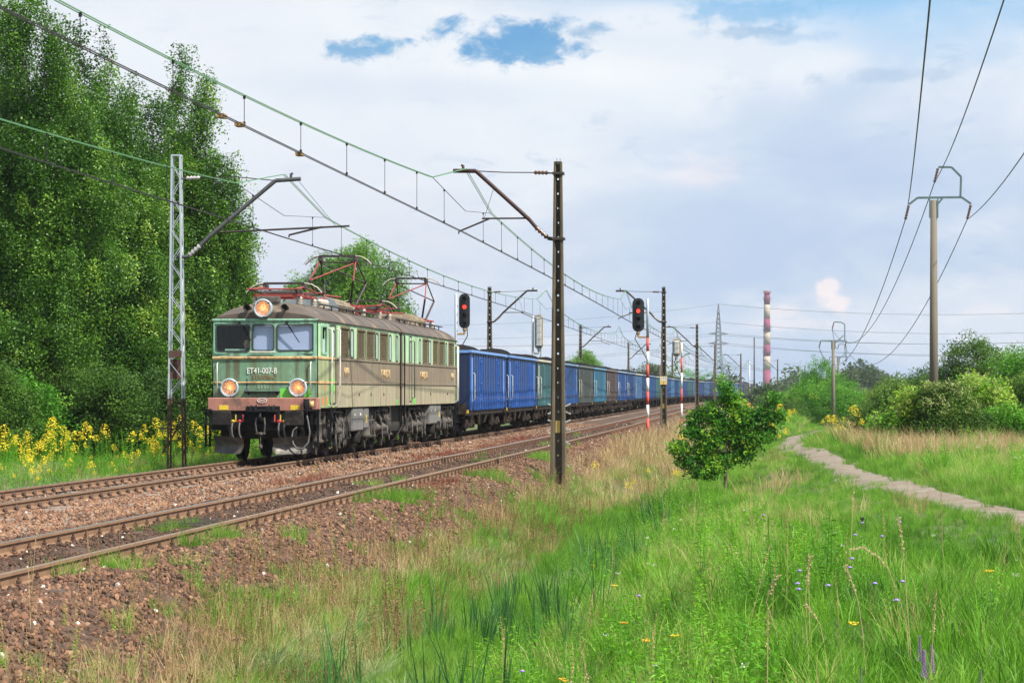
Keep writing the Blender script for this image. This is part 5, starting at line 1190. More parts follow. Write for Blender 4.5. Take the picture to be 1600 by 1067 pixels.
# ================= the power line on the right =================
M['pole_con'] = material('round_concrete_pole', (.15, .135, .105), .9, var=.12, scale=3, vstretch=(1, 1, .2), col2=(.13, .115, .085), c2=(.5, .7), c2scale=2)
M['arm_teal'] = material('grey_green_crossarm', (.10, .15, .16), .6, .2, var=.15)
def power_pole(px, s, top, lab, low=False):
    x, y = at(px, s); z0 = float(gz(u_of(x, y), y)) - .3; o = empty('power_pole', (x, y, 0), -.16, label=lab, cat='pole', group='poles of the power line beside the path')
    MB().lathe([(.15, z0), (.10, top), (.0, top + .01)], n=14).build('pole', M['pole_con'], o)
    MB().box(-.14, .14, -.13, .13, top - .55, top + .03).build('bracket', M['arm_teal'], o) if False else None
    for sx in (-.125, .125): MB().box(sx - .02, sx + .02, -.07, .07, top - .55, top + .05).build('bracket', M['arm_teal'], o)
    a = .055
    if not low: pts = [(-.76, top - .12), (-.5, top + .08), (.98 - .12, top + .08), (1.15, top - .13)]
    else: pts = [(-.85, top + .05), (.9, top + .05)]
    MB2 = MB(); [MB2.bar((p[0], 0, p[1]), (q[0], 0, q[1]), a, a * 1.2) for p, q in zip(pts[:-1], pts[1:])]; MB2.build('crossarm', M['arm_teal'], o)
    g = [(.82, top + .08), (.84, top + .72), (.55, top + 1.02), (.14, top + 1.03)] if not low else [(.78, top + .05), (.78, top + 1.15), (.55, top + 1.3), (.05, top + 1.32)]
    m = MB(); [m.bar((p[0], 0, p[1]), (q[0], 0, q[1]), a, a * 1.2) for p, q in zip(g[:-1], g[1:])]; m.bar((.1, 0, top - .15), (.3 if not low else .7, 0, top + .1 if not low else top + .4), a); m.build('top_bracket', M['arm_teal'], o)
    ends = [pts[0], pts[-1], g[-1]]; att = []
    for e in ends:
        q = Vector((e[0] - .12, 0, e[1] - .48)); insulator((e[0] - .01, 0, e[1] - .03), tuple(q), M['ins_brown'], o, .055, 5); att.append(o.matrix_basis @ q if False else Matrix.Translation((x, y, 0)) @ (Matrix.Rotation(-.16, 4, 'Z') @ q))
    return att
p1 = power_pole(1459, 50, 7.65, 'large round concrete power pole standing in the bushes at the right')
p2 = power_pole(1302, 22.8, 5.1, 'slimmer concrete power pole by the path, with a square hooked bracket on top', True)
x, y = at(1310, 15.5)
p3 = power_pole(1310, 15.5, 5.1, 'most distant power pole, small, seen just behind the slim one', True)
def wire(a, b, sag, r, name, lab, par=None, n=36, m='wblack', group=None):
    pts = [Vector(a).lerp(Vector(b), t) - Vector((0, 0, sag * 4 * t * (1 - t))) for t in np.linspace(0, 1, n)]
    return MB().tube(pts, r, 5, False).build(name, M[m], par, label=lab, cat='wire' if lab else None, group=group)
G = 'conductors of the power line beside the path'
for a, b, xoff, zz, n1, n2 in ((p1[0], p2[0], -2.5, 7.0, 'wire running from overhead down to the left insulator of the large pole', 'low hanging wire from the left insulator of the large pole to the slim pole'),
                       (p1[2], p2[2], -1.2, 7.9, 'wire running from overhead down to the hooked top of the large pole', 'low hanging wire from the hooked top of the large pole to the slim pole'),
                       (p1[1], p2[1], -.4, 7.0, 'wire running in from the right edge down to the right insulator of the large pole', 'low hanging wire from the right insulator of the large pole to the slim pole')):
    wire(a, (xoff, -20, zz), 1.15, .012, 'power_wire', n1, group=G); wire(a, b, 2.6, .014, 'power_wire', n2, group=G)
for a, b, q in zip(p2, p3, ('left', 'right', 'top')): wire(a, b, .4, .018, 'power_wire', f'thin short {q} wire between the slim pole and the most distant pole', group=G)
# wooden post farther right
x, y = at(1353.5, 12); o = empty('utility_post', (x, y, 0), 0, label='small distant post with cross pieces among the bushes right of the slim power pole', cat='pole')
MB().lathe([(.13, -2), (.1, 1.9)], n=8).build('pole', M['pole_con'], o); MB().box(-.5, .5, -.05, .05, 1.05, 1.15).build('crossarm', M['pole_con'], o); MB().box(-.3, .3, -.05, .05, 1.35, 1.42).build('crossarm', M['pole_con'], o)

# ================= far things =================
M['chim_r'] = material('chimney_red', (.22, .032, .085), .8, var=.12, scale=.2)
M['chim_w'] = material('chimney_cream', (.36, .31, .25), .8, var=.12, scale=.2)
M['pylon'] = material('pylon_steel', (.12, .14, .16), .6, .3, var=.1)
CX, CY = (1198.5 - 800) / 2.28, 1797.
ch = empty('factory_chimney', (CX, CY, 0), label='tall chimney banded in red and cream on the horizon', cat='chimney')
bands = [(596, 'r'), (577, 'w'), (556.5, 'r'), (539, 'w'), (517.5, 'r'), (498, 'w'), (476, 'r'), (455, None)]
hz = lambda y: EYE + (611 - y) / 2.28
rad = lambda z: 2.6 - .6 * z / 70
zz = [-3.] + [hz(b[0]) for b in bands]; cs = ['r'] + [b[1] for b in bands[:-1]]
cs = ['r', 'r', 'w', 'r', 'w', 'r', 'w', 'r']; zz = [-3., hz(596), hz(577), hz(556.5), hz(539), hz(517.5), hz(498), hz(476), hz(455)]
zz = [-3., hz(577.5), hz(556.5), hz(539), hz(517.5), hz(498), hz(476), hz(455)]; cs = ['r', 'w', 'r', 'w', 'r', 'w', 'r']
for k in range(7): MB().lathe([(rad(zz[k]), zz[k]), (rad(zz[k + 1]), zz[k + 1])], n=20).build('band', M['chim_r' if cs[k] == 'r' else 'chim_w'], ch)
MB().lathe([(1.9, zz[-1]), (2.05, zz[-1] + .3), (1.6, zz[-1] + .5), (1.5, zz[-1])], n=20).build('rim', M['chim_w'], ch)
for yy in (458, 468.5, 512, 517, 551):
    z = hz(yy); r = rad(z) + .05; p = MB().lathe([(r, z), (r + .75, z), (r + .75, z + .12), (r, z + .12)], n=16).build('gallery', M['pylon'], ch)
    for k in range(10): a = k * PI / 5; MB().bar(((r + .7) * math.cos(a), (r + .7) * math.sin(a), z), ((r + .7) * math.cos(a), (r + .7) * math.sin(a), z + 1.6), .15).build('aerial', M['pylon'], p)
MB().bar((-2.75, -.6, 5), (-1.95, -.6, 66), .3).build('ladder', M['pylon'], ch)
# lattice pylon
PX, PY = at(1122.5, 4.55)
py = empty('lattice_pylon', (PX, PY, 0), .15, label='tall steel lattice pylon on the horizon left of the chimney', cat='pylon')
wz = lambda z: 4.2 * (1 - z / 20) + .95 if z < 17.5 else (.95 + .5 * (1 - (z - 17.5) / 14)) * (1 if z < 28 else (31.8 - z) / 3.8)
wz = lambda z: float(np.interp(z, [-3, 14, 24, 31.6], [2.3, 1.0, .65, .06]))
lv = [-3, 0, 2.6, 5, 7.2, 9.2, 11, 12.7, 14.2, 15.7, 17.1, 18.5, 19.9, 21.3, 22.6, 24, 25.6, 27.2, 29, 31.6]
for sx in (-1, 1):
    for sy in (-1, 1):
        m = MB(); [m.bar((sx * wz(a), sy * wz(a), a), (sx * wz(b), sy * wz(b), b), .16) for a, b in zip(lv[:-1], lv[1:])]; m.build('leg', M['pylon'], py)
for a, b in zip(lv[:-1], lv[1:]):
    m = MB()
    for sy in (-1, 1): m.bar((-wz(a), sy * wz(a), a), (wz(b), sy * wz(b), b), .12).bar((wz(a), sy * wz(a), a), (-wz(b), sy * wz(b), b), .12)
    for sx in (-1, 1): m.bar((sx * wz(a), -wz(a), a), (sx * wz(b), wz(b), b), .12)
    m.build('lattice_panel', M['pylon'], py)
arms = [(20.9, 1.7), (17.6, 2.0)]
for z, L in ((20.9 + .4, 3.4), (18.0, 3.6)):
    for s in (-1, 1): MB().bar((s * .9, 0, z + .5), (s * L, 0, z), .28).bar((s * .9, 0, z), (s * L, 0, z), .25).build('crossarm', M['pylon'], py)
for k, (dx, z, za, zb) in enumerate(((0, 31.5, 24, 22), (-1, 25.5, 20.6, 16), (-3.4, 21.3, 20.2, 14), (3.4, 21.3, 19.6, 14.5), (-3.6, 18.0, 13.2, 11.2), (3.6, 18.0, 12.4, 10.6))):
    a = Vector((PX + dx, PY, z)); sp = ('topmost', 'second', 'third', 'fourth', 'fifth', 'lowest')[k]
    wire(a, (PX - 170, PY - 60, za + 2.0), 5, .055, 'high_voltage_wire', f'faint {sp} wire leading left from the lattice pylon', n=30, group='wires of the lattice pylon', m='pylon')
    wire(a, (PX + 150, PY - 80, zb + 8 - k * .5), 4, .055, 'high_voltage_wire', f'faint {sp} wire leading right from the lattice pylon', n=30, group='wires of the lattice pylon', m='pylon')
# far works building
M['shed'] = material('blue_grey_cladding', (.07, .11, .20), .7, var=.1, scale=.1)
x, y = (1244 - 800) / 3.4, 1204.
b = empty('factory_building', (x, y, 0), label='low blue-grey industrial hall on the horizon right of the chimney', cat='building')
MB().box(-6.3, 6.3, -4, 10, -3, 6.2).build('wall', M['shed'], b); MB().box(-6.5, 6.5, -4.2, 10.2, 6.2, 6.6).build('roof', M['pylon'], b)
for k in range(6): MB().box(-5.6 + k * 2, -4.4 + k * 2, -4.06, -4.01, 3.4, 4.6).build('window', M['sigdull'], b)
# ================= plants =================
def leafmat(name, a, tint, tr=.35, rough=.55, spec=.3): return material(name, a, rough, var=.12, scale=3, tint=tint, transl=tr, spec=spec)
M['birch'] = leafmat('birch_leaf', (.03, .095, .009), [(.35, (.06, .165, .012)), (.75, (.12, .27, .022)), (.9, (.19, .36, .035)), (1., (.26, .40, .045))], .38, .42, .45)
M['willow'] = leafmat('willow_leaf', (.07, .18, .02), [(.4, (.12, .28, .03)), (1., (.20, .40, .05))], .4)
M['darkleaf'] = leafmat('bush_leaf', (.03, .08, .01), [(.4, (.06, .145, .015)), (.8, (.11, .22, .025)), (1., (.19, .29, .045))], .35)
M['freshleaf'] = leafmat('fresh_leaf', (.05, .17, .012), [(.4, (.085, .27, .018)), (.8, (.15, .38, .03)), (1., (.32, .48, .05))], .4)
M['farleaf'] = leafmat('far_leaf', (.035, .07, .025), [(.5, (.055, .10, .03)), (1., (.09, .14, .045))], .25)
M['walnut'] = leafmat('young_tree_leaf', (.02, .10, .008), [(.4, (.04, .18, .012)), (.8, (.08, .29, .02)), (1., (.24, .44, .03))], .38, .5, .3)
M['flowerpale'] = leafmat('cream_blossom', (.34, .40, .13), [(.5, (.42, .47, .17)), (1., (.52, .54, .25))], .3)
M['bark'] = material('bark', (.085, .065, .05), .95, var=.3, scale=6, bump=.01, bscale=20)
M['birchbark'] = material('birch_bark', (.42, .40, .36), .9, var=.15, scale=4, vstretch=(.3, .3, 1), col2=(.04, .035, .03), c2=(.56, .64), c2scale=6)
def leaf_cluster(name, m, n, R, ll, lw, hang=0., seed=0, flat=.5, strands=0):
    r = random.Random(seed); V = []; F = []
    for k in range(n):
        if strands:
            a = 2 * PI * (k % strands) / strands + .3; q = (k // strands) / (n / strands)
            c = Vector((math.cos(a) * R * (.25 + .5 * q) + r.gauss(0, R * .1), math.sin(a) * R * (.25 + .5 * q) + r.gauss(0, R * .1), R * .5 - hang * q ** 1.3 + r.gauss(0, R * .08)))
        else:
            while True:
                c = Vector((r.uniform(-1, 1), r.uniform(-1, 1), r.uniform(-1, 1)))
                if c.length < 1: break
            c = c * R; c.z = c.z * .8 - hang * r.random()
        d = Vector((r.gauss(0, 1), r.gauss(0, 1), r.gauss(-.4 if hang else .1, .7))).normalized(); nrm = Vector((r.gauss(0, flat), r.gauss(0, flat), 1)).normalized()
        s = d.cross(nrm).normalized(); f = r.uniform(.7, 1.3); L = ll * f; W = lw * f * .5; i = len(V)
        up = s.cross(d) * (-L * .12)
        V += [tuple(c), tuple(c + d * L * .5 + s * W + up), tuple(c + d * L), tuple(c + d * L * .5 - s * W + up)]; F += [(i, i + 1, i + 2, i + 3)]
    return proto(name, V, F, m)
def fam(name, m, **k): return [leaf_cluster(f'{name}{i}', m, seed=i + 11, **k) for i in range(3)]
LC = dict(birch=fam('lc_birch', M['birch'], n=84, R=.42, ll=.078, lw=.062, hang=.95, strands=7),
          willow=fam('lc_willow', M['willow'], n=60, R=.5, ll=.17, lw=.045, hang=.15),
          bush=fam('lc_bush', M['darkleaf'], n=55, R=.30, ll=.075, lw=.05), fresh=fam('lc_fresh', M['freshleaf'], n=45, R=.3, ll=.10, lw=.055),
          far=fam('lc_far', M['farleaf'], n=40, R=.8, ll=.3, lw=.22), walnut=fam('lc_walnut', M['walnut'], n=18, R=.13, ll=.088, lw=.038, hang=.05),
          cream=fam('lc_cream', M['flowerpale'], n=24, R=.13, ll=.09, lw=.02))
def tree(name, label, cat, X, Y, blobs, leaf, n, group=None, trunk=.14, bark='bark', size=1., tint=(.45, .22), limbs=5, z0=None, hole=.25, shell=.45, stems=1, extra=None):
    """blobs: (dx, dy, z, rx, rz) lobes of the crown, z above the rails"""
    zg = float(gz(u_of(X, Y), Y)) if z0 is None else z0
    o = empty(name, (X, Y, zg), 0, label=label, cat=cat, group=group); r = random.Random(hash((round(X, 2), round(Y, 2))) & 0xffff); g = np.random.default_rng(int(abs(X * 37 + Y * 91)) + 5)
    t = MB(); top = max(b[2] + b[4] * .3 for b in blobs) - zg; cx = sum(b[0] for b in blobs) / len(blobs)
    for sidx in range(stems):
        ox = 0 if stems == 1 else r.uniform(-.5, .5)
        pts = [Vector((ox, 0, -.25))]; K = 7
        for k in range(1, K + 1): pts.append(Vector((ox + cx * k / K * .6 + r.gauss(0, .04) * top * .2, r.gauss(0, .02) * top, top * .9 * k / K)))
        t.tube(pts, [trunk * (1.15 - k / K) + .008 for k in range(K + 1)], 7)
    for b in blobs[:14]:
        e = Vector((b[0], b[1], b[2] - zg)); s = Vector((0, 0, max(.3, e.z * .55))); mid = s.lerp(e, .5) + Vector((0, 0, -.1 * b[3]))
        t.tube([s, mid, e, e + Vector((r.uniform(-.5, .5) * b[3], 0, b[4] * .5))], [trunk * .5, trunk * .35, trunk * .2, trunk * .05], 5)
    t.build('trunk', M[bark], o)
    vol = np.array([b[3] ** 2 * b[4] for b in blobs]) ** .75; cnt = np.maximum(4, (n * vol / vol.sum()).astype(int)); P = []; TT = []
    for b, c in zip(blobs, cnt):
        v = g.normal(size=(c, 3)); v /= np.linalg.norm(v, axis=1)[:, None]; rr = shell + (1 - shell) * g.random(c) ** .6
        ph = g.uniform(0, 6.28, 6); lump = 1 + .16 * np.sin(v[:, 0] * 5 + ph[0]) * np.sin(v[:, 2] * 6 + ph[1]) + .12 * np.sin(v[:, 1] * 9 + ph[2] + v[:, 2] * 7) + .07 * g.normal(size=c)
        rr = rr * lump; P.append(np.stack([b[0] + v[:, 0] * rr * b[3], b[1] + v[:, 1] * rr * b[3] , b[2] - zg + v[:, 2] * rr * b[4]], 1)); TT.append(np.full(c, g.normal(0, .16)))
    P = np.concatenate(P); TT = np.concatenate(TT)
    # whole sprays are missing here and there, so that gaps show
    zf = .45 if leaf == 'birch' else 1.7; nz = np.sin(P[:, 0] * 2.3 / size + 1 + .8 * np.sin(P[:, 2] * .7)) * np.sin(P[:, 2] * zf / size + 2) * (np.sin(P[:, 1] * 1.9 / size) if leaf != 'birch' else 1); keep = (nz < 1 - hole) & (P[:, 2] > .05); P, TT = P[keep], TT[keep]; k = len(P)
    R = np.stack([g.normal(0, .25, k), g.normal(0, .25, k), g.uniform(0, 6.28, k)], 1)
    cr = scatter('crown', LC[leaf], P, R, size * g.uniform(.7, 1.25, k), g.integers(0, 3, k), np.clip(tint[0] + TT + g.normal(0, tint[1], k), 0, 1), o)
    if extra: extra(o, P, g)
    return o
def stack(x, r0, z0, z1, k, g, w=1., point=0.):    # lobes piled into a column tapering to the top
    B = []
    for i in range(k):
        t = (i + .5) / k; z = z0 + (z1 - z0) * t; r = r0 * (1.0 - .15 * (1 - t) ** 2) * (1 - max(0, t - .5) ** 1.4 * 1.7) * (1 - point + point * min(1.05, (1 - t) * 1.75 + .14))
        for j in range(2 if t < .75 else 1): B.append((x + g.uniform(-.45, .45) * r0 * w * (1 - t), g.uniform(-.4, .4) * r0, z, max(.5, r * g.uniform(.62, .9)), (z1 - z0) / k * g.uniform(.8, 1.2)))
    return B
g0 = random.Random(4)
def S(x, s): return (x - 800) / s
def px_tree(px, s): return at(px, s)
GB = 'tall birches beyond the track'
for (px, s, topy, rad_, lab, n) in ((-60, 47, -90, 3.4, 'huge birch cut by the left edge of the photograph', 3400), (52, 49, -22, 3.1, 'tallest dense birch at the far left behind the goldenrod', 6000), (176, 46, 92, 2.8, 'middle birch with a rounded top, left of the lattice mast', 5200),
        (285, 43, 112, 2.8, 'pointed birch rising behind the lattice mast', 6200), (352, 39, 345, 1.5, 'lower drooping birch sprays just left above the locomotive roof', 1900)):
    X, Y = at(px, s); zt = EYE + (611 - topy) / s
    B = stack(0, rad_, .7, zt - rad_ * .2, 12 if n > 2500 else 5, g0, point=.8 if px == 285 else .3)
    if px == 285: B += [(1.5, 0, 7.0, 1.2, 1.3), (1.7, 0, 5.4, 1.1, 1.2), (1.2, 0, 9.2, 1.0, 1.4), (.4, 0, 12.0, .9, 1.3), (1.8, .2, 3.6, 1.1, 1.3), (.1, 0, 13.2, .45, .9)]
    tree('birch_tree', lab, 'tree', X, Y, B, 'birch', n, GB, .2, 'birchbark', tint=(.38, .26), hole=.2)
for (px, s, topy, rad_, lab, n) in ((0, 41, 0, 3.8, 'second row birch behind the far left ones', 2600), (125, 40, 62, 3.6, 'second row birch filling the gap between the two left tops', 3000), (240, 39, 150, 3.0, 'second row birch filling the notch left of the pointed one', 2400), (330, 37, 330, 2.4, 'second row birch low behind the locomotive roof', 1300)):
    X, Y = at(px, s); zt = EYE + (611 - topy) / s; tree('birch_tree', lab, 'tree', X, Y, stack(0, rad_, .5, zt - rad_ * .3, 7, g0), 'birch', n, GB, .2, 'birchbark', size=1.25, tint=(.05, .16), hole=.12)  # leaf tint darkened so this row paints shaded gaps between the front crowns
# shrubs under the birches
for i, (px, s, topy, r_) in enumerate(((20, 52, 590, 1.5), (90, 50, 560, 1.7), (165, 51, 575, 1.6), (235, 50, 580, 1.5), (310, 48, 570, 1.4), (-30, 53, 560, 1.6))):
    X, Y = at(px, s); zt = EYE + (611 - topy) / s
    tree('shrub', ['round elder shrub at the left edge under the birches', 'dark shrub below the tallest birch behind the goldenrod', 'shrub below the middle birch', 'shrub just left of the lattice mast foot', 'pale grey-green shrub between the lattice mast and the locomotive', 'shrub outside the left edge under the birches'][i],
         'shrub', X, Y, [(-.6, 0, .5, r_ * .7, .8), (.5, .2, .7, r_ * .75, 1.0), (0, 0, zt - .9, r_ * .7, .9)], 'birch' if i == 4 else ('fresh' if i == 0 else 'bush'), 700, 'shrubs under the birches', .05, tint=(.6 if i == 4 else .4, .2), stems=3)
# willow behind the locomotive
X, Y = at(543, 29.5)
tree('willow_tree', 'light green feathery willow rising behind the locomotive pantographs', 'tree', X, Y, [(-2.2, 0, 6.3, 1.3, 1.6), (-.8, .3, 7.6, 1.3, 1.5), (.7, 0, 8.2, 1.3, 1.4), (1.9, 0, 7.2, 1.2, 1.5), (-1.2, 0, 5.2, 1.6, 1.6), (1.0, 0, 5.6, 1.7, 1.6), (2.5, 0, 5.3, 1.0, 1.5), (-2.8, 0, 4.6, 1.0, 1.3), (0, 0, 3.5, 2.4, 1.8), (2.6, 0, 3.6, 1.1, 1.2), (-.2, 0, 6.4, 1.4, 1.5)], 'willow', 1900, None, .16, tint=(.48, .28), hole=.45, size=1.0)
# trees showing over the wagons
for px, s, topy, r_, leaf, lab in ((895, 19, 556, 1.7, 'willow', 'light feathery tree over the wagons right of the nearest mast'), (915, 17.5, 548, 1.0, 'willow', 'second thin light tree over the wagons beside the feathery one'), (998, 11.3, 571, 1.7, 'far', 'bluish small tree over the wagons at the second red signal'), (1012, 10.8, 566, 1.2, 'far', 'narrow bluish tree left of the numbered mast'),
        (1062, 9, 566, 3.4, 'fresh', 'green bushy tree over the wagons behind the smaller signal'), (1083, 8.2, 572, 3.0, 'fresh', 'green tree over the wagons between the smaller signal and its neighbour mast'), (1108, 7.4, 577, 3.6, 'fresh', 'green tree over the wagons below the lattice pylon'), (1125, 7.0, 580, 3.0, 'fresh', 'green tree right below the lattice pylon'), (985, 11.6, 575, 1.4, 'far', 'bluish tree over the wagons left of the second red signal')):
    X, Y = at(px, s); zt = EYE + (611 - topy) / s
    tree('lineside_tree', lab, 'tree', X, Y, [(0, 0, zt - r_ * .8, r_ * .8, r_ * .8), (-r_ * .5, 0, zt - r_ * 1.7, r_ * .8, r_), (r_ * .6, 0, zt - r_ * 1.6, r_ * .8, r_), (0, 0, zt - r_ * 2.6, r_, r_)], leaf, 300 if leaf != 'far' else 90, 'trees showing over the wagons', .1, tint=(.4, .2), size=(1.5 if s < 10 else 1.0) if leaf != 'far' else .7, z0=-.8, hole=.3)
# the middle distance, right of the train to the right edge
g1 = random.Random(12)
for i, (px, s, topy, r_, leaf, n) in enumerate(((1198, 10.5, 597, 2.6, 'far', 110), (1180, 6.6, 600, 3.4, 'far', 110), (1215, 9, 602, 2.6, 'far', 100), (1234, 7.5, 604, 3, 'far', 100), (1162, 6.4, 601, 3, 'far', 100),
        (1345, 7, 566, 4.6, 'far', 420), (1330, 7.4, 576, 3.2, 'far', 220), (1365, 7.2, 578, 3.2, 'far', 220), (1318, 11, 590, 2.4, 'far', 160), (1390, 9, 592, 3, 'far', 170),
        (1212, 16, 612, 1.7, 'bush', 260), (1236, 18, 606, 1.5, 'bush', 260), (1222, 22, 626, 1.3, 'bush', 260), (1258, 15, 602, 2.2, 'bush', 300),
        (1283, 20, 560, 2.0, 'fresh', 900), (1260, 21.3, 602, 1.9, 'fresh', 800), (1296, 21, 588, 1.9, 'fresh', 800), (1326, 21.2, 606, 1.9, 'fresh', 800), (1344, 26, 632, 1.3, 'fresh', 450), (1335, 14, 604, 2.4, 'bush', 360), (1362, 19, 618, 1.9, 'bush', 420), (1375, 15, 605, 2.4, 'bush', 420))):
    X, Y = at(px, s); zt = EYE + (611 - topy) / s
    labs = ['hazy tree clump at the foot of the chimney', 'hazy tree left of the chimney foot', 'hazy tree right of the chimney foot', 'hazy tree before the industrial hall', 'dark hazy tree above the last wagons', 'big rounded blue-green tree on the horizon right of the slim power pole', 'blue-green shoulder of trees left of the big rounded one', 'blue-green trees right of the big rounded one', 'hazy tree behind the slim power pole', 'hazy trees above the bush line',
            'olive bush left of the path bend', 'olive bush behind the path bend', 'low olive bush beside the path bend', 'dark bush below the industrial hall', 'fresh green pointed tree left of the slim power pole', 'fresh green low tree left at the path', 'fresh green tree right behind the slim power pole', 'fresh green bush right of the slim power pole', 'small fresh green bush before the dark thicket', 'dark bush below the big rounded tree', 'dark green bush left of the large thicket', 'dark green bush behind the large thicket']
    q = [(0, 0, zt - r_ * .7, r_ * .75, r_ * .75)] + [(g1.uniform(-1, 1) * r_ * .7, g1.uniform(-.5, .5), g1.uniform(0, max(.5, zt - r_)), r_ * .8, r_ * .7) for _ in range(5)]
    tree('distant_tree' if leaf == 'far' else 'roadside_bush', labs[i], 'tree' if leaf == 'far' else 'bush', X, Y, q, leaf, n, 'trees and bushes of the middle distance', .1, tint=(.42, .2), size=1.25 if leaf == 'far' else 1.1, hole=.15, stems=2)
# far woods that read as one mass
n = 2600; g = np.random.default_rng(3); Yw = g.uniform(620, 1100, n); pxw = g.uniform(560, 1700, n); hh = 4 + 5 * g.random(n) + 3 * np.sin(pxw * .02) + 2.5 * np.sin(pxw * .057)
Pz = g.random(n) * np.maximum(2, hh) * .8 * np.where(pxw < 1130, .8, 1); keep = (np.abs(pxw - 1198) > -1)
scatter('far_woods', LC['far'], np.stack([(pxw - 800) * Yw / 4096, Yw, Pz - 1], 1), np.stack([g.normal(0, .3, n), g.normal(0, .3, n), g.uniform(0, 6, n)], 1), g.uniform(2, 4.2, n), g.integers(0, 3, n), g.uniform(.1, .7, n), kind='stuff', label='hazy distant woods along the horizon')
# the thicket on the right
GT = 'bushes of the thicket on the right'
def cream(o, P, g):
    q = P[(P[:, 2] > np.percentile(P[:, 2], 72)) & (g.random(len(P)) < .55)]; q = q + np.array([0, -.12, .12]); k = len(q)
    if k: scatter('blossom', LC['cream'], q, np.stack([np.zeros(k), np.zeros(k), g.uniform(0, 6, k)], 1), g.uniform(.8, 1.5, k), g.integers(0, 3, k), g.random(k), o)
for i, (px, s, topy, r_, leaf, n, ex, lab) in enumerate((
        (1428, 52, 606, 1.0, 'fresh', 800, True, 'bush topped with cream blossom sprays, left of the large power pole'), (1472, 52.5, 598, 1.05, 'bush', 1000, True, 'bush with pale yellowish blossom at the foot of the large power pole'), (1400, 48, 600, 1.05, 'bush', 800, False, 'dark green bush at the left end of the thicket'),
        (1535, 52, 592, 1.15, 'fresh', 900, True, 'blossoming bush right of the large power pole'), (1598, 50.5, 588, 1.2, 'bush', 1000, False, 'bush at the right edge in front of the thicket'), (1518, 38, 530, 1.7, 'bush', 1500, False, 'taller dark tree behind the thicket right of the large pole'), (1566, 36, 545, 1.7, 'fresh', 1100, False, 'lighter tree behind the thicket near the right edge'),
        (1604, 40, 540, 1.7, 'fresh', 1200, False, 'light green tree cut by the right edge'), (1450, 37, 575, 1.6, 'bush', 1000, False, 'dark bush behind the large power pole'), (1398, 36, 586, 1.5, 'bush', 900, False, 'bush behind the left end of the thicket'), (1368, 42, 630, .95, 'bush', 500, False, 'low bush leading down to the path at the thicket edge'), (1640, 42, 570, 1.6, 'bush', 700, False, 'large bush just outside the right edge'), (1500, 53, 632, .9, 'bush', 600, False, 'low dark bush in front of the blossoming ones'), (1572, 53, 632, .95, 'fresh', 700, False, 'low dark bush in front near the right edge'))):
    X, Y = at(px, s); zt = EYE + (611 - topy) / s; g1 = random.Random(i + 40)
    q = [(0, 0, zt - r_ * .6, r_ * .7, r_ * .6)] + [(g1.uniform(-1, 1) * r_ * .75, g1.uniform(-.5, .5) * r_, g1.uniform(-.1, max(.3, zt - r_ * .9)), r_ * g1.uniform(.6, .8), r_ * .6) for _ in range(6)]
    tree('thicket_bush', lab, 'bush', X, Y, q, leaf, n, GT, .05, tint=(.5 if i % 3 else .65, .24), stems=4, hole=.22, extra=cream if ex else None)
# the young tree in the meadow
X, Y = at(1133, 66)
tree('young_tree', 'young broadleaf tree with glossy dark green leaves in the middle of the meadow', 'tree', X, Y,
     [(x * 1.06, y, z, r * 1.05, q * 1.1) for x, y, z, r, q in [(-.30, 0, 1.22, .34, .26), (.12, .1, 1.48, .30, .24), (.02, 0, 1.80, .16, .22), (.5, .1, 1.05, .30, .26), (.86, 0, 1.18, .26, .22), (1.08, 0, 1.50, .17, .2), (1.22, 0, 1.12, .16, .2), (-.72, 0, .80, .30, .2), (-1.02, 0, .40, .26, .14), (-.82, 0, .08, .30, .14), (-.38, .1, .55, .34, .24), (.16, 0, .72, .36, .26), (.72, 0, .66, .30, .2), (-.25, 0, -.02, .30, .14), (-.65, .1, 1.12, .2, .16), (.3, 0, 1.2, .22, .2), (1.0, .1, .75, .22, .16), (-.1, 0, .98, .3, .2), (.05, .1, .15, .3, .2), (-.5, .1, .25, .3, .2), (.45, .1, .3, .3, .2), (-.3, -.1, -.2, .28, .12), (-.6, .1, -.2, .25, .1)]], 'walnut', 1250, None, .035, tint=(.66, .32), hole=.8, shell=.15, z0=-.55)

# ---------------- grasses, herbs, flowers ----------------
M['g_green'] = leafmat('meadow_grass', (.05, .15, .012), [(.3, (.095, .26, .016)), (.6, (.155, .38, .024)), (.85, (.24, .46, .05)), (1., (.40, .44, .14))], .45, .5)
M['g_blue'] = leafmat('blue_green_reed', (.035, .12, .03), [(.5, (.065, .19, .045)), (1., (.13, .29, .08))], .4, .45)
M['g_pale'] = leafmat('pale_grey_green_grass', (.15, .24, .08), [(.5, (.22, .32, .13)), (1., (.33, .40, .2))], .35, .5)
M['g_straw'] = leafmat('dry_straw', (.30, .21, .095), [(.5, (.42, .31, .15)), (1., (.55, .44, .25))], .25, .7)
M['g_brown'] = leafmat('dry_brown_weed', (.13, .075, .035), [(.5, (.21, .13, .06)), (.8, (.30, .20, .10)), (1., (.38, .30, .12))], .2, .8)
M['g_fine'] = leafmat('fine_soft_grass', (.09, .22, .018), [(.5, (.15, .33, .03)), (1., (.27, .40, .08))], .4, .6)
M['g_red'] = leafmat('red_sorrel', (.16, .05, .035), [(.5, (.24, .075, .05)), (1., (.20, .12, .06))], .2, .8)
M['herb'] = leafmat('leafy_herb', (.06, .20, .012), [(.5, (.12, .36, .018)), (1., (.23, .48, .03))], .45, .45)
M['petal_y'] = material('goldenrod_yellow', (.80, .64, .03), .7, var=.2, scale=20, transl=.3)
M['petal_t'] = material('tansy_orange', (.80, .42, .03), .7, var=.15, scale=20, transl=.2)
M['petal_v'] = material('violet_petals', (.42, .32, .72), .7, var=.12, scale=20, transl=.3)
M['petal_p'] = material('purple_spike', (.36, .12, .50), .7, var=.15, scale=20, transl=.3)
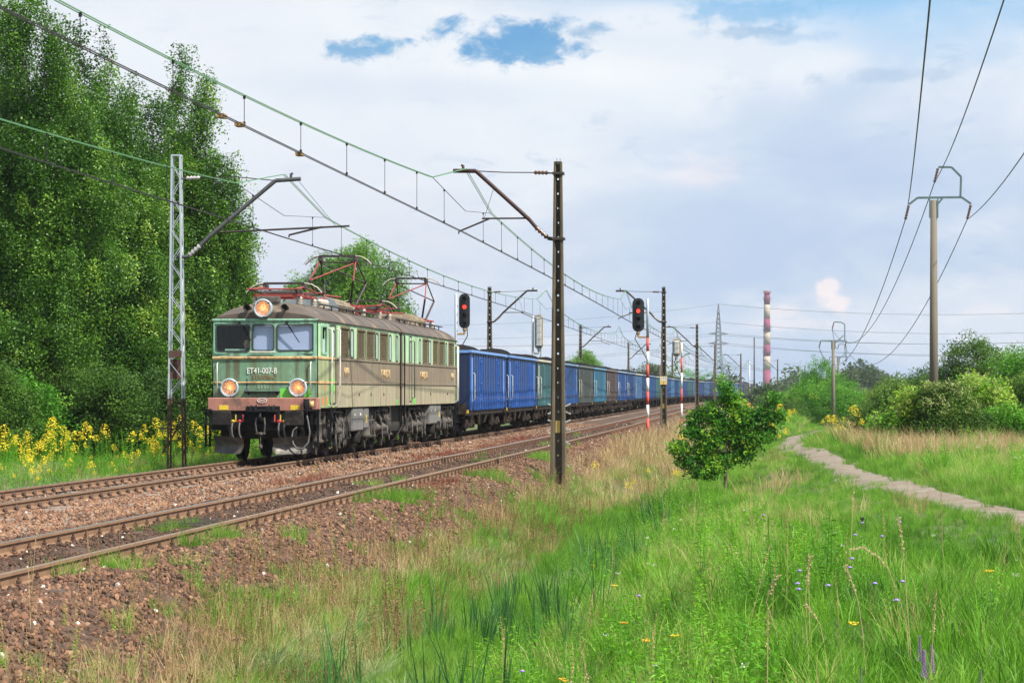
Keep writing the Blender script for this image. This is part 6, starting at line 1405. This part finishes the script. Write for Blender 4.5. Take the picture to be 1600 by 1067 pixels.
M['petal_w'] = material('white_umbel', (.72, .74, .66), .7, var=.1, transl=.3)
M['stem'] = material('green_stem', (.08, .18, .03), .7, var=.15)
M['seedhead'] = material('brown_seed_head', (.20, .11, .07), .8, var=.2, scale=20)
def blade(V, F, base, ang, h, w, lean, r, seg=3, droop=.0):
    d = Vector((math.cos(ang), math.sin(ang), 0)); s = Vector((-d.y, d.x, 0)); a2 = r.uniform(0, PI); s = s * math.cos(a2) + d * math.sin(a2); i = len(V)
    for k in range(seg + 1):
        t = k / seg; p = Vector(base) + d * (lean * t ** 1.8) + Vector((0, 0, h * (t - droop * t ** 3)))
        ww = w * (1 - t ** 1.5) * .5 + .0004
        if k == seg: V.append(tuple(p))
        else: V += [tuple(p + s * ww), tuple(p - s * ww)]
    for k in range(seg - 1): F.append((i + 2 * k, i + 2 * k + 1, i + 2 * k + 3, i + 2 * k + 2))
    F.append((i + 2 * (seg - 1), i + 2 * (seg - 1) + 1, i + 2 * seg))
def tuft(name, m, n, R, h, w, lean, seed, droop=.15, seg=3, hv=.4, dirn=None):
    r = random.Random(seed); V = []; F = []
    for k in range(n):
        a = r.uniform(0, 2 * PI); q = R * math.sqrt(r.random()); hh = h * r.uniform(1 - hv, 1 + hv * .4)
        blade(V, F, (q * math.cos(a), q * math.sin(a), -.02), a + r.gauss(0, .8) if dirn is None else dirn + r.gauss(0, .5), hh, w * r.uniform(.6, 1.3), hh * lean * r.uniform(.2, 1.3), r, seg, droop)
    return V, F
def T_(name, m, count=3, **k):
    out = []
    for i in range(count): V, F = tuft(name, m, seed=i * 7 + 3, **k); out.append(proto(f'{name}{i}', V, F, m))
    return out
def herb(name, m, h, nl, ll, lw, seed, stem=True, flower=None, fm=None, nf=0, fs=.01, spread=.25):
    """an upright stem with leaves up its length and a head of small florets"""
    r = random.Random(seed); V = []; F = []; MI = []
    def q(n_): MI.extend([n_] * (len(F) - len(MI)))
    lean = r.uniform(-.12, .12)
    if stem:
        for a in (0, PI / 2):
            s = Vector((math.cos(a), math.sin(a), 0)) * .004; i = len(V); V += [tuple(-s), tuple(s), tuple(Vector((lean * h, 0, h)) + s * .5), tuple(Vector((lean * h, 0, h)) - s * .5)]; F.append((i, i + 1, i + 2, i + 3))
    q(0)
    for k in range(nl):
        t = .08 + .87 * (k + r.random()) / nl; a = k * 2.4 + r.gauss(0, .3); L = ll * (1 - .55 * t) * r.uniform(.75, 1.2); d = Vector((math.cos(a), math.sin(a), r.uniform(.1, .6))).normalized(); s = d.cross(Vector((0, 0, 1))).normalized() * lw * (1 - .5 * t) * .5; p = Vector((lean * h * t, 0, h * t)); i = len(V)
        V += [tuple(p), tuple(p + d * L * .45 + s), tuple(p + d * L + Vector((0, 0, -L * .3))), tuple(p + d * L * .45 - s)]; F.append((i, i + 1, i + 2, i + 3))
    q(0)
    for k in range(nf):
        if flower == 'plume':
            t = r.random(); a = r.uniform(0, 2 * PI); br = spread * (1 - t * .75) * r.random(); p = Vector((lean * h + br * math.cos(a) + .05 * t, br * math.sin(a), h * (.84 + .2 * t) - br * .1))
        elif flower == 'flat': a = r.uniform(0, 2 * PI); br = spread * math.sqrt(r.random()); p = Vector((lean * h + br * math.cos(a), br * math.sin(a), h + r.uniform(-.01, .012)))
        elif flower == 'spike': t = r.random(); a = r.uniform(0, 2 * PI); p = Vector((lean * h + spread * math.cos(a) * (1 - t), spread * math.sin(a) * (1 - t), h * (.72 + .3 * t)))
        else: v = Vector((r.gauss(0, 1), r.gauss(0, 1), abs(r.gauss(0, .6)))).normalized() * spread; p = Vector((lean * h, 0, h)) + v
        n = Vector((r.gauss(0, 1), r.gauss(0, 1), r.gauss(.6, 1))).normalized(); s = n.orthogonal().normalized(); t2 = n.cross(s); z = fs * r.uniform(.7, 1.3); i = len(V)
        V += [tuple(p + s * z), tuple(p + t2 * z), tuple(p - s * z), tuple(p - t2 * z)]; F.append((i, i + 1, i + 2, i + 3))
    q(1); return proto(name, V, F, None, [m, fm or m], MI)
GP = dict(
    green=T_('green', M['g_green'], n=46, R=.13, h=.42, w=.008, lean=.45, droop=.25) + T_('greenb', M['g_green'], n=34, R=.12, h=.55, w=.010, lean=.35, droop=.2, count=2),
    fine=T_('fine', M['g_fine'], n=70, R=.10, h=.20, w=.0035, lean=.5, droop=.1), pale=T_('pale', M['g_pale'], n=55, R=.10, h=.55, w=.009, lean=.9, droop=.45),
    straw=T_('straw', M['g_straw'], n=26, R=.16, h=.62, w=.006, lean=.35, droop=.2), reed=T_('reed', M['g_blue'], n=11, R=.11, h=1.1, w=.022, lean=.22, droop=.05, hv=.35),
    sorrel=T_('sorrel', M['g_red'], n=40, R=.12, h=.16, w=.006, lean=.4),
    brown=[herb(f'brown{i}', M['g_brown'], .62 + .1 * i, 26, .05, .018, i, flower='spike', fm=M['g_brown'], nf=26, fs=.009, spread=.045) for i in range(3)],
    stalk=[herb(f'stalk{i}', M['g_straw'], .85 + .1 * i, 5, .22, .006, i + 9, flower='spike', fm=M['g_straw'], nf=60, fs=.0055, spread=.014) for i in range(3)],
    herb=[herb(f'herb{i}', M['herb'], .42 + .12 * i, 34, .15, .035, i + 3) for i in range(4)],
    golden=[herb(f'golden{i}', M['herb'], 1.0 + .12 * i, 44, .13, .02, i + 5, flower='plume', fm=M['petal_y'], nf=70, fs=.015, spread=.2) for i in range(3)],
    greenrod=[herb(f'grod{i}', M['herb'], .95 + .12 * i, 60, .14, .02, i + 15) for i in range(2)],
    umbel=[herb(f'umbel{i}', M['herb'], .6 + .1 * i, 12, .12, .02, i + 25, flower='flat', fm=M['petal_w'], nf=22, fs=.005, spread=.028) for i in range(2)])
VEG = []
def visible(X, Y, m=60):
    px = 800 + 4096 * X / Y; return (px > -m) & (px < 1600 + m)
def sow(kind, region, dens, size=(.8, 1.25), tint=(.45, .2), mask=None, ybands=((13, 20), (20, 32), (32, 50), (50, 80), (80, 130), (130, 220)), fall=(1, .8, .55, .32, .14, .05), grow=(1, 1, 1.08, 1.3, 1.8, 2.6), seed=0, tall=None):
    """region: (u0, u1, Y0, Y1)"""
    g = np.random.default_rng(abs(hash((kind, region, seed))) % 99991 if False else seed * 101 + len(VEG) * 7 + 1)
    u0, u1, Y0, Y1 = region; A = [[], [], []]
    for (a, b), f, gr in zip(ybands, fall, grow):
        a, b = max(a, Y0), min(b, Y1)
        if b <= a: continue
        n = int((b - a) * (u1 - u0) * dens * f)
        if n < 1: continue
        A[0].append(g.uniform(u0, u1, n)); A[1].append(g.uniform(a, b, n)); A[2].append(np.full(n, gr))
    u, Y, gr = [np.concatenate(q) for q in A]; X = XU(u, Y); k = visible(X, Y)
    u, Y, X, gr = u[k], Y[k], X[k], gr[k]
    k = np.abs(X - path_x(Y)) > .48 + .4 * g.random(len(X)) ** 2 if kind != 'pathtuft' else np.ones(len(X), bool)
    if kind in ('golden', 'greenrod', 'straw', 'herb', 'reed', 'brown') : k &= np.abs(X - path_x(Y)) > .95
    if mask is not None: k &= g.random(len(X)) < mask(u, Y, X)
    u, Y, X, gr = u[k], Y[k], X[k], gr[k]; n = len(u); P = np.stack([X, Y, Z(u, Y) - .01], 1)
    R = np.stack([g.normal(0, .08, n), g.normal(0, .08, n), g.uniform(0, 6.28, n)], 1); S_ = g.uniform(*size, n) * gr * (.82 + .3 * (.5 + .5 * np.sin(X * 2.1 + 1.3 * np.sin(Y * .8)) * np.sin(Y * .9 + X))); S3 = np.stack([S_, S_, S_ / np.sqrt(gr) * (tall or 1)], 1)
    near = np.where((u > -3) & (Y > 28), np.clip((path_x(Y) - X - .4) / 4.0, .33, 1), 1); near = np.where(X > path_x(Y), np.clip((X - path_x(Y)) / 1.2, .35, 1), near); S3 = S3 * np.where(u > -3, near, 1)[:, None] if kind in ('green', 'herb', 'pale', 'fine', 'stalk', 'umbel') else S3
    if kind == 'stalk': S3[:, :2] = S3[:, 2:3]
    patch = .17 * np.sin(X * 1.3 + Y * .35 + 1.5 * np.sin(Y * .5)) + .12 * np.sin(X * .5 - Y * .21 + 2)
    VEG.append((kind, P, R, S3, np.clip(tint[0] + patch + g.normal(0, tint[1], n), 0, 1), g))
def nz(u, Y, f, s): return .5 + .5 * np.sin(u * f * 1.7 + s + 1.3 * np.sin(Y * f * .45 + s)) * np.sin(Y * f * .38 + s * 2 + np.sin(u * f * .9))
S_ = smooth
# the lush meadow between the ditch and the path, and beyond it
sow('green', (-3.2, 9, 13, 220), 36, (.5, 1.2), (.58, .27), lambda u, Y, X: smooth(-3.3, -2.2, u) * (1 - .25 * nz(u, Y, .8, 1)) * (1 - .55 * smooth(60, 80, Y) * (u > 2.5)), seed=1)
sow('herb', (-3.0, 7, 13, 100), 15, (.5, 1.15), (.6, .28), lambda u, Y, X: smooth(.25, .8, nz(u, Y, .9, 4)), seed=2)
sow('fine', (-4.5, 7, 13, 60), 14, (.9, 1.7), (.6, .2), lambda u, Y, X: nz(u, Y, 1.1, 2), seed=3)
sow('pale', (-2, 6, 14, 60), 3.5, (.5, .95), (.3, .25), lambda u, Y, X: nz(u, Y, .7, 5) ** 2, seed=4)
sow('stalk', (-2.5, 8, 14, 90), .7, (.6, 1.05), (.7, .2), lambda u, Y, X: .3 + .7 * nz(u, Y, .5, 3), seed=5, grow=(1, 1, 1, 1.1, 1.3, 2))
sow('fine', (-1.5, 9, 28, 110), 26, (1.1, 2.2), (.5, .25), lambda u, Y, X: np.exp(-(np.abs(X - path_x(Y) + .6) / 2.2) ** 2), seed=42)
sow('pathtuft', (-1.5, 9, 28, 110), 30, (.5, 1.2), (.4, .25), lambda u, Y, X: np.exp(-((np.abs(X - path_x(Y)) - .62) / .2) ** 2) * .8 + .25 * smooth(.6, .8, nz(u, Y, 1.4, 3)) * (np.abs(X - path_x(Y)) < .5), seed=43)
sow('straw', (-2.6, 7, 14, 80), 6, (.45, .95), (.3, .3), lambda u, Y, X: smooth(.45, .85, nz(u, Y, .8, 8)), seed=40)
sow('greenrod', (-2.4, 6, 13, 45), 1.6, (.35, .65), (.5, .3), lambda u, Y, X: smooth(.5, .8, nz(u, Y, .9, 12)), seed=41)
sow('umbel', (-2, 6, 14, 70), .2, (.6, 1.0), (.5, .2), seed=6)
# ditch: reeds, pale sedge, leafy plants
sow('reed', (-4.1, -1.9, 17, 60), 6, (.5, .9), (.4, .3), lambda u, Y, X: smooth(.42, .62, nz(u, Y, 1.0, 1.0)) * (1 - .8 * smooth(34, 46, Y)), seed=7)
sow('pale', (-4.9, -3.0, 15, 46), 12, (.55, 1.0), (.5, .25), lambda u, Y, X: smooth(.3, .6, nz(u, Y, .9, 2.6)), seed=8)
sow('green', (-4.9, -2.4, 15, 70), 22, (.45, .9), (.5, .2), lambda u, Y, X: .85 * smooth(.15, .5, nz(u, Y, .8, 3.3)), seed=9)
sow('fine', (-5.0, -2.5, 15, 60), 30, (.9, 1.6), (.5, .2), seed=10)
# ballast shoulder: dry weeds, straw and tufts
sow('fine', (-7.2, -6.2, 19, 34), 60, (.9, 1.7), (.5, .25), lambda u, Y, X: smooth(.45, .75, nz(u, Y, .8, 6.3)) * smooth(-7.2, -6.9, u + .2 * np.sin(Y * 3)), seed=50)
sow('fine', (-6.4, -5.2, 14, 40), 26, (.8, 1.5), (.45, .3), lambda u, Y, X: smooth(.5, .8, nz(u, Y, 1.1, 2.2)), seed=51)
sow('stalk', (-6.2, -4.2, 14, 50), 3.5, (.3, .7), (.3, .3), seed=52)
sow('herb', (-6.3, -4.2, 14, 60), 2.5, (.3, .65), (.5, .3), seed=53)
sow('brown', (-6.2, -3.9, 14, 62), 46, (.45, .95), (.5, .25), lambda u, Y, X: smooth(-6.2, -5.5, u) * (.2 + .8 * smooth(.38, .62, nz(u, Y, .55, 5))) * (1 - .75 * smooth(52, 60, Y)), seed=11)
sow('straw', (-6.0, -4.0, 14, 62), 26, (.4, .85), (.4, .25), lambda u, Y, X: smooth(-5.8, -5.0, u) * smooth(.25, .6, nz(u, Y, .8, 7)), seed=12)
sow('fine', (-5.9, -4.3, 14, 70), 22, (.8, 1.6), (.45, .25), lambda u, Y, X: .15 + .85 * smooth(-5.8, -5.0, u) * smooth(.2, .55, nz(u, Y, 1.2, 8)), seed=13)
sow('fine', (-7.15, -5.7, 14, 75), 30, (.8, 1.5), (.45, .25), lambda u, Y, X: smooth(.70, .92, nz(u, Y, 1.25, 9.5)) * smooth(-7.15, -6.8, u + .2 * np.sin(Y * 3.1)) * (1 - .4 * smooth(-6.4, -6.0, u)), seed=14)
sow('green', (-7.1, -6.1, 20, 110), 8, (.25, .5), (.6, .25), lambda u, Y, X: smooth(.78, .9, nz(u, Y, 1.05, 9.5)), seed=15)
sow('fine', (-8.65, -7.4, 24, 120), 14, (.6, 1.1), (.45, .25), lambda u, Y, X: .8 * smooth(.68, .95, nz(u, Y, .9, 14)) * smooth(-8.6, -8.3, u + .15 * np.sin(Y * 4)), seed=16)
sow('stalk', (-7.2, -4.5, 15, 60), 1.2, (.35, .8), (.3, .25), seed=17)
sow('sorrel', (-11.2, -8.9, 36, 110), 26, (.6, 1.2), (.4, .25), lambda u, Y, X: smooth(-11, -10, u) * smooth(.45, .8, nz(u, Y, .7, 11)), seed=18)
sow('sorrel', (-7.1, -6.4, 48, 60), 20, (.7, 1.2), (.1, .15), lambda u, Y, X: smooth(.4, .7, nz(u, Y, .8, 2)), seed=19)
sow('brown', (-11.0, -9.0, 44, 200), 5, (.25, .5), (.3, .25), lambda u, Y, X: smooth(.55, .85, nz(u, Y, .6, 4)), seed=20)
sow('herb', (-11.0, -10.2, 50, 90), 3, (.4, .8), (.6, .2), lambda u, Y, X: smooth(.8, .95, nz(u, Y, .9, 14)), seed=33)
# dry straw round the nearest mast and along the line beyond
sow('straw', (-6.2, -1.5, 60, 220), 22, (.6, 1.0), (.55, .3), lambda u, Y, X: smooth(-6.3, -5.4, u) * (1 - smooth(-3.2, -1.6, u + .5 * np.sin(Y * .2))) * (.35 + .65 * smooth(64, 90, Y)), seed=21)
sow('brown', (-6.0, -3.0, 60, 120), 10, (.5, .95), (.6, .25), lambda u, Y, X: .2 + .8 * nz(u, Y, .7, 3), seed=22)
sow('green', (-5.2, -2.0, 58, 130), 16, (.35, .8), (.6, .2), lambda u, Y, X: smooth(.35, .65, nz(u, Y, .5, 6)) * (1 - .5 * smooth(80, 110, Y)), seed=23)
sow('straw', (-3.4, -1.6, 46, 62), 14, (.5, .9), (.5, .25), lambda u, Y, X: smooth(.4, .7, nz(u, Y, .6, 1.2)), seed=24)
# right of the path: straw fringe and goldenrod under the thicket
sow('straw', (2.0, 16, 58, 92), 34, (.7, 1.2), (.6, .25), lambda u, Y, X: (X > path_x(Y) + 1.2) * smooth(60, 69, Y + .3 * (u - 4)), seed=25, tall=1.25)
sow('straw', (1.5, 9, 92, 190), 12, (.7, 1.1), (.4, .25), lambda u, Y, X: (X > path_x(Y) + 1.0) * .8, seed=26)
sow('green', (3.0, 12, 44, 90), 20, (.5, .9), (.6, .2), lambda u, Y, X: (X > path_x(Y) + .7) * 1., seed=27)
sow('golden', (1.2, 7, 82, 150), 8, (.4, .85), (.5, .2), lambda u, Y, X: (X > path_x(Y) + .9) * smooth(.35, .8, nz(u, Y, .9, 3)), seed=28)
sow('golden', (-1.6, 1.0, 66, 130), 6, (.6, .95), (.5, .2), lambda u, Y, X: (X < path_x(Y) - .6) * smooth(.3, .6, nz(u, Y, .6, 1)) * smooth(-1.6, -.6, u), seed=29)
sow('golden', (-5, -1.5, 60, 100), .5, (.5, .8), (.5, .2), seed=34)
# left of the line: goldenrod, herbs and grass up to the birches
sow('golden', (-23, -15.7, 40, 112), 13, (.35, 1.1), (.45, .2), lambda u, Y, X: smooth(.3, .85, nz(u, Y, 1.6, 2)) * (.25 + .75 * smooth(-22, -17, u)) , seed=30)
sow('greenrod', (-26, -15.5, 40, 112), 10, (.7, 1.1), (.55, .2), lambda u, Y, X: .35 + .65 * nz(u, Y, .6, 7), seed=31)
sow('pale', (-22, -15.3, 38, 90), 18, (.6, 1.2), (.5, .25), lambda u, Y, X: smooth(.3, .7, nz(u, Y, .4, 5)) * (1 - smooth(60, 80, Y)), seed=32)
sow('green', (-27, -15.2, 38, 120), 11, (.6, 1.1), (.5, .3), seed=35)
sow('straw', (-20, -15.2, 38, 120), 4, (.5, 1.0), (.5, .3), seed=36)
NAMES = dict(green='meadow_grass', fine='fine_grass', pale='pale_sedge', straw='dry_grass', reed='reeds', sorrel='red_sorrel', brown='dry_weeds', stalk='seeding_grass', herb='leafy_herbs', golden='goldenrod', greenrod='goldenrod_leaves', umbel='white_umbels')
LB = dict(green='lush green meadow grass', fine='short fine soft grass and tufts on the ballast edge', pale='pale arching sedge in the ditch', straw='dry straw coloured grass along the line and under the thicket', reed='tall blue-green reeds in the ditch', sorrel='low reddish sorrel between the tracks', brown='dry brown seeding weeds on the ballast shoulder', stalk='thin seeding grass stalks over the meadow', herb='bright leafy herbs in the meadow', golden='yellow flowering goldenrod', greenrod='tall green goldenrod leaves by the birches', umbel='small white umbel flowers in the meadow')
tot = 0
for kind in NAMES:
    q = [v for v in VEG if v[0] == kind or (kind == 'fine' and v[0] == 'pathtuft')]
    if not q: continue
    P, R, S3, T = [np.concatenate([v[i] for v in q]) for i in (1, 2, 3, 4)]; n = len(P); tot += n
    scatter(NAMES[kind], GP[kind], P, R, S3, np.random.default_rng(5).integers(0, len(GP[kind]), n), T, kind='stuff', label=LB[kind])
print('VEG', tot)

# single flowers near the camera
def flower(px, py, h, kind, lab, group, s=None, k=0):
    """head at the given picture place; stands on the meadow"""
    for Yq in np.arange(14, 60, .25):      # nearest distance at which a plant of height h shows its head there
        X = (px - 800) * Yq / 4096; zz = EYE + (611 - py) * Yq / 4096
        if zz <= float(Z(u_of(X, Yq), Yq)) + h: break
    zg = float(Z(u_of(X, Yq), Yq)); hh = zz - zg
    o = empty(kind, (X, Yq, zg), random.uniform(0, 6), label=lab, cat='flower', group=group); r = random.Random(px)
    b = (r.uniform(-.06, .06), r.uniform(-.04, .04))
    MB().tube([(b[0], b[1], -.02), (b[0] * .6, b[1] * .6, hh * .5), (0, 0, hh - .01)], [.004, .003, .0025], 5).build('stem', M['stem'], o)
    lf = MB()
    for q in range(6): a = q * 2.4; z = hh * (.15 + .1 * q); d = Vector((math.cos(a), math.sin(a), .4)); s_ = Vector((-d.y, d.x, 0)) * .01; p = Vector((b[0] * .7, b[1] * .7, z)); lf.add([p, p + d * .05 + s_, p + d * .11, p + d * .05 - s_], [(0, 1, 2, 3)])
    lf.build('leaves', M['herb'], o)
    if kind == 'scabious':
        m = MB()
        for q in range(26): a = q * 2.399; rr = .021 * math.sqrt(q / 26); c = Vector((rr * math.cos(a), rr * math.sin(a), hh + .008 - rr * .3)); m.add([c + Vector(t) * .006 for t in ((1, 0, .3), (0, 1, .6), (-1, 0, .3), (0, -1, 0))], [(0, 1, 2, 3)])
        m.lathe([(.0, hh - .006), (.016, hh), (.02, hh + .006), (.012, hh + .013), (0, hh + .015)], n=10); m.build('flower_head', M['petal_v'], o)
    elif kind == 'tansy':
        for q in range(9): a = q * 2.4; rr = .035 * math.sqrt(q / 9); MB().lathe([(0, hh - .004), (.009, hh), (.007, hh + .005), (0, hh + .006)], c=(rr * math.cos(a), rr * math.sin(a), r.uniform(-.008, .008)), n=7).build('flower_head', M['petal_t' if 'orange' in lab else 'petal_y'], o)
    elif kind == 'loosestrife':
        m = MB()
        for q in range(60): t = q / 60; a = q * 2.399; rr = .014 * (1.1 - t); c = Vector((rr * math.cos(a), rr * math.sin(a), hh * 1 - .16 * (1 - t))); m.add([c + Vector(w) * .007 for w in ((1, 0, .3), (0, 1, .6), (-1, 0, .3), (0, -1, 0))], [(0, 1, 2, 3)])
        m.build('flower_spike', M['petal_p'], o)
    return o
G1 = 'violet scabious flowers in the foreground meadow'
for i, (px, py, lab) in enumerate(((1331, 873, 'upper one of the violet flower pair in the middle of the meadow'), (1328, 887, 'lower one of the violet flower pair in the middle of the meadow'), (1249, 892, 'violet flower left of the central pair'), (1246, 912, 'upper of two violet flowers low left of the central pair'), (1248, 921, 'lower of two violet flowers low left of the central pair'), (1294, 915, 'pale violet flower right of the low left two'), (1367, 912, 'open pale violet flower right of the tall dry stalk'), (1410, 909, 'violet flower before the broad-leaved plants at the right'), (1401, 938, 'large open violet flower at the right of the meadow'),
        (1406, 816, 'small violet flower high up in the meadow near the path'), (1347, 817, 'violet flower with a small black butterfly on it'), (1336, 836, 'small violet flower under the butterfly'), (1378, 838, 'small pinkish violet flower right below the butterfly'), (1193, 805, 'small violet flower far back near the young tree'), (998, 931, 'violet flower at the left border of the lush meadow'), (816, 1049, 'violet flower at the bottom beside the reeds'))):
    flower(px, py, .55, 'scabious', lab, G1)
for px, py, lab in ((975, 973, 'orange tansy cluster at the left side of the lush meadow'), (1010, 1000, 'small orange tansy right of the bigger cluster'), (1055, 993, 'yellow tansy near the bottom of the meadow'), (960, 915, 'yellow tansy above the reeds'), (925, 883, 'small yellow tansy at the ditch edge'), (1333, 974, 'flat yellow tansy low in the middle of the meadow'), (1545, 892, 'yellow tansy at the right edge of the meadow'), (880, 1062, 'orange tansy at the bottom edge beside the reeds')):
    flower(px, py, .6, 'tansy', lab, 'tansy flowers in the meadow')
for px, py, lab in ((1243, 985, 'purple flower spike low in the middle of the meadow'), (1437, 992, 'tallest purple flower spike at the lower right'), (1456, 1008, 'purple flower spike just right of the tallest one'), (1345, 1042, 'purple spike near the bottom edge'), (1532, 1048, 'purple spike at the bottom right'), (1444, 1015, 'short bluish spike between the two purple ones')):
    flower(px, py, .55, 'loosestrife', lab, 'purple flower spikes in the meadow')
# tall dry stalks that arch over the meadow
def stalk(pts, lab):
    Yq = 17.5; P = [Vector(((x - 800) * Yq / 4096, Yq + .02 * i, EYE + (611 - y) * Yq / 4096)) for i, (x, y) in enumerate(pts)]; o = empty('grass_stalk', tuple(P[-1]), 0, label=lab, cat='grass stalk', group='tall dry grass stalks in the foreground'); O = Vector(P[-1])
    zg = float(gz(u_of(P[-1].x, Yq), Yq)); 
    MB().tube([p - O for p in P] + [Vector((.03, 0, zg - P[-1].z))], .003, 5).build('stem', M['g_straw_solid'], o)
    m = MB(); r = random.Random(3); K = 70
    for k in range(K):
        t = k / K * .55 * (len(P) - 1); i = int(t); p = P[i].lerp(P[i + 1], t - i) - O; d = Vector((r.gauss(0, 1), r.gauss(0, 1), r.gauss(.5, 1))).normalized(); s = d.orthogonal().normalized() * .003; L = .022
        m.add([p, p + d * L * .5 + s, p + d * L, p + d * L * .5 - s], [(0, 1, 2, 3)])
    m.build('seed_head', M['g_straw_solid'], o)
M['g_straw_solid'] = material('pale_dry_stalk', (.46, .36, .2), .8, var=.12, transl=.2)
stalk([(1328, 858), (1350, 856), (1372, 869), (1390, 890), (1405, 925), (1420, 975)], 'long arching dry grass stalk in the right half of the meadow')
stalk([(1404, 808), (1409, 835), (1414, 880), (1422, 980)], 'upright dry grass stalk crossing the arching one')
stalk([(1268, 868), (1264, 885), (1260, 930), (1262, 990)], 'dry grass stalk left of the violet pair')
stalk([(1320, 882), (1330, 905), (1342, 940), (1350, 990)], 'dry grass stalk below the violet pair')
stalk([(1218, 898), (1208, 915), (1198, 940), (1215, 990)], 'dry grass stalk leaning left in the middle of the meadow')
stalk([(1258, 944), (1268, 955), (1282, 975), (1290, 1010)], 'short dry stalk leaning over low in the meadow')
# the butterfly on its flower
Yq = 26.; X = (1345.5 - 800) * Yq / 4096
m = bpy.data.objects[[o.name for o in bpy.data.objects if o.get('label') == 'violet flower with a small black butterfly on it'][0]]; hp = Vector(m.location); hp.z = EYE + (611 - 817) * hp.y / 4096
b = empty('butterfly', tuple(hp + Vector((0, 0, .018))), .4, label='small black butterfly with raised wings on a violet flower', cat='butterfly')
for s in (-1, 1): MB().add([(0, 0, 0), (s * .012, .028, .035), (s * .02, .005, .05), (s * .014, -.022, .028), (s * .001, .0, .0)], [(0, 1, 2, 3)]).build('wing', M['ink'], b)
MB().tube([(0, -.02, 0), (0, .02, .004)], .003, 5).build('body', M['ink'], b)

# ================= haze =================
def haze():
    m = bpy.data.materials.new('haze_air'); m.use_nodes = True; N = m.node_tree.nodes; L = m.node_tree.links; N.remove(N['Principled BSDF'])
    v = N.new('ShaderNodeVolumePrincipled'); v.inputs['Color'].default_value = (.80, .87, 1, 1); v.inputs['Density'].default_value = HAZE; v.inputs['Anisotropy'].default_value = .2
    L.new(v.outputs[0], N['Material Output'].inputs['Volume']); MB().box(-2600, 2600, -70, 2750, -12, 78).build('haze', m, kind='stuff', label='thin pale haze in the air')
HAZE = .00012
haze()
